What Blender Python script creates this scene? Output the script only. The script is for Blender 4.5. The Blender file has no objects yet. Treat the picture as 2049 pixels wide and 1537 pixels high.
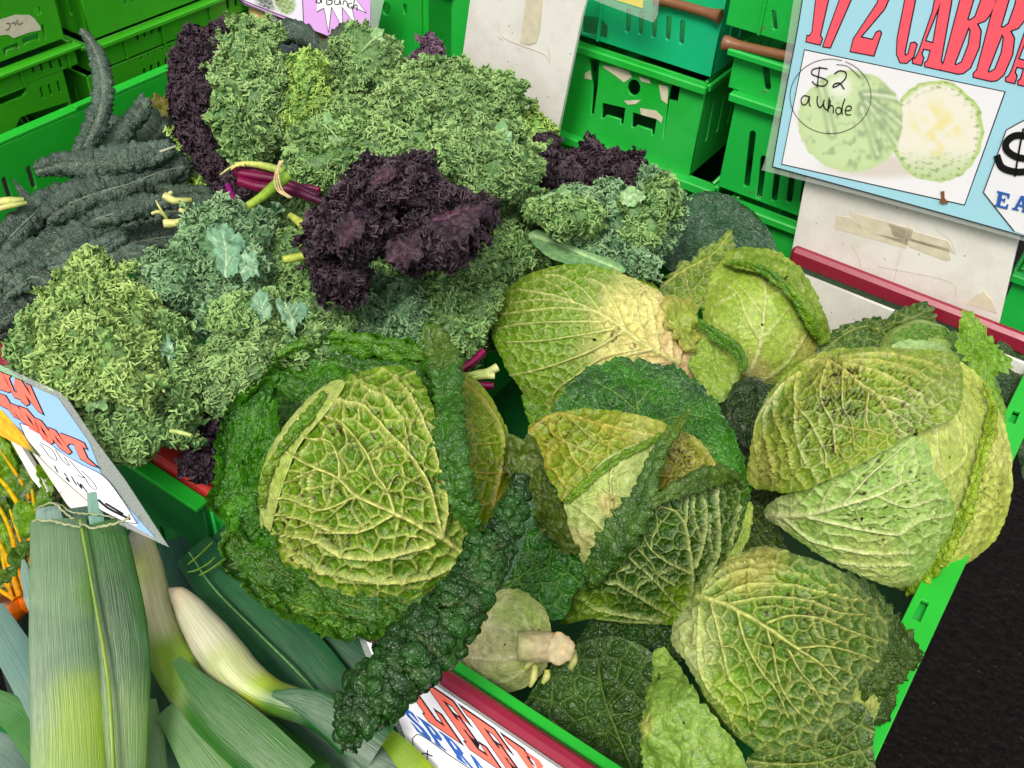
import bpy, math
import numpy as np
from mathutils import Matrix, Vector

RNG = np.random.default_rng(7)
sc = bpy.context.scene
col = sc.collection

# ------------------------------------------------------------------ camera
F = 2048.0; CX, CY = 1024.5, 768.5; CAMH = 0.65
_p = math.radians(42.0)
_n = np.array([.062, 1, 0.]); _n /= np.linalg.norm(_n)
_up = math.cos(_p) * _n + np.array([0, 0, math.sin(_p)])
_f = np.array([0, 0, -1.]); _Y = _f - _up * (_f @ _up); _Y /= np.linalg.norm(_Y)
_X = np.cross(_Y, _up)
R = np.array([_X, _Y, _up])
CAM = np.array([0, 0, CAMH])
cd = bpy.data.cameras.new("camera"); cam = bpy.data.objects.new("camera", cd); col.objects.link(cam)
cd.sensor_width = 36; cd.lens = 36 * F / 2049; cd.clip_start = .02; cd.clip_end = 200
cam.matrix_world = Matrix([list(R[0]) + [0], list(R[1]) + [0], list(R[2]) + [CAMH], [0, 0, 0, 1]])
sc.camera = cam

# ------------------------------------------------------------------ light
SUN_EL, SUN_AZ = 54.0, 25.0      # high, hazy sun above the shoulder of the camera
world = bpy.data.worlds.new("World"); sc.world = world; world.use_nodes = True
wn = world.node_tree.nodes; wl = world.node_tree.links
sky = wn.new("ShaderNodeTexSky"); sky.sky_type = 'NISHITA'; sky.sun_disc = False
sky.sun_elevation = math.radians(SUN_EL); sky.sun_rotation = math.radians(180 - SUN_AZ)
sky.dust_density = 4.0; sky.air_density = 1.0; sky.ozone_density = 0.6
ovc = wn.new("ShaderNodeHueSaturation"); ovc.inputs['Saturation'].default_value = .18      # thin overcast: a greyer sky
wl.new(sky.outputs[0], ovc.inputs['Color']); wl.new(ovc.outputs[0], wn["Background"].inputs[0]); wn["Background"].inputs[1].default_value = .058
sd = bpy.data.lights.new("sun", 'SUN'); sd.energy = 1.5; sd.angle = math.radians(20); sd.color = (1, .94, .84)
sun = bpy.data.objects.new("sun", sd); col.objects.link(sun)
sun.rotation_euler = (math.radians(90 - SUN_EL), 0, math.radians(-SUN_AZ)); sun.location = (0, 0, 3)
sc.view_settings.view_transform = 'Standard'; sc.view_settings.look = 'None'
sc.view_settings.exposure = 1.12; sc.view_settings.gamma = 1
sc.cycles.max_bounces = 6; sc.cycles.transparent_max_bounces = 8; sc.cycles.use_denoising = True

# ------------------------------------------------------------------ helpers
A = np.array([.5385, .8426, 0.]); B = np.array([.8426, -.5385, 0.]); Z = np.array([0, 0, 1.])
FWD = -R[:, 2]

def rays(px, py):
    d = np.stack([(np.asarray(px, float) - CX) / F, -(np.asarray(py, float) - CY) / F, -np.ones_like(np.asarray(px, float))], -1)
    return d @ R.T                       # camera-depth 1 rays in world space

def at_depth(px, py, D):
    return CAM + rays(px, py) * np.asarray(D)[..., None]

def plane_depth(px, py, z):
    return (z - CAMH) / np.minimum(rays(px, py)[..., 2], -.05)

def P(px, py, z=0.):
    return at_depth(px, py, plane_depth(px, py, z))

def lin(h):
    h = h.lstrip('#'); c = np.array([int(h[i:i + 2], 16) / 255 for i in (0, 2, 4)])
    return np.where(c < .04045, c / 12.92, ((c + .055) / 1.055) ** 2.4)

def H(h, k=1.0): return lin(h) * k

def snoise(X, scale, seed, octs=3):
    """smooth noise about -1..1 from random sines, X (...,d)"""
    r = np.random.default_rng(seed); out = 0; amp = 1; tot = 0
    for o in range(octs):
        for _ in range(4):
            k = r.normal(size=X.shape[-1]); k *= (2 ** o) / scale / np.linalg.norm(k) * (.6 + .8 * r.random())
            out = out + amp * np.sin(X @ k * 2 * math.pi + r.random() * 6.28)
        tot += amp * 2.2; amp *= .55
    return np.clip(out / tot, -1.2, 1.2)

def sm(x, a, b):
    t = np.clip((x - a) / (b - a), 0, 1); return t * t * (3 - 2 * t)

def catmull(pts, n, closed=False):
    p = np.asarray(pts, float)
    if closed: q = np.vstack([p[-1:], p, p[:2]])
    else: q = np.vstack([2 * p[0] - p[1], p, 2 * p[-1] - p[-2]])
    m = len(q) - 3; out = []
    t = np.linspace(0, 1, 24, endpoint=False)[:, None]
    for i in range(m):
        a, b, c, d = q[i:i + 4]
        out.append(.5 * (2 * b + (c - a) * t + (2 * a - 5 * b + 4 * c - d) * t ** 2 + (-a + 3 * b - 3 * c + d) * t ** 3))
    out = np.vstack(out + ([] if closed else [p[-1:]]))
    if closed: out = np.vstack([out, out[:1]])
    s = np.r_[0, np.cumsum(np.linalg.norm(np.diff(out[:, :2], axis=0), axis=1))]
    u = np.linspace(0, s[-1], n + 1)[:-1] if closed else np.linspace(0, s[-1], n)
    return np.stack([np.interp(u, s, out[:, k]) for k in range(out.shape[1])], 1)

def tag(o, label=None, cat=None, group=None, kind=None):
    if label: o['label'] = label
    if cat: o['category'] = cat
    if group: o['group'] = group
    if kind: o['kind'] = kind
    return o

def empty(name, loc, label, cat, group=None, rz=0):
    o = bpy.data.objects.new(name, None); col.objects.link(o); o.empty_display_size = .02
    o.location = loc; o.rotation_euler = (0, 0, rz)
    return tag(o, label, cat, group)

def link(name, me, mat, parent=None, world_space=True):
    o = bpy.data.objects.new(name, me); col.objects.link(o)
    if mat is not None: me.materials.append(mat)
    if parent is not None:
        o.parent = parent
        if world_space:
            m = Matrix.Translation(parent.location) @ parent.rotation_euler.to_matrix().to_4x4()
            o.matrix_parent_inverse = m.inverted()
    return o

def np_mesh(name, V, Fq, colr=None, smooth=True):
    """V (n,3), Fq (m,k) quads or tris, colr (n,4)"""
    V = np.asarray(V, np.float32); Fq = np.asarray(Fq, np.int32)
    me = bpy.data.meshes.new(name); k = Fq.shape[1]
    me.vertices.add(len(V)); me.vertices.foreach_set('co', V.ravel())
    me.loops.add(Fq.size); me.loops.foreach_set('vertex_index', Fq.ravel())
    me.polygons.add(len(Fq)); me.polygons.foreach_set('loop_start', np.arange(0, Fq.size, k, dtype=np.int32))
    me.polygons.foreach_set('loop_total', np.full(len(Fq), k, np.int32))
    me.polygons.foreach_set('use_smooth', np.full(len(Fq), smooth))
    if colr is not None:
        a = me.color_attributes.new('Col', 'FLOAT_COLOR', 'POINT')
        c = np.asarray(colr, np.float32)
        if c.shape[1] == 3: c = np.hstack([c, np.zeros((len(c), 1), np.float32)])
        a.data.foreach_set('color', np.clip(c, 0, 1).ravel())
    me.update(calc_edges=True); me.validate()
    return me

def grid_faces(nu, nv, wrap):
    i = np.arange(nu - 1)[:, None]; j = np.arange(nv if wrap else nv - 1)[None]
    j2 = (j + 1) % nv
    return np.stack([i * nv + j, (i + 1) * nv + j, (i + 1) * nv + j2, i * nv + j2], -1).reshape(-1, 4)

def grid_normals(Pn, wrap):
    du = np.gradient(Pn, axis=0)
    dv = (np.roll(Pn, -1, 1) - np.roll(Pn, 1, 1)) if wrap else np.gradient(Pn, axis=1)
    n = np.cross(du, dv); n /= np.linalg.norm(n, axis=-1, keepdims=True) + 1e-12
    v = CAM - Pn
    flip = np.sign((n * v).sum(-1).mean()) or 1
    return n * flip

def orient(faces, V, N):
    f = faces[len(faces) // 2]
    return faces

def cells(X, spacing, rng, cap=700):
    """distance to the nearest Voronoi border among seeds thrown on X (n,d), plus a per-cell random"""
    n = len(X); cand = X[rng.integers(0, n, min(n, 9 * cap))]
    cand = cand + rng.normal(size=cand.shape) * spacing * .1
    seeds = []
    S = np.empty((0, X.shape[1]))
    for c in cand:
        if len(seeds) and ((S - c) ** 2).sum(1).min() < spacing ** 2: continue
        seeds.append(c); S = np.array(seeds)
        if len(seeds) >= cap: break
    S = S.astype(np.float32); c0 = X.mean(0).astype(np.float32)
    Xc = X.astype(np.float32) - c0; S = S - c0
    e = np.empty(n, np.float32); rid = np.empty(n, np.int32)
    for a in range(0, n, 20000):
        x = Xc[a:a + 20000]
        d = (x ** 2).sum(1)[:, None] + (S ** 2).sum(1)[None] - 2 * x @ S.T
        i1 = d.argmin(1); r = np.arange(len(x)); d1 = d[r, i1].copy(); d[r, i1] = 1e9
        i2 = d.argmin(1); d2 = d[r, i2]
        e[a:a + 20000] = (d2 - d1) / (2 * np.linalg.norm(S[i1] - S[i2], axis=1) + 1e-9); rid[a:a + 20000] = i1
    h = np.modf(np.sin(rid * 12.9898) * 43758.5453)[0]
    return np.abs(e), np.abs(h)

def poly_mask(px, py, veins):
    """max over traced veins of exp(-(d/w)^2); veins = [(pts, w0, w1)] in pixels"""
    X = np.stack([px, py], -1).reshape(-1, 2).astype(np.float32)
    pts, ws = [], []
    for v in veins:
        q = np.asarray(v[0], float); L = np.linalg.norm(np.diff(q, axis=0), axis=1).sum(); n = max(4, int(L / 2.5))
        c = catmull(q, n); pts.append(c); ws.append(np.linspace(v[1], v[2], n) * .82)
    Pp = np.vstack(pts).astype(np.float32); W = np.concatenate(ws).astype(np.float32)
    out = np.empty(len(X), np.float32)
    for a in range(0, len(X), 15000):
        x = X[a:a + 15000]
        d = (x ** 2).sum(1)[:, None] + (Pp ** 2).sum(1)[None] - 2 * x @ Pp.T
        out[a:a + 15000] = np.exp(-np.clip(d, 0, None) / W[None] ** 2).max(1)
    return out.reshape(px.shape)

def auto_veins(mid, n=7, length=150, ang=42, w=4.5, rng=RNG, curve=.35):
    m = catmull(mid, 60); out = [(mid, w * 1.35, w * .45)]
    for k in range(n):
        t = (k + .35) / n * .88; i = int(t * 58)
        d = m[i + 1] - m[i]; d /= np.linalg.norm(d)
        for s in (-1, 1):
            a = math.radians(ang + rng.normal() * 5) * s; L = length * (1 - .55 * t) * (.85 + .3 * rng.random())
            p = m[i] + (m[min(i + 2, 59)] - m[i]) * rng.random(); line = [p.copy()]
            for q in range(5):
                c, sn = math.cos(a), math.sin(a)
                p = p + np.array([d[0] * c - d[1] * sn, d[0] * sn + d[1] * c]) * L / 5
                a *= 1 - curve * .35; a += math.radians(rng.normal() * 5); line.append(p.copy())
            out.append((line, w * .75 * (1 - .4 * t), w * .28))
            # forks
            for q, b in ((2, .6), (3, -.6)):
                p2 = line[q].copy(); dd = line[q] - line[q - 1]; dd /= np.linalg.norm(dd); fork = [p2.copy()]
                for _ in range(3):
                    c, sn = math.cos(b), math.sin(b)
                    p2 = p2 + np.array([dd[0] * c - dd[1] * sn, dd[0] * sn + dd[1] * c]) * L / 9; b *= .8; fork.append(p2.copy())
                out.append((fork, w * .42, w * .22))
    return out

# depth functions -----------------------------------------------------------
def ball(cx, cy, rpx, zc, flat=1.0, off=0.0):
    D = float(plane_depth(cx, cy, zc)); Rm = rpx * D / F
    def f(px, py):
        r = np.hypot(px - cx, py - cy) / rpx
        g = np.where(r < .93, np.sqrt(np.clip(1 - r * r, .1, 1)), .3676 - (r - .93) * 1.1)
        return D - flat * Rm * g - off
    return f

def slab(cx, cy, z, k=.6, off=0.0, tx=0., ty=0.):
    D0 = float(plane_depth(cx, cy, z))
    def f(px, py):
        return D0 + k * (plane_depth(px, py, z) - D0) - off + tx * (px - cx) + ty * (py - cy)
    return f

# ------------------------------------------------------------------ materials
def mat_new(name):
    m = bpy.data.materials.new(name); m.use_nodes = True
    nt = m.node_tree; return m, nt, nt.nodes, nt.links, nt.nodes['Principled BSDF']

def bump(nt, height, strength, dist, prev=None):
    b = nt.nodes.new('ShaderNodeBump'); b.inputs['Strength'].default_value = strength; b.inputs['Distance'].default_value = dist
    nt.links.new(height, b.inputs['Height'])
    if prev: nt.links.new(prev, b.inputs['Normal'])
    return b.outputs[0]

def leaf_material(name, rough=.38, transl=.12, vscale=170., bstr=.5, veintint=(.30, .42, .12), spec=.3, coat=0., nscale=900, sat=1.12, val=.8):
    m, nt, N, L, bs = mat_new(name)
    at = N.new('ShaderNodeAttribute'); at.attribute_name = 'Col'
    tc = N.new('ShaderNodeTexCoord')
    wr = N.new('ShaderNodeTexNoise'); wr.inputs['Scale'].default_value = 60; L.new(tc.outputs['Object'], wr.inputs['Vector'])
    mxv = N.new('ShaderNodeVectorMath'); mxv.operation = 'MULTIPLY_ADD'; mxv.inputs[1].default_value = (.008,) * 3
    L.new(wr.outputs['Color'], mxv.inputs[0]); L.new(tc.outputs['Object'], mxv.inputs[2])
    vo = N.new('ShaderNodeTexVoronoi'); vo.feature = 'DISTANCE_TO_EDGE'; vo.inputs['Scale'].default_value = vscale
    L.new(mxv.outputs[0], vo.inputs['Vector'])
    mr = N.new('ShaderNodeMapRange'); mr.inputs[1].default_value = .0; mr.inputs[2].default_value = .16; mr.inputs[3].default_value = 1; mr.inputs[4].default_value = 0
    L.new(vo.outputs['Distance'], mr.inputs[0])
    mul = N.new('ShaderNodeMath'); mul.operation = 'MULTIPLY'; L.new(mr.outputs[0], mul.inputs[0]); L.new(at.outputs['Alpha'], mul.inputs[1])
    mix = N.new('ShaderNodeMix'); mix.data_type = 'RGBA'; L.new(mul.outputs[0], mix.inputs[0]); L.new(at.outputs['Color'], mix.inputs[6])
    mix.inputs[7].default_value = (*veintint, 1)
    no = N.new('ShaderNodeTexNoise'); no.inputs['Scale'].default_value = 220; no.inputs['Detail'].default_value = 4
    L.new(tc.outputs['Object'], no.inputs['Vector'])
    mv = N.new('ShaderNodeMapRange'); mv.inputs[1].default_value = .3; mv.inputs[2].default_value = .7; mv.inputs[3].default_value = .72; mv.inputs[4].default_value = 1.25
    L.new(no.outputs[0], mv.inputs[0])
    vm = N.new('ShaderNodeVectorMath'); vm.operation = 'SCALE'; L.new(mix.outputs[2], vm.inputs[0]); L.new(mv.outputs[0], vm.inputs['Scale'])
    hs = N.new('ShaderNodeHueSaturation'); hs.inputs['Saturation'].default_value = sat; hs.inputs['Value'].default_value = val; L.new(vm.outputs[0], hs.inputs['Color'])
    L.new(hs.outputs[0], bs.inputs['Base Color'])
    rr = N.new('ShaderNodeMapRange'); rr.inputs[3].default_value = rough - .1; rr.inputs[4].default_value = rough + .18
    L.new(no.outputs[0], rr.inputs[0]); L.new(rr.outputs[0], bs.inputs['Roughness'])
    bs.inputs['Specular IOR Level'].default_value = spec
    bs.inputs['Coat Weight'].default_value = coat; bs.inputs['Coat Roughness'].default_value = .25
    mn = N.new('ShaderNodeMath'); mn.operation = 'MINIMUM'; mn.inputs[1].default_value = .35; L.new(vo.outputs['Distance'], mn.inputs[0])
    b1 = bump(nt, mn.outputs[0], bstr, .0035)
    n2 = N.new('ShaderNodeTexNoise'); n2.inputs['Scale'].default_value = nscale; n2.inputs['Detail'].default_value = 3; L.new(tc.outputs['Object'], n2.inputs['Vector'])
    b2 = bump(nt, n2.outputs[0], .25, .0012, b1); L.new(b2, bs.inputs['Normal'])
    if transl > 0:
        tr = N.new('ShaderNodeBsdfTranslucent'); L.new(hs.outputs[0], tr.inputs[0])
        ms = N.new('ShaderNodeMixShader'); ms.inputs[0].default_value = transl
        L.new(bs.outputs[0], ms.inputs[1]); L.new(tr.outputs[0], ms.inputs[2]); L.new(ms.outputs[0], N['Material Output'].inputs[0])
    return m

M = {}
M['savoy'] = leaf_material('savoy_leaf', .36, .08, 260., .35, (.30, .38, .08), coat=.06, sat=1.12, val=.84, spec=.4)
M['savoydark'] = leaf_material('savoy_dark_leaf', .30, .05, 330., .6, (.06, .12, .015), coat=.15, sat=1.12, val=.78, spec=.45)
M['kale'] = leaf_material('kale_leaf', .55, .14, 300., .2, (.25, .36, .15), sat=.90, val=1.28, spec=.35)
M['cavolo'] = leaf_material('cavolo_leaf', .42, .02, 300., .6, (.10, .13, .10), sat=1.0, val=.8, spec=.5)
M['smooth'] = leaf_material('smooth_stalk', .38, .0, 120., .05, (.3, .4, .1))

def leek_material():
    m, nt, N, L, bs = mat_new('leek_skin')
    at = N.new('ShaderNodeAttribute'); at.attribute_name = 'Col'
    uv = N.new('ShaderNodeAttribute'); uv.attribute_name = 'across'
    wv = N.new('ShaderNodeTexNoise'); wv.inputs['Scale'].default_value = 1; wv.inputs['Detail'].default_value = 2
    mp = N.new('ShaderNodeVectorMath'); mp.operation = 'MULTIPLY'; mp.inputs[1].default_value = (420, 10, 1); L.new(uv.outputs['Vector'], mp.inputs[0]); L.new(mp.outputs[0], wv.inputs['Vector'])
    mr = N.new('ShaderNodeMapRange'); mr.inputs[1].default_value = .35; mr.inputs[2].default_value = .65; mr.inputs[3].default_value = .86; mr.inputs[4].default_value = 1.12
    L.new(wv.outputs[0], mr.inputs[0])
    vm = N.new('ShaderNodeVectorMath'); vm.operation = 'SCALE'; L.new(at.outputs['Color'], vm.inputs[0]); L.new(mr.outputs[0], vm.inputs['Scale'])
    # waxy bloom, worn off in streaks
    n3 = N.new('ShaderNodeTexNoise'); n3.inputs['Detail'].default_value = 6; n3.inputs['Scale'].default_value = 1
    mp3 = N.new('ShaderNodeVectorMath'); mp3.operation = 'MULTIPLY'; mp3.inputs[1].default_value = (60, 14, 1); L.new(uv.outputs['Vector'], mp3.inputs[0]); L.new(mp3.outputs[0], n3.inputs['Vector'])
    m3 = N.new('ShaderNodeMapRange'); m3.inputs[1].default_value = .5; m3.inputs[2].default_value = .62; m3.inputs[4].default_value = .38; L.new(n3.outputs[0], m3.inputs[0])
    mu = N.new('ShaderNodeMath'); mu.operation = 'MULTIPLY'; L.new(m3.outputs[0], mu.inputs[0]); L.new(at.outputs['Alpha'], mu.inputs[1])
    mx = N.new('ShaderNodeMix'); mx.data_type = 'RGBA'; L.new(mu.outputs[0], mx.inputs[0]); L.new(vm.outputs[0], mx.inputs[6]); mx.inputs[7].default_value = (.2, .31, .21, 1)
    hs = N.new('ShaderNodeHueSaturation'); hs.inputs['Saturation'].default_value = 1.22; hs.inputs['Value'].default_value = .66; L.new(mx.outputs[2], hs.inputs['Color']); L.new(hs.outputs[0], bs.inputs['Base Color']); bs.inputs['Roughness'].default_value = .36
    bs.inputs['Coat Weight'].default_value = .15; bs.inputs['Coat Roughness'].default_value = .3
    L.new(bump(nt, wv.outputs[0], .35, .0012), bs.inputs['Normal'])
    return m
M['leek'] = leek_material()

def plastic(name, c, c2, rough=.30, dirt=.7, texture=0):
    m, nt, N, L, bs = mat_new(name)
    tc = N.new('ShaderNodeTexCoord')
    n = N.new('ShaderNodeTexNoise'); n.inputs['Scale'].default_value = 7; n.inputs['Detail'].default_value = 6; n.inputs['Roughness'].default_value = .65
    L.new(tc.outputs['Object'], n.inputs['Vector'])
    cr = N.new('ShaderNodeMapRange'); cr.inputs[1].default_value = .35; cr.inputs[2].default_value = .7; L.new(n.outputs[0], cr.inputs[0])
    mx = N.new('ShaderNodeMix'); mx.data_type = 'RGBA'; mx.inputs[6].default_value = (*c, 1); mx.inputs[7].default_value = (*c2, 1); L.new(cr.outputs[0], mx.inputs[0])
    n2 = N.new('ShaderNodeTexNoise'); n2.inputs['Scale'].default_value = 38; n2.inputs['Detail'].default_value = 8; n2.inputs['Roughness'].default_value = .75
    L.new(tc.outputs['Object'], n2.inputs['Vector'])
    c3 = N.new('ShaderNodeMapRange'); c3.inputs[1].default_value = .6; c3.inputs[2].default_value = .72; c3.inputs[4].default_value = dirt; L.new(n2.outputs[0], c3.inputs[0])
    m2 = N.new('ShaderNodeMix'); m2.data_type = 'RGBA'; L.new(c3.outputs[0], m2.inputs[0]); L.new(mx.outputs[2], m2.inputs[6]); m2.inputs[7].default_value = (.10, .16, .06, 1)
    L.new(m2.outputs[2], bs.inputs['Base Color'])
    n4 = N.new('ShaderNodeTexNoise'); n4.inputs['Scale'].default_value = 9; n4.inputs['Detail'].default_value = 10; n4.inputs['Roughness'].default_value = .8; n4.inputs['Distortion'].default_value = 1.5; L.new(tc.outputs['Object'], n4.inputs['Vector'])
    c4 = N.new('ShaderNodeMapRange'); c4.inputs[1].default_value = .64; c4.inputs[2].default_value = .70; c4.inputs[4].default_value = dirt * .55; L.new(n4.outputs[0], c4.inputs[0])
    m4 = N.new('ShaderNodeMix'); m4.data_type = 'RGBA'; L.new(c4.outputs[0], m4.inputs[0]); L.new(m2.outputs[2], m4.inputs[6]); m4.inputs[7].default_value = (.30, .42, .25, 1) if c[1] > .2 else (c[0] + .1, c[1] + .08, c[2] + .08, 1); L.new(m4.outputs[2], bs.inputs['Base Color'])
    r = N.new('ShaderNodeMapRange'); r.inputs[3].default_value = rough - .08; r.inputs[4].default_value = rough + .22; L.new(n2.outputs[0], r.inputs[0]); L.new(r.outputs[0], bs.inputs['Roughness'])
    b = bump(nt, n2.outputs[0], .15, .001)
    if texture:
        v = N.new('ShaderNodeTexVoronoi'); v.inputs['Scale'].default_value = 400; v.inputs['Randomness'].default_value = 0; L.new(tc.outputs['Object'], v.inputs['Vector'])
        b = bump(nt, v.outputs[0], .5, .0008, b)
    L.new(b, bs.inputs['Normal'])
    return m
M['green'] = plastic('green_crate_plastic', (.006, .40, .02), (.03, .50, .08))
M['greenbright'] = plastic('bright_green_crate_plastic', (.012, .40, .022), (.02, .46, .035), dirt=.5)
M['greenyellow'] = plastic('leaf_green_crate_plastic', (.035, .34, .008), (.05, .40, .012), texture=0)
M['greendark'] = plastic('dark_green_crate_plastic', (.005, .12, .02), (.006, .16, .03), texture=1)
M['teal'] = plastic('teal_green_crate_plastic', (.006, .46, .14), (.01, .50, .24), texture=0)
M['greenlattice'] = plastic('textured_green_crate_plastic', (.010, .46, .05), (.02, .50, .08), texture=1)
M['burgundy'] = plastic('burgundy_trim', (.24, .008, .03), (.28, .012, .04), dirt=.12)
M['red'] = plastic('red_trim', (.62, .035, .03), (.6, .06, .05), dirt=.2)
M['brown'] = plastic('brown_bar', (.20, .075, .03), (.24, .11, .05), dirt=.2, rough=.3)

def simple(name, c, rough=.6, spec=.5, noise=.15, scale=60):
    m, nt, N, L, bs = mat_new(name)
    tc = N.new('ShaderNodeTexCoord'); n = N.new('ShaderNodeTexNoise'); n.inputs['Scale'].default_value = scale; n.inputs['Detail'].default_value = 6
    L.new(tc.outputs['Object'], n.inputs['Vector'])
    mr = N.new('ShaderNodeMapRange'); mr.inputs[1].default_value = .3; mr.inputs[2].default_value = .7; mr.inputs[3].default_value = 1 - noise; mr.inputs[4].default_value = 1 + noise * .6; L.new(n.outputs[0], mr.inputs[0])
    vm = N.new('ShaderNodeVectorMath'); vm.operation = 'SCALE'; vm.inputs[0].default_value = c; L.new(mr.outputs[0], vm.inputs['Scale']); L.new(vm.outputs[0], bs.inputs['Base Color'])
    bs.inputs['Roughness'].default_value = rough; bs.inputs['Specular IOR Level'].default_value = spec
    L.new(bump(nt, n.outputs[0], .1, .001), bs.inputs['Normal'])
    return m
M['ink_red'] = simple('red_ink', tuple(H('#ff6070')), .35, noise=.04)
M['ink_coral'] = simple('coral_ink', tuple(H('#f87462')), .35, noise=.04)
M['ink_dark'] = simple('dark_ink', (.015, .008, .02), .35, noise=.05)
M['ink_black'] = simple('black_marker', (.008, .008, .01), .3, noise=.05)
M['ink_blue'] = simple('blue_ink', tuple(H('#2c62b4')), .35, noise=.05)
M['paper_blue'] = simple('sky_blue_print', tuple(H('#a8dcee')), .3, noise=.03, scale=12)
M['paper_blue2'] = simple('pale_blue_print', tuple(H('#8fb8e6')), .3, noise=.04, scale=12)
M['paper_pink'] = simple('lilac_print', tuple(H('#dda6ea')), .3, noise=.03, scale=12)
M['paper_white'] = simple('white_print', tuple(H('#f0f0f6')), .3, noise=.02, scale=12)
M['paper_yellow'] = simple('yellow_print', tuple(H('#f2e27a')), .3, noise=.02)
M['cardboard'] = simple('cardboard', tuple(H('#e0b878')), .7, noise=.08)
M['band'] = simple('rubber_band', (.55, .38, .2), .5, noise=.1)

def vcol(name, rough=.4):
    m, nt, N, L, bs = mat_new(name); at = N.new('ShaderNodeAttribute'); at.attribute_name = 'Col'
    L.new(at.outputs['Color'], bs.inputs['Base Color']); bs.inputs['Roughness'].default_value = rough; return m
M['print'] = vcol('printed_picture', .3)

def board():
    m, nt, N, L, bs = mat_new('white_ribbed_board')
    tc = N.new('ShaderNodeTexCoord')
    w = N.new('ShaderNodeTexWave'); w.wave_type = 'BANDS'; w.bands_direction = 'X'; w.inputs['Scale'].default_value = 95; w.inputs['Distortion'].default_value = .25
    L.new(tc.outputs['Object'], w.inputs['Vector'])
    n = N.new('ShaderNodeTexNoise'); n.inputs['Scale'].default_value = 14; n.inputs['Detail'].default_value = 9; n.inputs['Roughness'].default_value = .7; L.new(tc.outputs['Object'], n.inputs['Vector'])
    mr = N.new('ShaderNodeMapRange'); mr.inputs[1].default_value = .45; mr.inputs[2].default_value = .75; mr.inputs[4].default_value = .8; L.new(n.outputs[0], mr.inputs[0])
    mx = N.new('ShaderNodeMix'); mx.data_type = 'RGBA'; mx.inputs[6].default_value = (.84, .82, .78, 1); mx.inputs[7].default_value = (.62, .58, .50, 1); L.new(mr.outputs[0], mx.inputs[0])
    v = N.new('ShaderNodeTexVoronoi'); v.inputs['Scale'].default_value = 70; L.new(tc.outputs['Object'], v.inputs['Vector'])
    lt = N.new('ShaderNodeMath'); lt.operation = 'LESS_THAN'; lt.inputs[1].default_value = .058; L.new(v.outputs['Distance'], lt.inputs[0])
    m2 = N.new('ShaderNodeMix'); m2.data_type = 'RGBA'; L.new(lt.outputs[0], m2.inputs[0]); L.new(mx.outputs[2], m2.inputs[6]); m2.inputs[7].default_value = (.22, .19, .15, 1)
    L.new(m2.outputs[2], bs.inputs['Base Color']); bs.inputs['Roughness'].default_value = .45
    L.new(bump(nt, w.outputs[1], .1, .001), bs.inputs['Normal'])
    return m
M['board'] = board()
M['tape'] = simple('old_tape', tuple(H('#ddd4bc')), .35, noise=.12, scale=90)

def film():
    m, nt, N, L, bs = mat_new('laminate_film'); bs.inputs['Base Color'].default_value = (.75, .8, .78, 1); bs.inputs['Roughness'].default_value = .18
    bs.inputs['Alpha'].default_value = .2; return m
M['film'] = film()

def ground_mat():
    m, nt, N, L, bs = mat_new('wet_asphalt'); tc = N.new('ShaderNodeTexCoord')
    n = N.new('ShaderNodeTexNoise'); n.inputs['Scale'].default_value = 55; n.inputs['Detail'].default_value = 8; n.inputs['Roughness'].default_value = .7; L.new(tc.outputs['Object'], n.inputs['Vector'])
    v = N.new('ShaderNodeTexVoronoi'); v.inputs['Scale'].default_value = 75; L.new(tc.outputs['Object'], v.inputs['Vector'])
    cr = N.new('ShaderNodeMapRange'); cr.inputs[1].default_value = .3; cr.inputs[2].default_value = .8; cr.inputs[3].default_value = .35; cr.inputs[4].default_value = 2.2; L.new(n.outputs[0], cr.inputs[0])
    vm = N.new('ShaderNodeVectorMath'); vm.operation = 'SCALE'; vm.inputs[0].default_value = (.0062, .0032, .0022); L.new(cr.outputs[0], vm.inputs['Scale']); L.new(vm.outputs[0], bs.inputs['Base Color'])
    v2 = N.new('ShaderNodeTexVoronoi'); v2.inputs['Scale'].default_value = 75; L.new(tc.outputs['Object'], v2.inputs['Vector'])
    sp2 = N.new('ShaderNodeMath'); sp2.operation = 'LESS_THAN'; sp2.inputs[1].default_value = .16; L.new(v2.outputs['Distance'], sp2.inputs[0])
    sg2 = N.new('ShaderNodeSeparateColor'); L.new(v2.outputs['Color'], sg2.inputs[0]); gt2 = N.new('ShaderNodeMath'); gt2.operation = 'GREATER_THAN'; gt2.inputs[1].default_value = .72; L.new(sg2.outputs[0], gt2.inputs[0])
    an2 = N.new('ShaderNodeMath'); an2.operation = 'MULTIPLY'; L.new(sp2.outputs[0], an2.inputs[0]); L.new(gt2.outputs[0], an2.inputs[1])
    mg = N.new('ShaderNodeMix'); mg.data_type = 'RGBA'; L.new(an2.outputs[0], mg.inputs[0]); L.new(vm.outputs[0], mg.inputs[6]); mg.inputs[7].default_value = (.055, .04, .03, 1); L.new(mg.outputs[2], bs.inputs['Base Color'])
    bs.inputs['Roughness'].default_value = .34; bs.inputs['Specular IOR Level'].default_value = .2
    L.new(bump(nt, n.outputs[0], 1., .03, bump(nt, v.outputs[0], 1., .02)), bs.inputs['Normal'])
    return m
M['asphalt'] = ground_mat()

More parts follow.
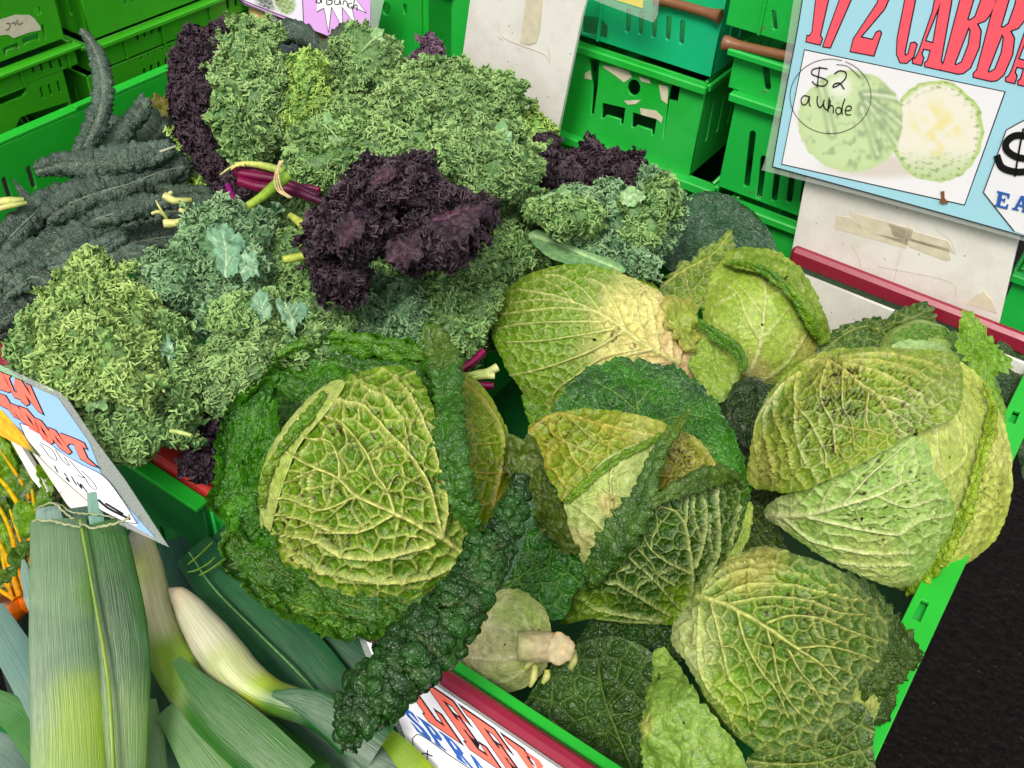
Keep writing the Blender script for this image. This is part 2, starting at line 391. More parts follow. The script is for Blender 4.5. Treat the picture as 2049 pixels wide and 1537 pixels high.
# ------------------------------------------------------------------ solid builders
def box_mesh(name, parts, bev=.0012):
    """parts: (x0,x1,y0,y1,z0,z1) boxes, each with chamfered edges"""
    V, Fs = [], []
    for (x0, x1, y0, y1, z0, z1) in parts:
        b = min(bev, (x1 - x0) / 3, (y1 - y0) / 3, (z1 - z0) / 3); base = len(V); idx = {}
        for sx in (0, 1):
            for sy in (0, 1):
                for sz in (0, 1):
                    c = [(x0, x1)[sx], (y0, y1)[sy], (z0, z1)[sz]]; s = [(1, -1)[sx], (1, -1)[sy], (1, -1)[sz]]
                    for ax in range(3):
                        v = [c[k] + (0 if k == ax else s[k] * b) for k in range(3)]
                        idx[(sx, sy, sz, ax)] = len(V); V.append(v)
        def q(*k): Fs.append([idx[x] for x in k])
        for ax in range(3):
            o = [k for k in range(3) if k != ax]
            for s in (0, 1):
                ks = []
                for (u, w) in ((0, 0), (1, 0), (1, 1), (0, 1)):
                    t = [0, 0, 0]; t[ax] = s; t[o[0]] = u; t[o[1]] = w; ks.append((*t, ax))
                q(*ks)
            for u in (0, 1):        # edges along ax
                for w in (0, 1):
                    a_, b_ = [0, 0, 0], [0, 0, 0]; b_[ax] = 1
                    for t in (a_, b_): t[o[0]] = u; t[o[1]] = w
                    q((*a_, o[0]), (*b_, o[0]), (*b_, o[1]), (*a_, o[1]))
        for sx in (0, 1):
            for sy in (0, 1):
                for sz in (0, 1): q((sx, sy, sz, 0), (sx, sy, sz, 1), (sx, sy, sz, 2))
    me = bpy.data.meshes.new(name); me.from_pydata(V, [], Fs)
    import bmesh
    bm = bmesh.new(); bm.from_mesh(me); bmesh.ops.recalc_face_normals(bm, faces=bm.faces); bm.to_mesh(me); bm.free()
    return me

def shape_mesh(name, loops, thick=.002, bevel=0., offset=0.):
    """flat outlines (xy) with holes by even-odd, extruded, as a mesh centred on z=0"""
    cu = bpy.data.curves.new(name, 'CURVE'); cu.dimensions = '2D'; cu.fill_mode = 'BOTH'; cu.extrude = thick / 2
    cu.bevel_depth = bevel; cu.bevel_resolution = 1; cu.offset = offset
    for lp in loops:
        s = cu.splines.new('POLY'); s.points.add(len(lp) - 1)
        for i, p in enumerate(lp): s.points[i].co = (p[0], p[1], 0, 1)
        s.use_cyclic_u = True
    o = bpy.data.objects.new(name, cu); col.objects.link(o)
    dg = bpy.context.evaluated_depsgraph_get()
    me = bpy.data.meshes.new_from_object(o.evaluated_get(dg)); me.name = name
    bpy.data.objects.remove(o); bpy.data.curves.remove(cu)
    return me

def slot(x, y, w, h, tilt=0., n=5):
    """rounded slot outline centred x,y"""
    r = w / 2; pts = []
    for k in range(n + 1): a = math.pi * k / n; pts.append((r * math.cos(a), h / 2 - r + r * math.sin(a)))
    for k in range(n + 1): a = math.pi + math.pi * k / n; pts.append((r * math.cos(a), -h / 2 + r + r * math.sin(a)))
    c, s = math.cos(tilt), math.sin(tilt)
    return [(x + px * c - py * s, y + px * s + py * c) for px, py in pts]

def circle(x, y, r, n=24, ry=None): return [(x + r * math.cos(2 * math.pi * k / n), y + (ry or r) * math.sin(2 * math.pi * k / n)) for k in range(n)]
def rect(x0, y0, x1, y1): return [(x0, y0), (x1, y0), (x1, y1), (x0, y1)]

def place(o, origin, ex, ey, ez):
    """local axes of a mesh to a world frame"""
    o.data.transform(Matrix([[ex[0], ey[0], ez[0], origin[0]], [ex[1], ey[1], ez[1], origin[1]], [ex[2], ey[2], ez[2], origin[2]], [0, 0, 0, 1]]))
    return o

def tube_mesh(name, pts, rad, n=10, cap=True, colr=None):
    pts = np.asarray(pts, float); m = len(pts); rad = np.broadcast_to(np.asarray(rad, float), (m,))
    T = np.gradient(pts, axis=0); T /= np.linalg.norm(T, axis=1, keepdims=True) + 1e-12
    up = np.array([.13, .21, .97]); S = np.cross(T, up); S /= np.linalg.norm(S, axis=1, keepdims=True); U = np.cross(S, T)
    th = np.linspace(0, 2 * math.pi, n, endpoint=False)
    V = pts[:, None] + rad[:, None, None] * (np.cos(th)[None, :, None] * S[:, None] + np.sin(th)[None, :, None] * U[:, None])
    V = V.reshape(-1, 3); Fq = grid_faces(m, n, True)[:, ::-1]
    if cap:
        V = np.vstack([V, pts[0], pts[-1]]); k = m * n
        c0 = [[k, j, (j + 1) % n, (j + 1) % n] for j in range(n)]; c1 = [[k + 1, (m - 1) * n + (j + 1) % n, (m - 1) * n + j, (m - 1) * n + j] for j in range(n)]
        tri = [c[:3] for c in c0 + c1]; faces = [list(map(int, f)) for f in Fq] + tri
        me = bpy.data.meshes.new(name); me.from_pydata(V.tolist(), [], faces)
        me.polygons.foreach_set('use_smooth', [True] * len(Fq) + [False] * len(tri))
        if colr is not None:
            a = me.color_attributes.new('Col', 'FLOAT_COLOR', 'POINT'); c = np.ones((len(V), 4)); c[:, 3] = 0; cc = np.asarray(colr)
            c[:m * n, :3] = np.repeat(cc, n, 0) if cc.ndim == 2 else cc; c[-2, :3] = cc[0] if cc.ndim == 2 else cc; c[-1, :3] = cc[-1] if cc.ndim == 2 else cc
            a.data.foreach_set('color', c.astype(np.float32).ravel())
        return me
    return np_mesh(name, V, Fq)

# ------------------------------------------------------------------ leaf builders
def dress(Pg, px, py, edge, wrap, spec, seed):
    """relief and colour of a leaf surface. Pg (nu,nv,3); edge 0 inside..1 at margin"""
    rng = np.random.default_rng(seed); shp = px.shape
    N = grid_normals(Pg, wrap)
    X = Pg.reshape(-1, 3)
    warp = np.stack([snoise(X, .03, seed + k, 2) for k in range(3)], -1) * spec.get('warp', .0015)
    cell = spec.get('cell', .011); side = spec.get('side', 'under')
    e1, r1 = cells(X + warp, cell, rng, spec.get('cap', 600))
    w1 = spec.get('vw', .0011)
    w1 = w1 * .8; v1 = np.exp(-(e1 / w1) ** 2) * spec.get('v1', 1.) * .75
    dome1 = 1 - (1 - np.clip(e1 / (cell * .5), 0, 1)) ** 2
    e2, r2 = cells(X + warp * 1.5, cell * .48, rng, 1400)
    v2 = np.exp(-(e2 / (w1 * .62)) ** 2) * spec.get('v2', .55) * .6
    dome2 = 1 - (1 - np.clip(e2 / (cell * .24), 0, 1)) ** 2
    v1, v2, dome1, dome2, r1 = [q.reshape(shp) for q in (v1, v2, dome1, dome2, r1)]
    mv = poly_mask(px, py, spec['veins']) if spec.get('veins') else np.zeros(shp)
    fade = 1 - .8 * sm(mv, .1, .6)
    amp = spec.get('amp', .0022)
    if 'flatten' in spec:      # (px,py,radius) smooth area round the leaf base
        fx, fy, fr = spec['flatten']; amp = amp * (.15 + .85 * sm(np.hypot(px - fx, py - fy), fr * .4, fr))
    if side == 'under':
        h = -amp * (dome1 * .75 + dome2 * .4 * (.3 + r1)) * fade + mv * amp * spec.get('vh', .8) + v1 * amp * .3
    else:
        h = amp * (dome1 * .7 * (.5 + r1) + dome2 * .5) * fade - mv * amp * .5
    if spec.get('ruffle'):
        ra, rl = spec['ruffle']
        h = h + ra * edge ** 5 * snoise(X, rl, seed + 9, 2).reshape(shp)
    if spec.get('wave'):
        wa, wlen = spec['wave']; h = h + wa * snoise(X, wlen, seed + 11, 2).reshape(shp)
    h = h * (1 - spec.get('ef', .85) * sm(edge, .86, 1.))
    V = Pg + N * h[..., None]
    # colours
    c0, c1 = spec['c']; n = snoise(X, spec.get('cs', .05), seed + 21, 3).reshape(shp)
    t = np.clip(.5 + .5 * n + .25 * (r1 - .5), 0, 1)[..., None]
    C = c0 * (1 - t) + c1 * t
    ck = spec.get('ck', .8); vm = np.clip(np.maximum(np.maximum(v1, v2 * (1 - .3 * v1)) * ck, mv), 0, 1)
    for z in spec.get('zones', []):          # (px,py,radius,colour,strength): real colour areas of the leaf
        d = np.hypot(px - z[0], py - z[1]) / z[2]; k = (z[4] * (1 - sm(d + .18 * n, .35, 1.05)))[..., None]
        C = C * (1 - k) + z[3] * k
    if 'margin' in spec:
        mc, ms, m0 = spec['margin']; k = (ms * sm(edge + .05 * n, m0, 1))[..., None]; C = C * (1 - k) + mc * k
    vc = spec.get('vc', H('#c8d878')); k = (vm * spec.get('vk', .85))[..., None]
    if 'vc2' in spec:
        tt = sm(snoise(X, .06, seed + 31, 2).reshape(shp), -.1, .6)[..., None]; vc = vc * (1 - tt) + spec['vc2'] * tt
    C = C * (1 - k) + vc * k
    if spec.get('spots'):
        s = snoise(X, .0045, seed + 41, 2).reshape(shp); s2 = snoise(X, .03, seed + 42, 2).reshape(shp)
        for (sx, sy, sr, dens) in spec['spots']:
            w = 1 - sm(np.hypot(px - sx, py - sy), sr * .5, sr)
            k = (sm(s + .35 * s2, .82 - dens * .6, .95 - dens * .6) * w * (1 - .75 * np.clip(mv + v1, 0, 1)))[..., None]
            C = C * (1 - k) + H('#3a2014', .8) * k
    a = np.full(shp, spec.get('fine', .25) * .45) * (1 - mv)
    return V, np.concatenate([C, a[..., None]], -1)

_seed = [100]
def nseed(): _seed[0] += 7; return _seed[0]

def patch(parent, outline, dep, spec, mat='savoy', center=None, step=4.2, name='leaf', rough_edge=1.2, curl=0., label=None):
    o = np.asarray(outline, float)
    c = np.array(center if center is not None else o.mean(0), float)
    per = np.linalg.norm(np.diff(np.vstack([o, o[:1]]), axis=0), axis=1).sum()
    nv = int(np.clip(per / step, 40, 520)); O = catmull(o, nv, True)
    rmax = np.linalg.norm(O - c, axis=1).max(); nr = int(np.clip(rmax / step, 8, 90))
    seed = nseed(); r_ = np.random.default_rng(seed)
    jag = r_.normal(size=nv); jag = (jag + np.roll(jag, 1)) * .5 + np.sin(np.arange(nv) * step / 9. + 2 * snoise(O / 40., 1, seed, 2)) * .9
    dirv = (O - c) / (np.linalg.norm(O - c, axis=1, keepdims=True) + 1e-9)
    O = O + dirv * (jag * rough_edge)[:, None]
    r = np.linspace(0.02, 1, nr)[:, None]
    px = c[0] + (O[None, :, 0] - c[0]) * r; py = c[1] + (O[None, :, 1] - c[1]) * r
    edge = np.broadcast_to(r, px.shape)
    D = dep(px, py) + curl * sm(edge, .8, 1.) ** 2
    Pg = at_depth(px, py, D)
    V, C = dress(Pg, px, py, edge, True, spec, seed)
    me = np_mesh(name, V.reshape(-1, 3), grid_faces(nr, nv, True), C.reshape(-1, 4))
    ob = link(name, me, M[mat], parent)
    if label: ob['label'] = label
    return ob

def strip(parent, path, widths, dep, spec, mat='savoydark', arc=110, flat=.8, name='leaf', step=4.0, wig=0., closed_tip=True, roughw=.0, label=None, lift=0., fold=0):
    """rolled or arched strip along a pixel path; dep gives the depth of its axis"""
    p = np.asarray(path, float); L = np.linalg.norm(np.diff(p, axis=0), axis=1).sum()
    nu = int(np.clip(L / step, 10, 320)); q = catmull(p, nu)
    w = np.interp(np.linspace(0, 1, nu), np.linspace(0, 1, len(widths)), widths)
    seed = nseed(); s = np.arange(nu) * step
    if roughw: w = w * (1 + roughw * .55 * snoise(np.stack([s / 75., s * 0], -1), 1, seed, 2))
    if closed_tip:
        t = np.linspace(0, 1, nu); w = w * np.sqrt(np.clip(np.minimum(t, 1 - t) / .04, .04, 1))
    D = dep(q[:, 0], q[:, 1]) - lift; Q = at_depth(q[:, 0], q[:, 1], D); rm = w * D / F
    T = np.gradient(Q, axis=0); T /= np.linalg.norm(T, axis=1, keepdims=True)
    Vw = CAM - Q; S = np.cross(T, Vw); S /= np.linalg.norm(S, axis=1, keepdims=True); N = np.cross(S, T)
    N *= np.sign((N * Vw).sum(1))[:, None]
    a = math.radians(arc); nv = int(np.clip(w.max() * 2 * a / 1.6 / step * .8, 10, 120)); ph = np.linspace(-a, a, nv)
    full = arc >= 179
    ph = np.linspace(-math.pi, math.pi, nv, endpoint=False) if full else ph
    lat = np.sin(ph) if arc >= 90 else np.sin(ph) / math.sin(a)
    up = np.cos(ph) if arc >= 90 else (np.cos(ph) - math.cos(a)) / (1 - math.cos(a)) * .35
    Pg = Q[:, None] + rm[:, None, None] * (lat[None, :, None] * S[:, None] + flat * up[None, :, None] * N[:, None])
    if fold:
        sg = 1 if fold > 0 else -1; u_ = np.linspace(-1, 1, nv) * sg
        lat2 = np.where(u_ < 0, u_, u_ * 1.25) * sg; up2 = np.exp(-((u_ + .45) / .55) ** 2) - .35 * np.clip(u_, 0, 1) - .5 * np.clip(-.75 - u_, 0, 1) * 3
        jag = 1 + .22 * snoise(np.stack([s / 13., s * 0 + 3], -1), 1., seed + 4, 2)
        Pg = Q[:, None] + rm[:, None, None] * (lat2[None, :, None] * np.where(np.abs(u_) > .5, jag[:, None], 1.)[..., None] * S[:, None] + flat * .8 * up2[None, :, None] * N[:, None])
    if roughw:
        sp_ = np.stack(np.broadcast_arrays((s / 30.)[:, None], np.cos(ph)[None] * w.max() / 34., np.sin(ph)[None] * w.max() / 34.), -1)
        k_ = 1 + roughw * .7 * snoise(sp_, 1., seed + 2, 2)
        Pg = Q[:, None] + (Pg - Q[:, None]) * k_[..., None]
    sv = np.cross(FWD, T); px = q[:, 0][:, None] + lat[None] * w[:, None] * 0; py = q[:, 1][:, None] + lat[None] * 0
    # true pixel coordinates of the grid points
    cc = (Pg - CAM) @ R; px = CX + F * cc[..., 0] / -cc[..., 2]; py = CY - F * cc[..., 1] / -cc[..., 2]
    edge = np.broadcast_to(np.abs(np.linspace(-1, 1, nv))[None], px.shape)
    V, C = dress(Pg, px, py, edge, full, spec, seed)
    me = np_mesh(name, V.reshape(-1, 3), grid_faces(nu, nv, full), C.reshape(-1, 4))
    ac = me.attributes.new('across', 'FLOAT_VECTOR', 'POINT')
    U = np.zeros((nu, nv, 3), np.float32); U[..., 0] = np.linspace(0, 1, nv)[None] * (w.mean() / 260) ; U[..., 1] = (s / 1000.)[:, None] * 1.0; U[..., 2] = seed * .37
    ac.data.foreach_set('vector', U.ravel())
    ob = link(name, me, M[mat], parent)
    if label: ob['label'] = label
    return ob

# curly frill templates
def frill_templates(K=22, ns=10):
    T = []
    r = np.random.default_rng(3); s = np.linspace(-1, 1, ns)
    for k in range(K):
        fr = 1.9 + r.random() * 1.1; ph = r.random() * 6.28; ph2 = r.random() * 6.28; rows = []
        for q in (0., .5, 1.):
            x = s * (.42 + .36 * q) + .13 * q ** 1.5 * np.cos(fr * 1.7 * math.pi * s + ph2)
            y = q ** 1.1 * (.34 * np.sin(fr * math.pi * s + ph) + .13 * np.sin(fr * 2.3 * math.pi * s + ph2)) + .5 * s ** 2 * (ph / 6.28 - .5)
            z = -.24 + .70 * q * (1 - .25 * s ** 2) + .12 * q * np.sin(fr * 2.1 * math.pi * s + ph2 + 1) + (r.random(ns) - .5) * .10 * q
            rows.append(np.stack([x, y, z], -1))
        top = rows[-1]; t = np.gradient(top, axis=0); n = np.stack([-t[:, 1], t[:, 0], t[:, 0] * 0], -1); n /= np.linalg.norm(n, axis=1, keepdims=True) + 1e-6
        rows.append(top + n * (.10 + .06 * r.random(ns))[:, None] * (1 if k % 2 else -1) + np.array([0, 0, .04]))
        T.append(np.stack(rows, 1).reshape(-1, 3))
    Q = np.tile(np.array([0, .05, .55, 1.]), ns)  # crests are naturally paler; the dark feet also paint shade between frills
    return np.array(T), Q, grid_faces(ns, 4, False)
FT, FQ, FF = frill_templates()

M['kalepurple'] = leaf_material('purple_kale_leaf', .5, .05, 300., .3, (.10, .03, .07), sat=.75, val=1.05, spec=.3)
PAL = {  # blade low, blade high, crest a, crest b; lows also carry painted gap shade
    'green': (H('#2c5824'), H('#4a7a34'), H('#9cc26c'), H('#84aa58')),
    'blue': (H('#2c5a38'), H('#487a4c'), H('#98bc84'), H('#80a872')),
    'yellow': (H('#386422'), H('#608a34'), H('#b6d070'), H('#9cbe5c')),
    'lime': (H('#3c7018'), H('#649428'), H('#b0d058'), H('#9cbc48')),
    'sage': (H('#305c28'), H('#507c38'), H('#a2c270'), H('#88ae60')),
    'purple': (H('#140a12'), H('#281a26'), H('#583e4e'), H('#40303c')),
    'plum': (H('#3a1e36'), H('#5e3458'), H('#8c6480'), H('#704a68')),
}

def kale(parent, outline, dep, pal, dome=.03, center=None, size=.0080, dens=1.0, bare=(), name='leaf', label=None, lump=.011, mid=None):
    """one curly leaf: a domed blade closed at the back, with curled frills over its face"""
    o = np.asarray(outline, float); c = np.array(center if center is not None else o.mean(0), float)
    per = np.linalg.norm(np.diff(np.vstack([o, o[:1]]), axis=0), axis=1).sum(); nv = int(np.clip(per / 11, 28, 160)); O = catmull(o, nv, True)
    seed = nseed(); r_ = np.random.default_rng(seed)
    O = c + (O - c) * (.95 + .10 * snoise(O / 60., 1, seed, 3))[:, None]
    nr = int(np.clip(np.linalg.norm(O - c, axis=1).max() / 11, 8, 40)); ang = np.linspace(.03, math.radians(135), nr)
    rr = np.sin(ang)[:, None]; px = c[0] + (O[None, :, 0] - c[0]) * rr; py = c[1] + (O[None, :, 1] - c[1]) * rr
    D = dep(px, py) - dome * np.cos(ang)[:, None]
    Pg = at_depth(px, py, D); N = grid_normals(Pg, True)
    X = Pg.reshape(-1, 3); lm = snoise(X, .045, seed + 1, 3).reshape(px.shape)
    cre = snoise(X, .075, seed + 13, 2).reshape(px.shape)          # furrows where one leaf ends and the next begins
    Pg = Pg + N * (lm * lump - .42 * dome * np.exp(-(cre / .13) ** 2))[..., None]; N = grid_normals(Pg, True)
    p = PAL[pal]
    # some of the blade stays open, seen as smooth leaf between frills
    open_ = sm(snoise(X, .05, seed + 5, 2).reshape(px.shape), .66, .85) * .6
    for (bx, by, br) in bare: open_ = np.maximum(open_, 1 - sm(np.hypot(px - bx, py - by), br * .7, br * 1.05))
    t = np.clip(.5 + .5 * snoise(X, .04, seed + 2, 2).reshape(px.shape), 0, 1)[..., None]
    C = p[0] * (1 - t) + p[1] * t
    C = C * (1 - .55 * open_[..., None]) + p[1] * 1.1 * .55 * open_[..., None]
    V = [Pg.reshape(-1, 3)]; Fs = [grid_faces(nr, nv, True)]; Cc = [np.concatenate([C, np.full(px.shape + (1,), .5)], -1).reshape(-1, 4)]
    # quad centres facing front, weighted by area
    a_ = Pg[1:] - Pg[:-1]; b_ = np.roll(Pg, -1, 1) - Pg; ar = np.linalg.norm(np.cross(a_, b_[:-1]), axis=-1)
    ok = (ang[:-1] < math.radians(112))[:, None] * (1 - .97 * open_[:-1]); wgt = (ar * ok).ravel(); tot = wgt.sum()
    n = int(dens * tot / (size * .62) ** 2); n = min(n, 1600)
    if n > 0:
        idx = r_.choice(len(wgt), n, p=wgt / tot); i, j = np.unravel_index(idx, ar.shape)
        u, v = r_.random(n)[:, None], r_.random(n)[:, None]
        pos = Pg[i, j] + a_[i, j] * u + b_[i, j] * v; nn = N[i, j] + r_.normal(size=(n, 3)) * .30; nn /= np.linalg.norm(nn, axis=1, keepdims=True)
        fl = 3.2 * snoise(pos, .035, seed + 7, 2) + r_.normal(size=n) * .45; g1 = np.cross(nn, np.array([.3, .2, .93])); g1 /= np.linalg.norm(g1, axis=1, keepdims=True) + 1e-6; g2 = np.cross(nn, g1); tt = g1 * np.cos(fl)[:, None] + g2 * np.sin(fl)[:, None]; tt -= nn * (tt * nn).sum(1)[:, None]; tt /= np.linalg.norm(tt, axis=1, keepdims=True); bb = np.cross(nn, tt)
        k = r_.integers(0, len(FT), n); sc_ = size * (.7 + .6 * r_.random(n)); tpl = FT[k]
        W = pos[:, None] + sc_[:, None, None] * (tpl[..., :1] * tt[:, None] + tpl[..., 1:2] * bb[:, None] + tpl[..., 2:] * nn[:, None])
        big = np.clip(.5 + .55 * snoise(pos, .05, seed + 3, 2) + .25 * (r_.random(n) - .5), 0, 1)[:, None]
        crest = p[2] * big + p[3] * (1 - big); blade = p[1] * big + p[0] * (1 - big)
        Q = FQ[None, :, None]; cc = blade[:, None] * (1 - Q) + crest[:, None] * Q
        base = len(V[0]); m = FT.shape[1]
        V.append(W.reshape(-1, 3)); Cc.append(np.concatenate([cc, np.zeros(cc.shape[:2] + (1,))], -1).reshape(-1, 4))
        Fs.append((FF[None] + (base + np.arange(n) * m)[:, None, None]).reshape(-1, 4))
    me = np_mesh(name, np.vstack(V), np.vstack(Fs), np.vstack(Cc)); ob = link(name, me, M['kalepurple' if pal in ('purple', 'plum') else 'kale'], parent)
    if label: ob['label'] = label
    if mid:      # raised midrib, over the frills
        cl = H('#b4cc98') if pal not in ('purple', 'plum') else H('#6a2444')
        for (path, w0, w1) in mid:
            q = catmull(path, 16); Dq = dep(q[:, 0], q[:, 1]) - dome * .93; rr_ = np.linspace(w0, w1, 16) * Dq / F
            link('midrib', tube_mesh('midrib', at_depth(q[:, 0], q[:, 1], Dq - .004), rr_, 8, True, cl), M['smooth'], ob)
    return ob

def stalk(parent, path, widths, dep, c, name='stalk', n=24, mat='smooth', lift=0., label=None, cn=12):
    q = catmull(path, n); D = dep(q[:, 0], q[:, 1]) - lift
    w = np.interp(np.linspace(0, 1, n), np.linspace(0, 1, len(widths)), widths) * D / F
    cc = np.asarray(c); 
    if cc.ndim == 2: cc = np.stack([np.interp(np.linspace(0, 1, n), np.linspace(0, 1, len(cc)), cc[:, k]) for k in range(3)], 1)
    ob = link(name, tube_mesh(name, at_depth(q[:, 0], q[:, 1], D), w, cn, True, cc), M[mat], parent)
    if label: ob['label'] = label
    return ob
# ------------------------------------------------------------------ ground and planes
class Plane:
    """a real plane in the place; to() finds where a line of sight meets it, in the plane's own x,y"""
    def __init__(s, origin, ex, n):
        s.o = np.asarray(origin, float); s.n = np.asarray(n, float) / np.linalg.norm(n)
        ex = np.asarray(ex, float); ex = ex - s.n * (ex @ s.n); s.ex = ex / np.linalg.norm(ex); s.ey = np.cross(s.n, s.ex)
        if s.ey[2] < 0 or (abs(s.ey[2]) < .05 and s.ey @ A < 0): pass
    def to(s, px, py):
        d = rays(px, py); t = ((s.o - CAM) @ s.n) / (d @ s.n); p = CAM + d * t[..., None] if np.ndim(t) else CAM + d * t
        return np.stack([(p - s.o) @ s.ex, (p - s.o) @ s.ey], -1)
    def loop(s, pts): return [tuple(s.to(x, y)) for x, y in pts]
    def put(s, name, loops, mat, parent, thick=.0006, lift=0., offset=0., bevel=0.):
        me = shape_mesh(name, [s.loop(l) for l in loops], thick, bevel, offset)
        o = link(name, me, M[mat] if mat else None, None); place(o, s.o + s.n * lift, s.ex, s.ey, s.n)
        if parent: o.parent = parent; o.matrix_parent_inverse = (Matrix.Translation(parent.location) @ parent.rotation_euler.to_matrix().to_4x4()).inverted()
        return o
    def ink(s, name, strokes, w, mat, parent, lift=.001):
        """pen strokes as thin ribbons of ink"""
        V, Fs = [], []
        for st in strokes:
            st, ww = (st if isinstance(st, tuple) else (st, w))
            q = catmull(st, max(6, len(st) * 7)); T = np.gradient(q, axis=0); T /= np.linalg.norm(T, axis=1, keepdims=True) + 1e-9; n_ = np.stack([-T[:, 1], T[:, 0]], 1)
            b = len(V)
            for k in range(len(q)):
                for sg in (-1, 1):
                    l = s.to(*(q[k] + n_[k] * ww / 2 * sg)); V.append(s.o + s.ex * l[0] + s.ey * l[1] + s.n * lift)
            Fs += [[b + 2 * k, b + 2 * k + 1, b + 2 * k + 3, b + 2 * k + 2] for k in range(len(q) - 1)]
        return link(name, np_mesh(name, V, Fs, smooth=False), M[mat], parent)

g = link('ground', box_mesh('ground', [(-20, 20, -20, 20, -.62, -.60)]), M['asphalt']); tag(g, kind='structure')
rz = math.atan2(B[1], B[0])
def st(s, t, z=0.): return B * s + A * t + Z * z
def to_st(px, py, z=0.): p = P(px, py, z); return float(p @ B), float(p @ A)

# a low trestle under the crates
tb = empty('display_table', tuple(st(-.55, .65, -.60)), 'dark trestle table hidden under the front row of green crates', 'table', rz=rz)
def loc(parent, name, boxes, mat, bev=.0015):
    o = bpy.data.objects.new(name, box_mesh(name, boxes, bev)); col.objects.link(o); o.data.materials.append(M[mat]); o.parent = parent; return o
M['darkwood'] = simple('dark_painted_wood', (.03, .025, .02), .6)
loc(tb, 'table_top', [(-.66, .57, -.33, .33, .40, .425)], 'darkwood')
for x in (-.6, .5):
    for y in (-.29, .27): loc(tb, 'leg', [(x, x + .04, y, y + .04, 0, .40)], 'darkwood')

# ------------------------------------------------------------------ crates of the display
SL, SM, SR, TF, TB = -1.135, -.50, .0305, .330, .962
def crate_frame(label, s0, s1, t0, t1, z0, z1, mat, group=None): return empty('plastic_crate', tuple(st(s0, t0, z0)), label, 'crate', group, rz)

def wall_panel(parent, name, w, h, holes, mat, y, thick=.003, x=0., z=0., side=False):
    """upright panel with holes; faces -y, or -x/+x when side"""
    me = shape_mesh(name, [rect(0, 0, w, h)] + holes, thick, .0006); o = bpy.data.objects.new(name, me); col.objects.link(o); me.materials.append(M[mat])
    if side: me.transform(Matrix(((0, 0, 1, x), (1, 0, 0, y), (0, 1, 0, z), (0, 0, 0, 1))))
    else: me.transform(Matrix(((1, 0, 0, x), (0, 0, -1, y), (0, 1, 0, z), (0, 0, 0, 1))))
    o.parent = parent; return o

gpc = 'open crates at the front of the display'
# cabbage crate
W, Dp, Hh = SR - SM, TB - TF, .17
ck = empty('plastic_crate', tuple(st(SM, TF, -Hh)), 'bright green crate full of cabbages with a notched rim over the dark asphalt', 'crate', gpc, rz)
slots = [slot(.05 + .028 * k, .09, .008, .07) for k in range(20)]
wall_panel(ck, 'side_panel', Dp, Hh - .004, [slot(.06 + .03 * k, .085, .008, .06) for k in range(17)], 'greendark', 0, x=W - .022, side=True)
wall_panel(ck, 'side_panel', Dp, Hh - .004, slots, 'greenlattice', 0, x=.004, side=True)
wall_panel(ck, 'front_panel', W - .03, Hh - .004, [slot(.05 + .03 * k, .085, .008, .06) for k in range(15)], 'greenlattice', .006, x=.004)
wall_panel(ck, 'back_panel', W - .03, Hh - .004, [slot(.05 + .03 * k, .085, .008, .06) for k in range(15)], 'green', Dp - .006, x=.004)
loc(ck, 'base', [(0, W - .022, 0, Dp, -.004, .002)], 'greendark')
# right rim: a flange with rectangular recesses
RW = .0165; x0 = W - .0215
def rrec(y, l, x, w): return rect(x, y, x + w, y + l)
nys = []
for (pxl, pyl) in ((1872, 1240), (1812, 1390), (1778, 1440), (1925, 1130)):
    s_, t_ = to_st(pxl, pyl); nys.append(t_ - TF)
hol = [rrec(y - .012, .024, .0045, .0075) for y in nys] + [rrec(y, .022, .0045, .0075) for y in (.36, .44, .52)]
me = shape_mesh('rim_flange', [rect(0, -.03, RW + .006, Dp)] + hol, .003, .0008); me.transform(Matrix(((1, 0, 0, x0 - .003), (0, 1, 0, 0), (0, 0, 1, Hh), (0, 0, 0, 1))))
o = bpy.data.objects.new('rim_flange', me); col.objects.link(o); me.materials.append(M['greenbright']); o.parent = ck
loc(ck, 'rim_lip', [(x0 + RW + .001, x0 + RW + .0035, -.03, Dp, Hh - .022, Hh - .0015)], 'greenbright', .0006)
loc(ck, 'rim_recess_floor', [(x0 - .001, x0 + RW, -.028, Dp - .002, Hh - .010, Hh - .0075)], 'green', .0004)
loc(ck, 'rim', [(0, .006, 0, Dp, Hh - .003, Hh + .001), (.007, x0 - .004, 0, .008, Hh - .012, Hh)], 'greenbright', .0006)

# kale crate
W2 = SM - .006 - SL
kk = empty('plastic_crate', tuple(st(SL, TF, -Hh)), 'bright green crate heaped with curly and black kale', 'crate', gpc, rz)
wall_panel(kk, 'front_panel', W2, Hh, [slot(.05 + .03 * k, .07, .007, .05) for k in range(19)], 'greendark', 0)
wall_panel(kk, 'back_panel', W2, Hh, [slot(.05 + .03 * k, .085, .008, .06) for k in range(19)], 'green', Dp)
sl2 = []
for (a_, b_) in ((18, 361), (3, 385)):
    pl = Plane(st(SL + .004, TF), A, B); q = pl.to(a_, b_); sl2.append(slot(q[0], Hh + q[1], .008, .035) if abs(q[1]) < Hh else slot(.3, .1, .008, .04))
wall_panel(kk, 'side_panel', Dp, Hh, [slot(.03 + .035 * k, .115, .008, .034) for k in range(9)], 'greenbright', 0, x=.002, side=True)
wall_panel(kk, 'side_panel', Dp, Hh, [slot(.05 + .03 * k, .085, .008, .06) for k in range(18)], 'green', 0, x=W2 - .002, side=True)
loc(kk, 'base', [(0, W2, 0, Dp, -.004, .002)], 'greendark')
loc(kk, 'rim', [(-.006, W2 + .004, -.010, .004, Hh, Hh + .005), (-.012, .004, -.010, Dp, Hh + .001, Hh + .006)], 'greenbright', .001)
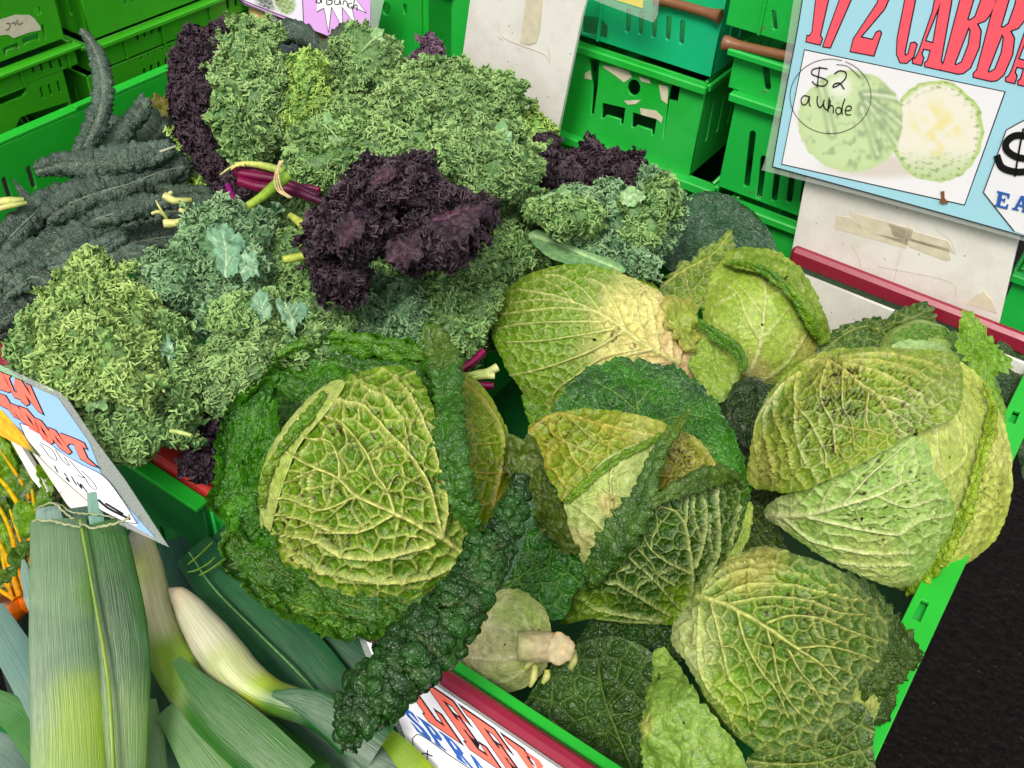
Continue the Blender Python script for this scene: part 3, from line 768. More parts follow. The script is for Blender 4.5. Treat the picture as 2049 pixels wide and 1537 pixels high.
for y in (.14, .36): loc(kk, 'rim_catch', [(-.004, .0055, y, y + .03, Hh + .0055, Hh + .010)], 'greenbright', .001)

# burgundy and red edge rails
def rail(label, s0, s1, t0, t1, z0, z1, mat, name='edge_rail'):
    o = bpy.data.objects.new(name, box_mesh(name, [(0, s1 - s0, 0, t1 - t0, 0, z1 - z0)], .004)); col.objects.link(o); o.data.materials.append(M[mat])
    o.location = st(s0, t0, z0); o.rotation_euler = (0, 0, rz); return tag(o, label, 'rail')
s_a, t_a = to_st(860, 1318, .012); s_b, _ = to_st(1200, 1545, .012)
rail('burgundy edge rail along the front, in front of the upturned cabbage', s_a - .12, s_b + .4, TF - .019, TF - .006, -.006, .012, 'burgundy')
s_c, t_c = to_st(1562, 520, .018)
rail('burgundy edge rail along the back, in front of the stained white board', s_c, s_c + .75, TB + .004, TB + .017, -.004, .018, 'burgundy')
s_d, t_d = to_st(22, 722, .008)
rail('short burgundy rail end below the black kale at the far edge', s_d - .3, s_d, TF + .004, TF + .022, -.02, .010, 'burgundy')
s_e, t_e = to_st(285, 900, .012); s_f, t_f = to_st(445, 1020, .012)
rail('worn red rail just behind the green rim under the curly kale', s_e, s_f + .03, TF + .006, TF + .030, -.02, .012, 'red')

# ------------------------------------------------------------------ crates stacked behind
WR = Plane(st(0, 1.053), B, -A)      # face of the right-hand stacks
WR.ex = B; WR.ey = Z
WL = Plane(st(-1.195, 0), A, B); WL.ex = A; WL.ey = Z
WR2 = Plane(st(0, 1.035), B, -A); WR2.ex = B; WR2.ey = Z
WR3 = Plane(st(0, 1.13), B, -A); WR3.ex = B; WR3.ey = Z

def stack_crate(label, pl, tl, br, holes, mat, depth=.28, lip=(.012, .010), group='green crates stacked behind the display', ribs=(), liptop=True, parts=(), mat2=None):
    """crate whose front face spans the sight lines tl (top left) and br (bottom right); holes are pixel outlines"""
    # the face is measured at its middle: left and right edges, then top and bottom
    xm, ym = (tl[0] + br[0]) / 2, (tl[1] + br[1]) / 2; x0 = pl.to(tl[0], ym)[0]; x1 = pl.to(br[0], ym)[0]; z1 = pl.to(xm, tl[1])[1]; z0 = pl.to(xm, br[1])[1]; w, h = x1 - x0, z1 - z0
    org = pl.o + pl.ex * x0 + Z * z0; rzz = math.atan2(pl.ex[1], pl.ex[0])
    e = empty('plastic_crate', tuple(org), label, 'crate', group, rzz)
    hs = []
    for hl in holes:
        q = [(p[0] - x0, p[1] - z0) for p in pl.loop(hl)]
        q = [(min(max(x, .002), w - .002), min(max(y, .002), h - .002)) for x, y in q]
        hs.append(q)
    wall_panel(e, 'front_panel', w, h, hs, mat, 0)
    ns = max(2, int(depth / .03)); sh = [slot(.03 + .03 * k, h * .5, .007, h * .45) for k in range(ns - 1)]
    wall_panel(e, 'side_panel', depth, h, sh, mat, 0, x=.0016, side=True); wall_panel(e, 'side_panel', depth, h, sh, mat, 0, x=w - .0016, side=True)
    wall_panel(e, 'back_panel', w, h, [], mat, depth)
    loc(e, 'base', [(.003, w - .003, .003, depth - .003, 0, .003)], mat2 or 'greendark')
    lw, lh = lip
    if liptop: loc(e, 'rim', [(-lw * .4, w + lw * .4, -lw, -.0018, h - lh, h), (-lw * .5, -.001, -.001, depth, h - lh, h - .0005), (w + .001, w + lw * .5, -.001, depth, h - lh, h - .0005)], mat, .0015)
    for (rx, rz0, rz1) in ribs: loc(e, 'rib', [(rx * w - .0012, rx * w + .0012, -.007, -.0018, rz0 * h, rz1 * h)], mat, .0005)
    return e, pl, (x0, z0, w, h)

def ps(k, ox, oy, x, y, w, h, t=-.1): return [(ox + a / k, oy + b / k) for a, b in slot(x, y, w, h, t)]
def pr(k, ox, oy, *pts): return [(ox + x / k, oy + y / k) for x, y in pts]
q3 = (3.725, 1100, 0); q8 = (3.66, 0, 0)
# right stack, top to bottom
e1, *_ = stack_crate('teal green crate with five tall slots, directly above the crate with the round hole', WR, (1100, -60), (1447, 104),
    [ps(*q3, x, y, 44, 190, .08) for x, y in ((590, 150), (685, 165), (785, 190), (890, 205), (992, 236))] + [pr(*q3, (250, 110), (390, 130), (440, 190), (435, 290), (240, 250))], 'teal', ribs=((.33, 0, 1),), liptop=False)
e2, pl2, dim2 = stack_crate('green crate with a round hole and torn label remains on its face', WR, (1040, 104), (1408, 292),
    [circle(1100 + 632 / 3.725, 650 / 3.725, 13.5, 20, 17), pr(*q3, (300, 430), (378, 445), (365, 640), (335, 860), (308, 850), (325, 640)), pr(*q3, (400, 760), (572, 800), (555, 930), (528, 925), (530, 890), (430, 860), (400, 885), (385, 880)),
     pr(*q3, (625, 830), (805, 885), (785, 1010), (762, 1005), (760, 970), (655, 935), (640, 955), (610, 945)), pr(*q3, (910, 620), (980, 640), (962, 760), (900, 745), (858, 1030), (843, 1035), (880, 760))], 'green')
for k, hl in enumerate([pr(*q3, (400, 480), (520, 500), (600, 530), (620, 570), (560, 610), (500, 560), (410, 500)), pr(*q3, (670, 565), (750, 590), (760, 620), (690, 600)), pr(*q3, (820, 625), (890, 640), (885, 770), (840, 740)), pr(*q3, (560, 745), (690, 740), (650, 770), (590, 775)), pr(*q3, (680, 800), (800, 820), (850, 870), (840, 910), (800, 880), (690, 850)), pr(*q3, (270, 540), (310, 520), (320, 590), (270, 580))]):
    o = WR.put('label_remnant', [hl], 'tape', e2, .0003, .0026)
stack_crate('green crate mostly hidden behind the purple kale, under the crate with the round hole', WR, (1030, 296), (1430, 420), [ps(*q3, 795, 1290, 30, 90)], 'green', lip=(.016, .012), ribs=((.62, 0, .8),))
stack_crate('light green crate at the top of the second stack, above a brown bar', WR2, (1462, -60), (1640, 76), [ps(*q3, 1680, 145, 42, 160)], 'greenlattice', lip=(.012, .012), ribs=((.42, 0, 1),), liptop=False)
stack_crate('green textured crate with one short slot, under the brown bar', WR2, (1462, 116), (1650, 204), [ps(*q3, 1622, 575, 58, 200)], 'greenlattice', lip=(.014, .008))
stack_crate('green textured crate with long slots, beside the lower edge of the big sign', WR2, (1452, 204), (1650, 412), [ps(*q3, x, y, 54, h, .12) for x, y, h in ((1495, 1180, 430), (1580, 1330, 360), (1690, 1370, 260), (1800, 1390, 240), (1900, 1400, 240))], 'greenlattice', lip=(.014, .010))
stack_crate('low green crate under the long slotted one, behind the dark cabbage leaf', WR2, (1445, 426), (1650, 600), [ps(*q3, 1560, 1720, 26, 80), ps(*q3, 1460, 1700, 26, 80)], 'green', lip=(.014, .010))
stack_crate('green crate seen past the end of the stained white board', WR2, (1985, 560), (2200, 760), [], 'greenlattice', lip=(.012, .010))
for lab, a_, b_, pl_ in (('brown wooden bar lying on top of the teal crate', (1318, -6), (1447, 30), WR), ('brown wooden bar between the two light green crates', (1454, 82), (1640, 122), WR2)):
    p0 = pl_.to(*a_); p1 = pl_.to(*b_); q = [pl_.o + pl_.ex * p[0] + Z * p[1] - A * .006 for p in (p0, p1)]
    n_ = 14; tt = np.linspace(0, 1, n_)[:, None]; pts = q[0] * (1 - tt) + q[1] * tt
    rr = .0055 + .0025 * np.exp(-((1 - tt[:, 0]) / .12) ** 2) + .003 * np.exp(-(tt[:, 0] / .12) ** 2)
    o = link('wooden_bar', tube_mesh('wooden_bar', pts, rr, 12), M['brown']); tag(o, lab, 'bar')
# middle crates behind the lilac sign and the tall board
stack_crate('green crate with a round dark hole, between the lilac sign and the tall white board', WR3, (690, -60), (905, 190), [circle(775, 17, 9, 16, 14), pr(3.725, 500 + 0, 0, (1150, 20), (1180, 30), (1175, 110), (1150, 105))], 'green', ribs=((.75, 0, 1),))
stack_crate('green crate just behind the edge of the tall white board', WR3, (860, -60), (1130, 260), [], 'green', lip=(.012, .01))
# left stacks
ea, *_ = stack_crate('dark green crate with a stained paper label, top of the far stack', WL, (-60, -70), (112, 112),
    [pr(*q8, (225, 60), (285, 42), (300, 100), (240, 120)), pr(*q8, (292, 180), (310, 170), (332, 290), (318, 295)), pr(*q8, (152, 275), (270, 235), (285, 290), (262, 300), (258, 285), (180, 320), (160, 350)), pr(*q8, (10, 350), (125, 305), (135, 350), (118, 358), (110, 345), (45, 370), (40, 410), (20, 400))], 'greenyellow', lip=(.008, .008))
WL.put('paper_label', [pr(*q8, (-10, 140), (100, 105), (205, 105), (240, 130), (285, 190), (290, 215), (200, 235), (90, 275), (50, 250), (-10, 255))], 'tape', ea, .0003, .0026)
WL.ink('pen_mark', [pr(*q8, (35, 170), (55, 165), (62, 190), (45, 215), (30, 210)), pr(*q8, (70, 170), (95, 160), (100, 185)), pr(*q8, (118, 140), (112, 165), (135, 172), (158, 160))], 1.6, 'ink_dark', ea, .0032)
stack_crate('green crate with a black hand hole and slotted rim, under the labelled one', WL, (-60, 172), (152, 330),
    [ps(*q8, x, y, 20, 90, -.25) for x, y in ((300, 675), (360, 652), (425, 632), (490, 612))] + [pr(*q8, (-60, 720), (60, 650), (170, 612), (192, 640), (185, 680), (150, 712), (-60, 790)), pr(*q8, (492, 695), (540, 680), (550, 800), (530, 805), (525, 730), (500, 735)), pr(*q8, (142, 855), (180, 840), (215, 900), (232, 950), (215, 955), (195, 905), (165, 905))], 'greenyellow', liptop=False)
stack_crate('slotted green crate between the labelled crate and the one with a hand hole', WL, (-60, 120), (158, 168), [ps(*q8, x, y, 24, 76, -.3) for x, y in ((235, 500), (297, 488), (365, 470), (435, 462))], 'greenyellow', lip=(.014, .006), ribs=((.9, 0, 1), (.42, 0, 1)))
stack_crate('plain green crate at the top of the nearer stack behind the black kale', WL, (150, -120), (560, 12), [ps(*q8, 910, 15, 20, 50), ps(*q8, 965, 0, 20, 50)], 'greenyellow', lip=(.008, .008))
stack_crate('green crate with a ribbed corner rim and red paint spots, under the plain one', WL, (160, 18), (560, 72), [ps(*q8, x, y, 22, 78, -.1) for x, y in ((1000, 258), (1052, 236), (1105, 216), (1160, 198), (1662, 30), (1720, 10))], 'greenyellow', lip=(.014, .007), ribs=((.0, 0, 1), (.16, 0, 1), (.345, 0, 1), (.6, 0, 1)))
stack_crate('green crate with three rows of slots behind the tall purple kale', WL, (168, 76), (560, 190), [ps(*q8, x, y, 22, 78, -.1) for x, y in ((1025, 395), (1080, 372), (1132, 350), (1185, 328), (1238, 308), (1680, 165), (1740, 140))] + [ps(*q8, x, y, 24, 90, -.1) for x, y in ((1055, 540), (1105, 515), (1160, 490), (1213, 465), (1265, 440))], 'greenyellow', lip=(.006, .006), liptop=False)
for k, (x, y, r) in enumerate(((723, 275, 14), (775, 178, 20))):
    pass

# ------------------------------------------------------------------ signs
# tall white board
BP = Plane(st(0, 1.0), B, -A); BP.ex = B; BP.ey = Z
b1 = empty('sign_board', tuple(st(-.75, 1.0, 0)), 'tall blank white ribbed board with a strip of old tape, rising out of the kale', 'board', rz=0)
BP.put('board_face', [[(955, -80), (1192, -80), (1166, 30), (1112, 292), (1090, 330), (900, 300), (926, 130), (944, 0)]], 'board', b1, .005, bevel=.0006)
BP.put('old_tape', [[(1058, -40), (1094, -40), (1084, 60), (1076, 84), (1060, 88), (1045, 84), (1052, 30)]], 'tape', b1, .0004, .0036)
BP.ink('scratch', [[(1000, 40), (1003, 60), (1015, 75), (1050, 90), (1090, 105), (1104, 122)], [(1104, 122), (1103, 105), (1098, 88)], [(999, 70), (1010, 78)]], 1.1, 'tape', b1, .0040)
# stained board under the big sign
BQ = Plane(st(0, .990), B, -A); BQ.ex = B; BQ.ey = Z
b2 = empty('sign_board', tuple(st(-.1, .99, 0)), 'stained white board with old tape marks, standing behind the burgundy rail', 'board', rz=0)
BQ.put('board_face', [[(1660, 200), (2100, 320), (2049, 430), (1995, 660), (1985, 720), (1570, 575), (1586, 505), (1612, 370)]], 'board', b2, .005, bevel=.0006)
for l in ([(1700, 418), (1725, 428), (1830, 455), (1822, 490), (1740, 462), (1720, 450)], [(1675, 430), (1705, 432), (1735, 462), (1820, 478), (1815, 495), (1672, 455)], [(1825, 475), (1900, 495), (1905, 518), (1895, 520), (1822, 492)], [(1952, 590), (1970, 580), (1988, 600), (1997, 625), (1935, 605)], [(1780, 445), (1900, 480), (1912, 505), (1790, 470)]):
    BQ.put('old_tape', [l], 'tape', b2, .0004, .0032)
BQ.ink('scratch', [[(1705, 485), (1720, 510), (1727, 540)], [(1822, 440), (1800, 520), (1785, 590)], [(1680, 540), (1790, 575)], [(1760, 530), (1900, 560), (1915, 590)], [(1875, 455), (1905, 480), (1915, 508)]], 1.0, 'tape', b2, .0036)
# inner face of the same board under the rail
BR_ = Plane(st(0, TB - .016), B, -A); BR_.ex = B; BR_.ey = Z
o = BR_.put('liner_board', [[(1560, 530), (2060, 730), (2100, 900), (1560, 780)]], 'board', None, .004); tag(o, 'grey white ribbed liner board inside the crate, below the burgundy rail', 'board')

# big sign: half cabbages
SG = Plane(st(0, .968) + Z * 0, B, -A + Z * .05)
sg = empty('price_sign', tuple(st(-.05, .968, .2)), 'large sky blue laminated price sign for half cabbages with red lettering', 'sign', rz=0)
k4 = (3.73, 1500, 0)
SG.put('laminate', [[(1602, -90), (2300, -90), (2300, 560), (2049, 482), (1700, 385), (1524, 340), (1530, 325), (1560, 180)]], 'film', sg, .0008, 0)
SG.put('blue_print', [pr(*k4, (435, -300), (3000, -300), (3000, 2100), (2060, 1760), (1200, 1520), (175, 1240), (360, 230))], 'paper_blue', sg, .0005, .0010)
SG.ink('print_edge', [(pr(*k4, (445, -300), (360, 230), (262, 740), (175, 1240)), 2.), (pr(*k4, (175, 1240), (1200, 1520), (2060, 1760)), 2.)], 2, 'ink_dark', sg, .0018)
def picture(pl, name, quad, nu, nv, fn, parent, lift):
    u, v = np.meshgrid(np.linspace(0, 1, nu), np.linspace(0, 1, nv), indexing='ij'); q = np.array(quad, float)
    p = (1 - u)[..., None] * ((1 - v)[..., None] * q[0] + v[..., None] * q[3]) + u[..., None] * ((1 - v)[..., None] * q[1] + v[..., None] * q[2])
    l = pl.to(p[..., 0], p[..., 1]); Pw = pl.o + pl.ex * l[..., :1] + pl.ey * l[..., 1:] + pl.n * lift
    C = fn(p[..., 0], p[..., 1]); fcs = grid_faces(nu, nv, False)
    return link(name, np_mesh(name, Pw.reshape(-1, 3), fcs, np.concatenate([C, np.zeros(C.shape[:2] + (1,))], -1).reshape(-1, 4)), M['print'], parent)
def cab_art(px, py):
    x = (px - 1500) * 3.73; y = py * 3.73; X = np.stack([x, y], -1) / 100.
    C = np.ones(x.shape + (3,)) * H('#f2f0f6')
    def mixin(C, col_, k): k = np.clip(k, 0, 1)[..., None]; return C * (1 - k) + col_ * k
    sh = 1 - sm(np.hypot((x - 980) / 560, (y - 1240) / 120), .4, 1); C = mixin(C, H('#d8cfc4'), sh * .8)
    n = snoise(X, 1.6, 5, 4); n2 = snoise(X, .6, 6, 3)
    r1 = np.hypot((x - 760) / 400, (y - 900) / 385) + .03 * n; k1 = 1 - sm(r1, .96, 1.0)
    c1 = H('#d0e4b0')[None, None] * np.ones_like(C); c1 = mixin(c1, H('#a8bf94'), sm(n + .4 * (x - 760) / 400, .0, .8)); c1 = mixin(c1, H('#eef4e4'), sm(.7 - np.hypot((x - 680) / 180, (y - 640) / 190), 0, .5)); c1 = mixin(c1, H('#bcd494'), sm(r1, .8, 1.) * .5)
    for (ax, ay, bx, by) in ((530, 620, 620, 1000), (870, 720, 1160, 940), (870, 750, 1120, 1090), (840, 800, 960, 1150), (860, 700, 1130, 740)):
        t = np.clip(((x - ax) * (bx - ax) + (y - ay) * (by - ay)) / ((bx - ax) ** 2 + (by - ay) ** 2), 0, 1); d = np.hypot(x - ax - t * (bx - ax), y - ay - t * (by - ay) + 14 * np.sin(t * 3)); c1 = mixin(c1, H('#e6eed6'), np.exp(-(d / 9) ** 2)); c1 = mixin(c1, H('#8fa67c'), .5 * np.exp(-((d - 26) / 16) ** 2))
    r2 = np.hypot((x - 1400) / 355, (y - 975) / 385) + .03 * snoise(X, 2.2, 9, 3); k2 = 1 - sm(r2, .97, 1.0)
    c2 = H('#f2efe0')[None, None] * np.ones_like(C); c2 = mixin(c2, H('#f0e6a6'), sm(snoise(X, 2.4, 12, 3) + .4, .1, 1.) * (1 - sm(r2, .3, .8))); c2 = mixin(c2, H('#b8d478'), sm(r2, .84, .97)); c2 = mixin(c2, H('#8fae60'), sm(n2, .1, .7) * sm(r2, .72, .9) * .9); c2 = mixin(c2, H('#c4d8a0'), sm(y, 1080, 1300) * .8); c2 = mixin(c2, H('#7c9c58'), sm(n2, .2, .6) * sm(y, 1080, 1250) * .6)
    C = C * (1 - k2[..., None]) + c2 * k2[..., None]; C = C * (1 - k1[..., None]) + c1 * k1[..., None]
    return C
pq = pr(*k4, (418, 372), (1905, 683), (1606, 1520), (248, 1218))
SG.put('picture_border', [pr(*k4, (412, 364), (1916, 679), (1610, 1530), (240, 1224))], 'ink_dark', sg, .0002, .0016)
picture(SG, 'cabbage_picture', pq, 190, 140, cab_art, sg, .0021)
def letters(pl, name, outlines, fill, parent, lift, off):
    for k, loops in enumerate(outlines):
        e = pl.put('letter_outline', loops, 'ink_dark', parent, .0002, lift, offset=off)
        f = pl.put('letter', loops, fill, parent, .0002, lift + .0005, offset=0)
one = [(530, -260), (640, -260), (585, 20), (530, 262), (545, 288), (530, 328), (430, 305), (437, 265), (455, 268), (475, 232)]
slash = [(770, -260), (870, -260), (605, 350), (555, 342)]
two = [(800, -140), (860, -250), (1040, -250), (1080, -100), (1010, 62), (830, 275), (925, 295), (950, 240), (975, 230), (985, 245), (930, 410), (760, 378), (782, 288), (960, 20), (985, -80), (960, -160), (900, -150), (880, -60)]
cc_ = [(1240, -240), (1380, -240), (1370, -60), (1330, -60), (1320, -180), (1270, -160), (1160, 390), (1165, 415), (1190, 400), (1210, 320), (1235, 315), (1250, 330), (1225, 420), (1175, 465), (1130, 460), (1105, 400), (1110, 280), (1190, -120)]
aa_ = ([(1440, -240), (1540, -240), (1505, 30), (1430, 450), (1440, 470), (1425, 515), (1315, 490), (1315, 465), (1335, 450), (1358, 370), (1302, 357), (1285, 400), (1300, 430), (1285, 480), (1225, 465), (1225, 440), (1245, 430), (1270, 380), (1370, 90)], [(1430, 10), (1375, 320), (1312, 303)])
bb_ = ([(1640, -240), (1830, -240), (1870, -120), (1850, 0), (1800, 100), (1760, 150), (1700, 172), (1728, 230), (1715, 350), (1650, 500), (1600, 540), (1560, 545), (1430, 515), (1430, 490), (1455, 465)], [(1715, -150), (1760, -120), (1740, -20), (1690, 120), (1650, 150), (1628, 145)], [(1640, 195), (1655, 220), (1640, 330), (1590, 460), (1545, 485), (1532, 475)])
def shf(l, dx, dy): return [(x + dx, y + dy) for x, y in l]
glyphs = [[one], [slash], [two], [cc_], list(aa_), list(bb_), [shf(l, 248, 54) for l in bb_], [shf(l, 695, 135) for l in aa_]]
letters(SG, 'title', [[pr(*k4, *l) for l in g_] for g_ in glyphs], 'ink_red', sg, .0016, .0011)
SG.put('price_flash', [pr(*k4, (1920, 965), (2120, 860), (2500, 930), (2500, 1900), (1980, 1720), (1750, 1430))], 'paper_white', sg, .0002, .0017)
SG.ink('flash_outline', [(pr(*k4, (2200, 830), (2048, 895), (1920, 965)), 2), (pr(*k4, (1920, 965), (1835, 1200), (1750, 1430)), 2), (pr(*k4, (1750, 1430), (1860, 1570), (1980, 1720)), 2)], 2, 'ink_dark', sg, .0023)
SG.ink('handwriting', [(pr(*k4, (590, 508), (530, 500), (478, 515), (478, 550), (560, 580), (590, 605), (560, 635), (500, 625), (475, 600)), 2.4), (pr(*k4, (532, 490), (522, 560), (512, 645)), 2.4), (pr(*k4, (640, 545), (680, 522), (725, 535), (722, 580), (675, 625), (632, 645), (640, 622), (680, 615), (715, 660)), 2.6),
    (pr(*k4, (450, 715), (415, 708), (392, 740), (405, 775), (435, 765), (455, 712), (452, 760), (462, 788)), 2.2), (pr(*k4, (515, 710), (512, 760), (530, 795), (555, 775), (565, 735), (560, 780), (580, 812), (605, 790), (610, 740)), 2.4), (pr(*k4, (602, 720), (592, 830)), 2.4), (pr(*k4, (595, 800), (618, 780), (632, 795), (632, 840)), 2.2), (pr(*k4, (690, 800), (665, 795), (650, 820), (665, 845), (688, 835), (692, 800)), 2.2), (pr(*k4, (720, 730), (700, 790), (698, 850)), 2.4), (pr(*k4, (722, 820), (760, 815), (765, 790), (740, 785), (722, 815), (730, 848), (765, 850)), 2.2)], 2, 'ink_black', sg, .0029)
SG.ink('pen_circle', [([(1500 + (612 + 302 * math.cos(a)) / 3.73, (712 + 278 * math.sin(a)) / 3.73) for a in np.linspace(-1.2, 5.0, 28)], 1.1), (pr(*k4, (655, 475), (740, 490), (830, 570)), 1.2)], 1.1, 'ink_black', sg, .0029)
SG.ink('price_figure', [(pr(*k4, (2090, 1010), (1990, 1005), (1925, 1050), (1925, 1110), (1990, 1160), (2080, 1180)), 14), (pr(*k4, (1850, 1150), (1890, 1240), (1990, 1275), (2090, 1270)), 14), (pr(*k4, (2050, 950), (2020, 1100), (1985, 1310)), 4)], 10, 'ink_black', sg, .0029)
def slabE(x, y, w, h, sk): 
    pts = [(0, 0), (1, 0), (1, .3), (.86, .3), (.8, .14), (.42, .14), (.42, .42), (.6, .42), (.62, .34), (.72, .34), (.72, .62), (.62, .62), (.6, .54), (.42, .54), (.42, .87), (.82, .87), (.9, .68), (1.03, .68), (1.0, 1), (0, 1), (0, .9), (.12, .87), (.12, .12), (0, .1)]
    return [(x + a * w - sk * b * h, y + b * h + a * w * .26) for a, b in pts]
def slabA(x, y, w, h, sk): 
    f = lambda pts: [(x + a * w - sk * b * h, y + b * h + a * w * .26) for a, b in pts]
    return [f([(.38, 0), (.62, 0), (.92, .88), (1.05, .9), (1.05, 1), (.6, 1), (.6, .9), (.68, .88), (.62, .7), (.34, .7), (.28, .88), (.4, .9), (.4, 1), (-.05, 1), (-.05, .9), (.08, .88)]), f([(.48, .25), (.58, .58), (.38, .58)])]
SG.put('letter', [pr(*k4, *slabE(1855, 1415, 95, 115, .18))], 'ink_blue', sg, .0002, .0029)
for l in (slabA(1990, 1440, 110, 115, .18),): SG.put('letter', [pr(*k4, *q) for q in l], 'ink_blue', sg, .0002, .0029)
SG.put('dirt_speck', [pr(*k4, (1435, 1420), (1460, 1418), (1462, 1470), (1490, 1505), (1450, 1512), (1425, 1495), (1440, 1465))], 'brown', sg, .0012, .0032)

# lilac sign
LP = Plane(st(-.9, 1.05, .06), B, -A + Z * .35)
ls = empty('price_sign', tuple(st(-.95, 1.05, .06)), 'lilac laminated price sign with a white starburst, above the black kale', 'sign')
LP.put('laminate', [[(440, -60), (775, -60), (768, 0), (756, 55), (760, 90), (700, 80), (520, 22), (462, 0)]], 'film', ls, .0008, -.0004)
LP.put('lilac_print', [[(455, -60), (740, -60), (742, 0), (741, 75), (690, 82), (660, 73), (480, 2)]], 'paper_pink', ls, .0005, .0008)
LP.ink('print_edge', [([(455, -30), (482, 2), (560, 36), (662, 74)], 1.2)], 1, 'ink_dark', ls, .0016)
def kale_art(px, py):
    X = np.stack([px, py], -1); C = np.ones(px.shape + (3,)) * H('#e2dcee'); n = snoise(X, 9, 3, 3); d = sm(1 - np.hypot((px - 540) / 36, (py + 8) / 38), .0, .5); k = np.clip(d * (.8 + .5 * n), 0, 1)[..., None]; C = C * (1 - k) + H('#46503c') * k
    d = sm(1 - np.hypot((px - 575) / 22, (py - 8) / 26), .0, .4); k = np.clip(d * (.8 + .5 * n), 0, 1)[..., None]; C = C * (1 - k) + H('#7c9a3c') * k
    d = np.exp(-((px - 548 - (py) * .35) / 3.) ** 2) * (py < 26); k = d[..., None]; return C * (1 - k) + H('#cfd4b8') * k
picture(LP, 'kale_picture', [(480, -50), (605, -50), (609, 46), (492, 2)], 70, 60, kale_art, ls, .0016)
LP.ink('picture_border', [([(605, -50), (607, 0), (609, 46)], 1.2), ([(609, 46), (550, 26), (492, 2)], 1.2)], 1, 'ink_dark', ls, .0020)
star = [(640, -50), (635, 24), (650, 16), (659, 66), (665, 14), (688, 58), (686, 14), (714, 52), (705, 12), (735, 26), (712, -4), (735, -50)]
LP.put('starburst', [star], 'paper_white', ls, .0002, .0014); LP.ink('starburst_outline', [([star[k], star[k + 1]], .9) for k in range(1, len(star) - 2)], 1, 'ink_dark', ls, .0020)
LP.ink('handwriting', [([(638, -2), (634, 4), (642, 6), (644, -2), (646, 6)], 1.8), ([(657, -12), (656, 8), (664, 8), (667, 2), (658, 0)], 1.8), ([(672, -2), (672, 8), (680, 8), (682, 0), (684, 10)], 1.6), ([(688, 10), (690, 2), (696, 4), (697, 14)], 1.6), ([(706, 6), (700, 8), (700, 15), (707, 16)], 1.6), ([(712, -4), (708, 18)], 1.6), ([(710, 12), (716, 10), (716, 21)], 1.5)], 1.6, 'ink_black', ls, .0022)
CBp = Plane(st(-.9, 1.056, .05), B, -A + Z * .2)
o = CBp.put('cardboard_piece', [[(498, 8), (530, 28), (572, 44), (575, 70), (560, 75), (520, 70), (500, 40)]], 'cardboard', None, .002); tag(o, 'torn yellow cardboard piece with a white tape patch, under the lilac sign', 'cardboard')
o.location.z -= 0
M['redbrown'] = simple('red_brown_card', (.22, .06, .03), .6)
o2 = CBp.put('tape_patch', [[(534, 26), (556, 36), (554, 48), (537, 46)]], 'paper_white', None, .0004, .0016); o2.parent = o; o2.matrix_parent_inverse = o.matrix_world.inverted()
o = CBp.put('card_strip', [[(570, 44), (665, 76), (690, 84), (690, 100), (575, 78)]], 'redbrown', None, .002); tag(o, 'red brown card strip just under the lilac sign', 'card')

# sign with yellow flash at the top edge
YP = Plane(st(0, 1.0), B, -A); YP.ex = B; YP.ey = Z
ys = empty('price_sign', tuple(st(-.5, 1.0, .25)), 'corner of a laminated yellow print hanging over the teal crate', 'sign')
YP.put('laminate', [[(1170, -70), (1325, -70), (1316, 30), (1308, 45), (1200, 5), (1180, -5)]], 'film', ys, .0008, 0)
YP.put('yellow_print', [[(1180, -60), (1292, -60), (1287, 16), (1235, 0), (1190, -20)]], 'paper_yellow', ys, .0004, .0009)

# golden beetroot sign, leaning out over the front rim
GP = Plane(P(150, 900, .10), B, Z * .75 - A * .65)
gs = empty('price_sign', tuple(P(150, 900, .10)), 'pale blue laminated sign with orange lettering, leaning at the front of the curly kale', 'sign')
GP.put('laminate', [[(-80, 690), (0, 730), (120, 785), (140, 805), (190, 880), (250, 960), (338, 1095), (240, 1050), (120, 935), (0, 835), (-80, 790)]], 'film', gs, .0008, 0)
GP.put('blue_print', [[(-80, 700), (0, 742), (70, 775), (118, 797), (180, 885), (205, 950), (262, 1020), (312, 1076), (280, 1060), (240, 1035), (130, 935), (0, 822), (-80, 770)]], 'paper_blue2', gs, .0005, .0009)
k7 = (2.795, 0, 700)
def ginl(pts): return pr(*k7, *pts)
gl = [[[(-60, 100), (20, 130), (45, 160), (75, 230), (60, 240), (-60, 200)], ], [[(25, 135), (70, 150), (60, 165), (90, 235), (110, 245), (125, 280), (95, 270), (60, 215), (35, 165)]], [[(95, 165), (130, 175), (190, 270), (160, 195), (180, 205), (250, 360), (225, 345), (150, 250), (175, 305), (160, 315), (130, 290), (90, 200)]],
      [[(-20, 240), (40, 260), (60, 290), (85, 350), (120, 390), (90, 375), (60, 335), (30, 320), (-20, 290)]], [[(60, 300), (110, 320), (125, 345), (150, 400), (165, 425), (130, 400), (105, 365), (75, 340)]],
      [[(120, 320), (160, 335), (215, 400), (235, 455), (225, 470), (180, 445), (130, 370)], [(150, 355), (185, 395), (208, 440), (175, 400)]], [[(205, 385), (240, 400), (290, 465), (310, 520), (295, 530), (250, 500), (205, 420)], [(228, 412), (262, 460), (285, 505), (250, 462)]], [[(285, 440), (320, 455), (375, 530), (410, 575), (395, 585), (345, 550), (290, 480)], [(310, 468), (345, 515), (370, 552), (330, 510)]],
      [[(350, 470), (440, 505), (480, 525), (495, 555), (470, 545), (500, 610), (550, 655), (520, 645), (460, 610), (425, 530), (400, 525), (385, 540), (345, 480)]]]
letters(GP, 'title', [[ginl(l) for l in g_] for g_ in gl], 'ink_coral', gs, .0015, .0007)
GP.put('price_panel', [pr(*k7, (122, 415), (200, 440), (330, 560), (460, 640), (560, 690), (620, 740), (700, 850), (780, 975), (770, 990), (700, 960), (560, 890), (400, 760), (250, 620), (160, 500))], 'paper_white', gs, .0002, .0015)
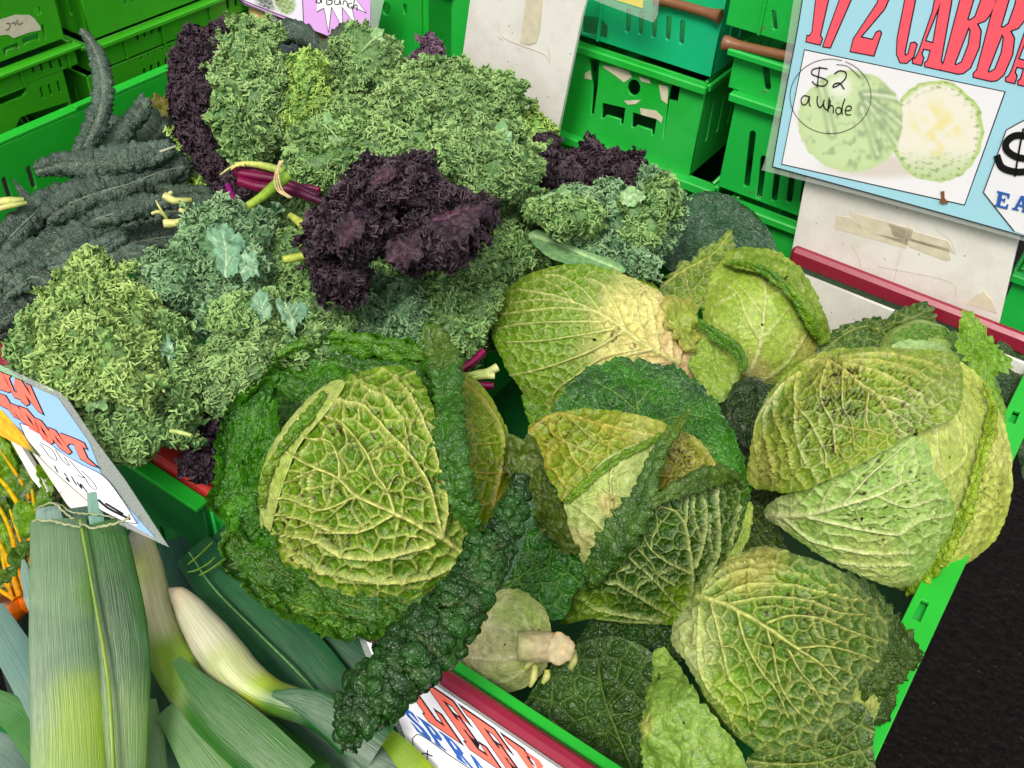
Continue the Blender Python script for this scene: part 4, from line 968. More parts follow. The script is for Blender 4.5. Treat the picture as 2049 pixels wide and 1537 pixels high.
GP.ink('panel_outline', [(pr(*k7, (122, 415), (200, 440), (330, 560), (460, 640), (560, 690), (620, 740), (700, 850), (780, 975)), 1.2), (pr(*k7, (780, 975), (700, 960), (560, 890), (400, 760), (250, 620), (160, 500), (122, 415)), 1.2)], 1, 'ink_dark', gs, .0021)
GP.ink('handwriting', [(pr(*k7, (235, 520), (300, 560), (330, 620), (290, 600), (260, 560), (235, 530)), 1.3), (pr(*k7, (320, 560), (360, 620), (400, 650), (370, 600)), 1.3), (pr(*k7, (400, 620), (450, 680), (480, 720), (440, 700)), 1.3), (pr(*k7, (470, 680), (530, 740), (550, 780), (520, 770), (480, 710)), 1.3), (pr(*k7, (315, 650), (335, 690)), 2.2), (pr(*k7, (370, 690), (400, 740), (380, 720)), 2), (pr(*k7, (410, 710), (440, 760)), 2), (pr(*k7, (440, 740), (470, 780), (460, 750), (500, 800)), 2), (pr(*k7, (560, 840), (620, 890), (740, 950)), 4.5), (pr(*k7, (600, 860), (700, 920)), 4.)], 1.4, 'ink_black', gs, .0021)
def beet_art(px, py):
    X = np.stack([px, py], -1); n = snoise(X, 14, 33, 3)[..., None]; C = H('#e88a2c') * (.5 - .5 * n) + H('#e8c020') * (.5 + .5 * n); d = sm(px, 45, 75)[..., None]; return C * (1 - d) + H('#5c7a48') * d
picture(GP, 'beetroot_picture', [(-60, 805), (8, 822), (88, 915), (-60, 840)], 40, 40, beet_art, gs, .0017)
# stake of that sign
SK = Plane(P(90, 960, .03), B, Z * .6 - A * .8)
SK.put('stake', [[(10, 870), (30, 880), (80, 960), (92, 985), (82, 985), (60, 960)]], 'board', gs, .004, -.004)
SK.put('stake', [[(60, 905), (110, 935), (200, 1000), (260, 1060), (180, 1060), (130, 1010)]], 'board', gs, .004, -.004)

# leek sign by the front rail
KP = Plane(P(950, 1440, .005), B, Z * .6 - A * .8)
kp = empty('price_sign', tuple(P(950, 1440, .005)), 'white laminated leek sign with coral and blue lettering, under the burgundy front rail', 'sign')
O_, U_, V_ = np.array([745, 1287.]), np.array([375, 255.]), np.array([55, 140.])
def kuv(l): return [tuple(O_ + U_ * u + V_ * v) for u, v in l]
KP.put('laminate', [[(715, 1270), (770, 1295), (1250, 1620), (1100, 1700), (900, 1700), (800, 1470), (760, 1380)]], 'film', kp, .0008, 0)
KP.put('white_print', [[(735, 1283), (760, 1292), (880, 1375), (1230, 1612), (1060, 1700), (915, 1690), (828, 1520), (800, 1440)]], 'paper_white', kp, .0005, .0009)
Lg = [(0, 0), (.6, 0), (.6, .1), (.45, .14), (.45, .85), (.75, .85), (.85, .6), (1, .6), (.98, 1), (0, 1), (0, .9), (.12, .86), (.12, .14), (0, .1)]
Eg = [(0, 0), (1, 0), (1, .32), (.86, .32), (.78, .14), (.45, .14), (.45, .42), (.58, .42), (.6, .34), (.7, .34), (.7, .64), (.6, .64), (.58, .55), (.45, .55), (.45, .86), (.8, .86), (.88, .66), (1.02, .66), (1.0, 1), (0, 1), (0, .9), (.12, .87), (.12, .13), (0, .1)]
Kg = [(0, 0), (.55, 0), (.55, .1), (.45, .13), (.45, .42), (.7, .12), (.62, .1), (.62, 0), (1, 0), (1, .1), (.9, .13), (.62, .45), (.9, .87), (1.02, .9), (1.02, 1), (.6, 1), (.6, .9), (.66, .87), (.45, .58), (.45, .87), (.55, .9), (.55, 1), (0, 1), (0, .9), (.12, .87), (.12, .13), (0, .1)]
def gl_(G, u0, w, v0=.04, h=.70, sk=.16): return [[kuv([(u0 + a * w + sk * b, v0 + h * b) for a, b in G])]]
letters(KP, 'title', [gl_(Lg, .04, .17)[0], gl_(Eg, .26, .17)[0], gl_(Eg, .48, .17)[0], gl_(Kg, .70, .19)[0]], 'ink_coral', kp, .0015, .0009)
Sg = [(.1, .0), (.9, .0), (.9, .35), (.75, .3), (.6, .15), (.4, .2), (.45, .35), (.9, .55), (1, .8), (.85, 1), (.05, 1), (.05, .65), (.2, .7), (.35, .88), (.6, .82), (.5, .65), (.1, .45), (0, .2)]
Pg_ = ([(0, 0), (.75, 0), (1, .2), (1, .4), (.75, .58), (.45, .58), (.45, .88), (.6, .9), (.6, 1), (0, 1), (0, .9), (.12, .87), (.12, .13), (0, .1)], [(.45, .13), (.62, .14), (.68, .28), (.62, .44), (.45, .45)])
Rg = (Pg_[0][:4] + [(.75, .55), (1.0, .9), (1.1, .9), (1.1, 1), (.75, 1), (.48, .6), (.45, .88), (.55, .9), (.55, 1)] + Pg_[0][9:], Pg_[1])
for G, u0 in ((([Sg]), .02), (Pg_, .125), (Rg, .24)):
    KP.put('letter', [kuv([(u0 + a * .095 + .06 * b, .80 + .30 * b) for a, b in l]) for l in G], 'ink_blue', kp, .0002, .0016)
for u0, G in ((.36, slabA(0, 0, 1, 1, 0)), ):
    KP.put('letter', [kuv([(u0 + a * .095 + .06 * b, .80 + .30 * b) for a, b in l]) for l in G], 'ink_blue', kp, .0002, .0016)
KP.ink('price_box', [([(828, 1476), (845, 1470), (905, 1512), (960, 1548)], 1.6), ([(828, 1476), (832, 1510), (850, 1560)], 1.6)], 1.5, 'ink_dark', kp, .0018)
KP.ink('handwriting', [([(868, 1512), (850, 1506), (846, 1516), (866, 1530), (864, 1542), (846, 1538)], 2.2), ([(858, 1500), (856, 1550)], 2)], 2, 'ink_black', kp, .0018)
# ------------------------------------------------------------------ savoy cabbages
def zz(k, ox, oy, *pts): return [(ox + x / k, oy + y / k) for x, y in pts]
def VV(k, ox, oy, lst): return [(zz(k, ox, oy, *p), a, b) for p, a, b in lst]

YG0, YG1 = H('#7c9a34'), H('#a9bf58')          # pale yellow-green blade
MG0, MG1 = H('#55802a'), H('#82a242')          # mid green blade
DG0, DG1 = H('#24541a'), H('#3f7a28')          # dark green blade
VD0, VD1 = H('#1c3f1e'), H('#35612c')          # very dark green
CR = H('#e6dca4'); PALEV = H('#d8e08c'); WHITEV = H('#d4dc9c')

def S(c0, c1, **k): d = dict(c=(c0, c1)); d.update(k); return d
def bubbly(c0=DG0, c1=DG1, **k):
    d = dict(c=(c0, c1), side='top', cell=.0075, amp=.0034, vw=.0007, v2=.35, vc=H('#86b04c'), vk=.7, ck=.3, fine=.1, warp=.002, cs=.03); d.update(k); return d

def cabbage(label, cx, cy, rpx, zc, body=(YG0, YG1), group='savoy cabbages heaped in the right-hand crate', flat=1.):
    D = float(plane_depth(cx, cy, zc)); c = at_depth(np.array(cx), np.array(cy), D)
    Rm = rpx * D / F
    e = empty('savoy_cabbage', (float(c[0]), float(c[1]), float(c[2] - Rm * .8)), label, 'cabbage', group)
    # the tight head inside the wrapper leaves
    th = np.linspace(.02, math.pi - .02, 40); ph = np.linspace(0, 2 * math.pi, 64, endpoint=False)
    X = np.stack([np.sin(th)[:, None] * np.cos(ph), np.sin(th)[:, None] * np.sin(ph), np.cos(th)[:, None] * np.ones(64)], -1)
    n = snoise(X, 1.1, nseed(), 2)
    Pg = c + rays(cx, cy) * Rm * .22 + X * (Rm * .78 * (1 + .03 * n))[..., None]
    V, C = dress(Pg, np.zeros((40, 64)), np.zeros((40, 64)), np.zeros((40, 64)), True, S(*body, cell=.02, amp=.0015, vc=PALEV), nseed())
    link('head', np_mesh('head', V.reshape(-1, 3), grid_faces(40, 64, True), C.reshape(-1, 4)), M['savoy'], e)
    return e

# ---- the large head in the near left of the crate, seen from under its cupped leaf
Ca = cabbage('large savoy cabbage, pale veined face in wide dark wrapper leaves, nearest the leeks', 745, 990, 262, .015)
bA = lambda off=0., r=262: ball(745, 990, r, .015, .85, off)
# wide back leaves, seen from above: dark and bubbled
patch(Ca, [(500, 775), (545, 720), (600, 695), (680, 672), (760, 672), (840, 690), (880, 730), (905, 800), (900, 900), (820, 960), (700, 980), (590, 1010), (525, 985), (500, 930), (488, 850)],
      slab(700, 850, .07, .45), bubbly(H('#2c5c18'), H('#4a8428'), veins=[([(820, 990), (800, 880), (790, 790), (740, 745), (640, 735)], 4, 1.5), ([(790, 790), (700, 770), (560, 820)], 2.5, 1), ([(795, 800), (720, 700), (705, 680)], 2.5, 1), ([(800, 880), (640, 860), (520, 900)], 2.5, 1)], vc=H('#a8c488'), wave=(.010, .05)), 'savoydark', rough_edge=4, curl=-.022)
patch(Ca, [(428, 960), (425, 900), (445, 850), (470, 800), (505, 772), (545, 760), (560, 830), (560, 930), (560, 1040), (540, 1100), (480, 1075), (432, 1040), (408, 1000)],
      slab(490, 930, .075, .3), bubbly(H('#2c5f1a'), H('#4d8a2c'), veins=[([(560, 1000), (500, 985), (440, 1000), (410, 990)], 3, 1.2), ([(545, 940), (480, 930), (430, 925)], 2.2, 1)], vc=H('#8fb86a'), wave=(.010, .04)), 'savoydark', rough_edge=5, curl=-.014)
# skirt leaf below
patch(Ca, [(450, 1062), (500, 1040), (560, 1060), (640, 1120), (760, 1160), (880, 1130), (945, 1090), (955, 1150), (915, 1205), (850, 1250), (790, 1275), (700, 1280), (620, 1262), (540, 1225), (478, 1172), (440, 1115)],
      slab(690, 1190, .025, .5), bubbly(H('#2c5a1c'), H('#4f7f2c'), veins=[([(930, 1130), (820, 1200), (700, 1235), (560, 1200), (470, 1110)], 3.2, 1.2), ([(820, 1200), (780, 1270)], 2, 1), ([(700, 1232), (650, 1262)], 2, 1), ([(620, 1218), (560, 1225)], 2, 1)],
      vc=H('#b4cc68'), vk=.75, wave=(.010, .035)), 'savoydark', center=(690, 1175), rough_edge=5, curl=-.014)
patch(Ca, [(440, 1085), (470, 1050), (530, 1060), (590, 1120), (660, 1185), (760, 1210), (820, 1215), (760, 1240), (660, 1225), (560, 1185), (480, 1140)],
      slab(600, 1130, .035, .5), bubbly(H('#2a561c'), H('#4a7a2c'), vc=H('#b4cc78'), vk=.7, wave=(.006, .03), veins=[([(740, 1225), (620, 1180), (520, 1120), (460, 1080)], 2.6, 1.2)]), 'savoydark', center=(600, 1150), rough_edge=4)
# right-hand leaf, under side with rusty veins
patch(Ca, [(880, 735), (930, 745), (968, 775), (1002, 830), (1022, 885), (1030, 950), (1015, 1010), (985, 1055), (945, 1095), (900, 1090), (880, 980), (880, 850)],
      ball(790, 960, 262, .0, .8, .0), S(H('#4c6a1c'), H('#6e8a2c'), cell=.014, vc=H('#b4a458'), vc2=H('#bcc068'), vk=.9, v1=.9, margin=(H('#8a9a3c'), .5, .7),
      veins=[([(985, 1020), (1000, 950), (1010, 890), (990, 830), (950, 780), (900, 745)], 4.5, 3), ([(1015, 885), (960, 888), (920, 885)], 3.4, 2), ([(1000, 830), (965, 860), (930, 850)], 2.5, 1.5), ([(1015, 945), (955, 945), (925, 920)], 3.2, 1.8), ([(1000, 1000), (950, 1020), (930, 1060)], 3, 1.6)],
      zones=[(1015, 1000, 40, H('#946a30'), .3)]), center=(955, 920))
# pale rim of the next leaf in
patch(Ca, [(520, 1010), (520, 960), (540, 900), (575, 845), (620, 795), (668, 762), (690, 770), (650, 830), (600, 890), (570, 960), (550, 1030), (535, 1080), (522, 1060)],
      bA(.033, 268), S(H('#a8bc64'), H('#c0cc84'), side='top', cell=.02, amp=.0007, vk=.25, fine=.1), center=(578, 905), rough_edge=.8)
VA = VV(2.927, 380, 620, [
    ([(1660, 1475), (1480, 1340), (1200, 1190), (980, 1090), (870, 985), (690, 905), (560, 830)], 8.5, 3.0),
    ([(1200, 1190), (1150, 1050), (1085, 960), (1040, 850), (960, 740), (880, 660), (800, 630)], 5.2, 2.6),
    ([(1470, 1340), (1430, 1150), (1380, 1000), (1290, 860), (1180, 740), (1080, 630), (1000, 560), (830, 535)], 5.4, 2.6),
    ([(1470, 1340), (1500, 1150), (1460, 940), (1370, 680), (1250, 640), (1150, 520), (1060, 480), (1000, 440)], 4.6, 2.2),
    ([(1370, 680), (1330, 580), (1240, 440), (1190, 380)], 3.6, 2), ([(1290, 860), (1250, 660)], 2.6, 2), ([(1040, 850), (1200, 800), (1310, 870)], 2.2, 2),
    ([(1200, 1190), (1030, 1285), (870, 1300), (750, 1260), (640, 1220), (490, 1195)], 4.4, 2.4),
    ([(980, 1090), (800, 1165), (700, 1150), (600, 1110), (500, 1105)], 4.2, 2.4),
    ([(1430, 1365), (1250, 1420), (1080, 1450), (900, 1440), (730, 1350), (600, 1325), (480, 1310)], 5.0, 2.4),
    ([(1600, 1470), (1400, 1560), (1150, 1590), (900, 1560), (700, 1500), (540, 1400)], 4.4, 2.0),
    ([(880, 985), (870, 860), (810, 770), (700, 760), (640, 700)], 3.4, 2), ([(870, 985), (740, 940), (620, 990), (530, 1020)], 2.8, 2),
    ([(1150, 1080), (1210, 970), (1320, 1010), (1420, 1060)], 2.8, 2), ([(1060, 480), (1000, 560), (990, 640)], 2.6, 2),
    ([(1180, 740), (1100, 800), (1040, 850)], 2.4, 2), ([(740, 930), (700, 1000), (710, 1150)], 2.4, 2), ([(850, 980), (830, 1090), (800, 1165)], 2.4, 2),
    ([(970, 1095), (950, 1180), (1030, 1285)], 2.4, 2), ([(760, 1260), (870, 1170), (950, 1100)], 2.0, 2), ([(1250, 1420), (1290, 1320), (1400, 1350)], 2.2, 2), ([(870, 1300), (900, 1440)], 2.2, 2), ([(730, 1350), (750, 1260)], 2.2, 2)])
patch(Ca, [(562, 862), (600, 822), (655, 778), (700, 750), (745, 736), (805, 730), (838, 752), (862, 800), (882, 868), (898, 940), (915, 1000), (942, 1050), (962, 1115), (928, 1138), (880, 1168), (820, 1195), (760, 1210), (700, 1205), (640, 1185), (585, 1148), (545, 1100), (524, 1050), (522, 1000), (538, 925)],
      bA(.036), S(H('#3f6a18'), H('#6c942e'), cell=.0135, amp=.0042, vw=.0013, v1=1., v2=.7, vc=H('#e2e592'), vk=.95, veins=VA, vh=1.0, fine=.2, cs=.04,
      zones=[(860, 880, 110, H('#6f9034'), .5), (590, 1090, 60, H('#7a7a34'), .35), (640, 800, 60, H('#8a8a38'), .4)],
      spots=[(850, 980, 130, .55), (640, 1060, 140, .45), (760, 860, 160, .25), (570, 1070, 50, .7)]), center=(735, 985), step=3.2, label='pale cupped leaf with branching yellow veins')
# rolled dark margins
strip(Ca, [(560, 905), (585, 870), (620, 830), (648, 790)], [4, 9, 9, 5], bA(.042), bubbly(H('#4b7a24'), H('#7ba040')), name='folded_margin', fold=1, flat=.5, arc=88)
strip(Ca, [(525, 1010), (533, 960), (550, 920), (575, 880)], [4, 7, 7, 4], bA(.042), bubbly(H('#5b7a28'), H('#8ba848')), name='folded_margin', fold=1, flat=.5, arc=88)
strip(Ca, [(560, 710), (620, 690), (690, 684), (760, 694), (830, 706), (868, 716)], [10, 18, 22, 22, 18, 8], slab(700, 690, .105, .5), bubbly(H('#3c7020'), H('#6a9a3a'), veins=[([(590, 730), (690, 690), (840, 700)], 2.2, 1.4), ([(690, 690), (680, 670)], 1.8, 1)], amp=.0034), name='folded_margin', fold=1, flat=.5, roughw=.25)
strip(Ca, [(850, 655), (882, 700), (898, 760), (900, 830), (905, 900), (918, 960), (935, 1020), (950, 1080)], [18, 30, 28, 26, 28, 27, 20, 8], bA(.046), bubbly(H('#2a541a'), H('#47782c'), vc=H('#6f9a5c'), amp=.0036, veins=[([(860, 650), (880, 800), (900, 1000)], 2.2, 1.5)], zones=[(880, 690, 60, H('#6a7a34'), .5)]), name='folded_margin', fold=1, flat=.5, roughw=.25, label='dark rolled right edge')
# the rolled leaf that hangs over the front of the crate
strip(Ca, [(1042, 960), (1030, 1010), (1003, 1070), (968, 1130), (935, 1190), (893, 1240), (845, 1292), (793, 1345), (740, 1400), (705, 1455), (700, 1500)], [8, 18, 28, 38, 46, 50, 53, 54, 50, 40, 12], slab(900, 1230, .13, .62),
      bubbly(H('#1a3c16'), H('#315f26'), amp=.0048, cell=.0105, vc=H('#a8b880'), vk=.35, v2=.25, veins=[([(1000, 1090), (930, 1150), (965, 1165), (1000, 1170)], 3, 2), ([(880, 1210), (930, 1210), (975, 1225)], 4, 2.5), ([(838, 1262), (850, 1290), (890, 1305)], 4, 2.5), ([(790, 1330), (830, 1345), (830, 1370)], 2.6, 2), ([(770, 1420), (765, 1370), (780, 1350)], 2.4, 1.5)], fine=.1),
      roughw=.22, step=3.4, label='long dark rolled leaf hanging over the crate front')

# ---- the loose dark cabbage in the middle
Cb = cabbage('loose dark green cabbage with leaves curling open round a small pale heart', 1270, 1020, 195, .0)
bB = lambda off=0., r=225: ball(1270, 1020, r, .0, .75, off)
patch(Cb, [(1110, 835), (1128, 782), (1170, 740), (1230, 720), (1300, 723), (1370, 745), (1420, 790), (1462, 855), (1490, 925), (1502, 985), (1495, 1060), (1420, 1080), (1250, 1000), (1140, 940)],
      slab(1310, 880, .05, .35), bubbly(H('#1f4a20'), H('#3c7a24'), cell=.006, amp=.002, veins=[([(1290, 1000), (1300, 900), (1275, 820), (1265, 735)], 3, 1.2), ([(1275, 810), (1310, 770), (1330, 740)], 2.4, 1), ([(1290, 850), (1380, 830), (1440, 850)], 2.4, 1), ([(1270, 820), (1200, 770), (1180, 750)], 2.2, 1), ([(1300, 890), (1420, 900), (1480, 960)], 2.6, 1), ([(1270, 850), (1200, 820), (1140, 800)], 2.2, 1)],
      vc=H('#9cbc6c'), vk=.7, zones=[(1450, 950, 120, H('#3f8a1e'), .7)], wave=(.005, .05)), 'savoydark', rough_edge=3.5, step=3.2, label='broad glossy dark leaf standing behind the heart')
patch(Cb, [(1000, 1175), (1005, 1100), (1020, 1035), (1060, 1005), (1110, 1030), (1145, 1075), (1175, 1120), (1185, 1160), (1150, 1185), (1130, 1235), (1080, 1238), (1030, 1205)],
      slab(1090, 1120, .02, .5), S(H('#1d4a18'), H('#2f6a22'), cell=.012, vc=H('#7aa850'), vk=.7, amp=.003, fine=.2, veins=[([(1010, 1180), (1060, 1140), (1110, 1110), (1140, 1075)], 3, 1.5), ([(1030, 1160), (1035, 1090), (1050, 1040)], 2.6, 1.2), ([(1030, 1170), (1100, 1165), (1160, 1150)], 2.6, 1.2), ([(1060, 1140), (1080, 1090), (1100, 1050)], 2, 1)]), 'savoydark')
patch(Cb, [(1010, 885), (1050, 870), (1080, 900), (1100, 960), (1130, 1010), (1150, 1060), (1165, 1110), (1120, 1100), (1070, 1040), (1035, 990), (1010, 940)],
      slab(1080, 980, .045, .5), bubbly(H('#3a4c1e'), H('#566c2c'), vc=H('#a09050'), vk=.5, wave=(.008, .025)), 'savoy', rough_edge=5, label='withered brown-green leaf edge')
patch(Cb, [(1100, 960), (1078, 915), (1055, 862), (1090, 832), (1160, 818), (1240, 822), (1310, 838), (1345, 860), (1310, 890), (1250, 905), (1200, 930), (1165, 970), (1130, 1005)],
      bB(.012), S(H('#6e8a30'), H('#90a244'), cell=.0115, amp=.0032, vc=H('#ccbc68'), vc2=H('#dcdc90'), vk=.9, veins=VV(3.073, 1000, 800, [
          ([(170, 200), (310, 100), (410, 90), (600, 150), (850, 200), (1010, 230)], 5, 2.2), ([(310, 100), (320, 200), (415, 265), (570, 330), (690, 370)], 4, 2), ([(415, 265), (470, 380), (560, 440)], 3.4, 1.8),
          ([(200, 320), (270, 400), (340, 440), (400, 540)], 4.4, 2), ([(270, 400), (300, 330), (350, 270), (415, 265)], 3, 2), ([(600, 150), (720, 230), (860, 260)], 3, 1.6), ([(410, 90), (560, 230), (700, 300)], 3, 1.6), ([(160, 210), (220, 260), (300, 280)], 3, 1.6)]),
      zones=[(1080, 900, 40, H('#84702e'), .2), (1290, 850, 70, H('#b0b068'), .4)], spots=[(1080, 865, 40, .6), (1120, 850, 40, .5)]), center=(1180, 885), label='outer leaf with rusty orange veins')
patch(Cb, [(1330, 855), (1380, 868), (1425, 910), (1442, 950), (1400, 975), (1340, 1000), (1295, 1020), (1290, 940), (1305, 890)],
      bB(.002), S(H('#646a24'), H('#848a36'), cell=.010, amp=.003, vc=H('#c8c47c'), vc2=H('#b0a458'), vk=.9, veins=VV(3.073, 1000, 800, [
          ([(950, 470), (1100, 470), (1200, 480)], 3.4, 1.6), ([(1000, 300), (1110, 370), (1190, 470)], 3, 1.6), ([(1030, 230), (1160, 320), (1250, 440)], 2.6, 1.6), ([(1090, 150), (1250, 280), (1330, 420)], 2.6, 1.6), ([(1060, 190), (1180, 340), (1300, 440)], 2.4, 1.4)]), spots=[(1360, 910, 50, .7)]))
patch(Cb, [(1205, 922), (1245, 898), (1280, 886), (1318, 886), (1310, 930), (1290, 985), (1265, 1040), (1235, 1095), (1205, 1140), (1170, 1130), (1150, 1090), (1135, 1040), (1130, 1000), (1165, 965)],
      bB(.018), S(H('#9cb464'), H('#b8c880'), cell=.015, amp=.0022, side='under', vc=H('#dcdca0'), vk=.8, v1=.5, v2=.3, veins=VV(3.073, 1000, 800, [
          ([(680, 900), (690, 760), (690, 620), (680, 490), (700, 400), (740, 320)], 5.5, 2.2), ([(670, 850), (600, 760), (490, 670), (440, 640)], 4, 2), ([(690, 700), (760, 640), (830, 570)], 3, 1.8), ([(680, 580), (600, 520), (560, 500)], 2.6, 1.6), ([(680, 480), (760, 440), (850, 420)], 2.6, 1.6), ([(620, 920), (520, 860), (470, 780)], 3, 1.8)]),
      zones=[(1215, 1010, 34, H('#d0b078'), .5), (1160, 1080, 40, H('#c0a070'), .4)]), center=(1225, 1000), label='small pale heart leaf')
VB_ = VV(3.073, 1000, 800, [
    ([(1110, 1350), (1175, 1200), (1180, 1050), (1160, 900), (1140, 780), (1080, 690), (985, 655)], 8, 2.6),
    ([(1110, 1290), (960, 1120), (850, 1020), (790, 960)], 4.6, 2), ([(1050, 1325), (840, 1200), (740, 1140), (640, 1120)], 4.6, 2),
    ([(1160, 1060), (1020, 990), (930, 920), (890, 850)], 4, 2), ([(1200, 1030), (1250, 880), (1270, 700), (1245, 580)], 4, 2), ([(1190, 1200), (1320, 1000), (1350, 850), (1335, 590), (1370, 480)], 4, 2),
    ([(1180, 1265), (1380, 1050), (1430, 850), (1480, 650)], 3.6, 1.6), ([(1000, 1365), (800, 1330), (600, 1290), (480, 1220)], 4, 2), ([(1000, 1375), (820, 1370), (600, 1350)], 3, 1.8),
    ([(1140, 780), (1160, 570)], 2.6, 1.8), ([(1250, 880), (1190, 700), (1200, 590)], 2.4, 1.6), ([(930, 920), (940, 840), (970, 780), (960, 700), (990, 660)], 2.6, 1.6),
    ([(1080, 1140), (975, 1080), (930, 1000), (850, 920)], 2.6, 1.6), ([(980, 1130), (975, 1080), (1060, 1040), (1090, 1030)], 2.2, 1.6), ([(840, 1200), (850, 1150), (930, 1100)], 2.2, 1.6), ([(740, 1140), (720, 1060), (800, 1030)], 2.2, 1.6), ([(1320, 1000), (1290, 840), (1300, 700)], 2.4, 1.6)])
patch(Cb, [(1385, 1245), (1320, 1252), (1250, 1248), (1180, 1240), (1122, 1250), (1135, 1205), (1165, 1170), (1205, 1135), (1250, 1080), (1285, 1015), (1330, 985), (1390, 960), (1450, 945), (1492, 965), (1500, 1010), (1485, 1075), (1455, 1130), (1420, 1190)],
      bB(.030), S(H('#1a3e0c'), H('#2c5816'), cell=.0098, amp=.0034, vc=H('#c8d68c'), vk=.9, veins=VB_, v1=.85, v2=.4, vw=.0007, fine=.1, zones=[(1370, 1225, 70, H('#7fa838'), .8), (1180, 1230, 70, H('#6f9434'), .7)], cs=.03), center=(1330, 1110), step=3.4, label='dark front leaf netted with pale veins')
strip(Cb, [(1375, 825), (1345, 865), (1318, 905), (1302, 950), (1288, 1000), (1258, 1050), (1225, 1095), (1195, 1140), (1172, 1172)], [4, 10, 12, 16, 25, 31, 31, 26, 8], bB(.040), bubbly(H('#305220'), H('#567a34'), vc=H('#7c9a64'), amp=.003, cell=.006, zones=[(1350, 860, 50, H('#6a8a34'), .7)]), name='folded_margin', fold=1, flat=.5, roughw=.15)
strip(Cb, [(1295, 1015), (1330, 992), (1370, 972), (1410, 955), (1450, 950), (1480, 962)], [6, 12, 17, 20, 17, 5], bB(.046), bubbly(H('#34501f'), H('#587434'), amp=.003, cell=.006), name='folded_margin', fold=1, flat=.5, roughw=.2)
strip(Cb, [(1130, 1005), (1180, 960), (1230, 920), (1290, 890), (1330, 868)], [6, 8, 7, 7, 4], bB(.022), bubbly(H('#5a8028'), H('#7ca03c'), amp=.0016, cell=.005), name='folded_margin', fold=1, flat=.5, roughw=.3, arc=95)
strip(Cb, [(1380, 1245), (1418, 1190), (1455, 1130), (1487, 1070), (1502, 1005)], [3, 8, 9, 10, 6], bB(.030), bubbly(H('#7c9440'), H('#a0b458'), amp=.001), name='folded_margin', fold=1, flat=.5, arc=95)
strip(Cb, [(1000, 1170), (1020, 1120), (1040, 1060), (1052, 1000)], [8, 14, 16, 12], slab(1030, 1080, .075, .5), bubbly(H('#3c6444'), H('#5f8660'), amp=.0025), name='folded_margin', fold=1, flat=.5, roughw=.3)

# ---- upper middle head, fading to cream
Cc_ = cabbage('cabbage whose veined green leaf fades to cream, behind the loose dark one', 1200, 690, 205, -.005)
bC = lambda off=0., r=240: ball(1185, 700, r, -.02, .8, off)
patch(Cc_, [(1375, 640), (1410, 650), (1450, 680), (1488, 705), (1485, 745), (1455, 795), (1430, 805), (1395, 770), (1370, 700)], slab(1430, 720, .02, .4), S(H('#7c9a3e'), H('#9ab455'), cell=.012, amp=.0025, side='top', vc=H('#c0cf80'), vk=.5, wave=(.004, .04), margin=(H('#4a7a2a'), .5, .8)))
strip(Cc_, [(1395, 640), (1430, 668), (1470, 695), (1488, 725), (1480, 745)], [5, 10, 12, 10, 4], slab(1430, 700, .04, .4), bubbly(H('#3d6a22'), H('#5f8f34'), amp=.0015), name='folded_margin', fold=1, flat=.5, arc=95, roughw=.3)
patch(Cc_, [(1330, 600), (1385, 600), (1395, 640), (1398, 690), (1385, 710), (1360, 690), (1335, 650)], bC(.004, 262), S(H('#8ca048'), H('#a8b060'), cell=.008, amp=.002, side='top', vk=.3, margin=(H('#b49a58'), .5, .75), wave=(.005, .02)), rough_edge=4)
patch(Cc_, [(1045, 790), (1090, 800), (1120, 850), (1080, 860), (1058, 840)], slab(1080, 830, -.01, .4), S(H('#4a7a24'), H('#6a9a3a'), cell=.01, vc=H('#a8c468')))
VC = VV(2.927, 950, 480, [
    ([(1190, 720), (1000, 620), (850, 510), (740, 440), (600, 375), (450, 325), (250, 290)], 7.5, 2.5),
    ([(960, 640), (750, 690), (600, 790), (480, 880), (430, 1000)], 4, 1.8), ([(860, 540), (700, 640), (500, 720), (330, 770), (180, 800)], 4.2, 1.8), ([(810, 525), (600, 560), (400, 590), (180, 600)], 4, 1.8), ([(760, 480), (560, 480), (300, 490), (120, 520)], 3.8, 1.8), ([(710, 420), (480, 400), (200, 430), (90, 440)], 3.6, 1.6), ([(620, 380), (400, 350), (200, 370)], 3, 1.4),
    ([(1010, 620), (960, 460), (930, 340), (850, 250)], 3.6, 1.6), ([(870, 500), (800, 340), (740, 260), (640, 220)], 3.6, 1.6), ([(740, 430), (640, 300), (520, 220), (400, 200)], 3.4, 1.6), ([(1080, 660), (1050, 480), (1030, 380), (970, 290)], 3.4, 1.6), ([(1150, 700), (1150, 560), (1130, 460), (1060, 340)], 3.4, 1.6), ([(580, 365), (480, 270), (360, 220)], 3, 1.4), ([(1050, 640), (880, 680), (740, 740), (600, 840)], 3.4, 1.6), ([(1190, 720), (1220, 600), (1210, 500), (1150, 400)], 3.2, 1.6)])
patch(Cc_, [(980, 645), (990, 612), (1020, 572), (1080, 540), (1150, 527), (1220, 537), (1275, 560), (1325, 588), (1358, 622), (1378, 665), (1395, 710), (1392, 755), (1340, 790), (1250, 800), (1180, 810), (1130, 838), (1080, 815), (1045, 785), (1012, 735), (990, 690)],
      bC(.01), S(H('#4c7a1e'), H('#6f9636'), cell=.0088, amp=.0022, vc=H('#dfe29c'), vk=.85, veins=VC, v1=.75, v2=.5, vw=.0009, fine=.3, vh=1.2,
      zones=[(1330, 700, 210, H('#e6d696'), .97), (1385, 720, 90, H('#e8c4a0'), .8), (1250, 640, 90, H('#e2dc90'), .6), (1050, 560, 100, H('#6a8030'), .5)], spots=[(1230, 674, 16, 1.), (1270, 692, 14, .95), (1283, 580, 14, .9), (1240, 655, 8, .8)]), center=(1190, 680), step=3.4, label='broad veined leaf turning cream at its base')

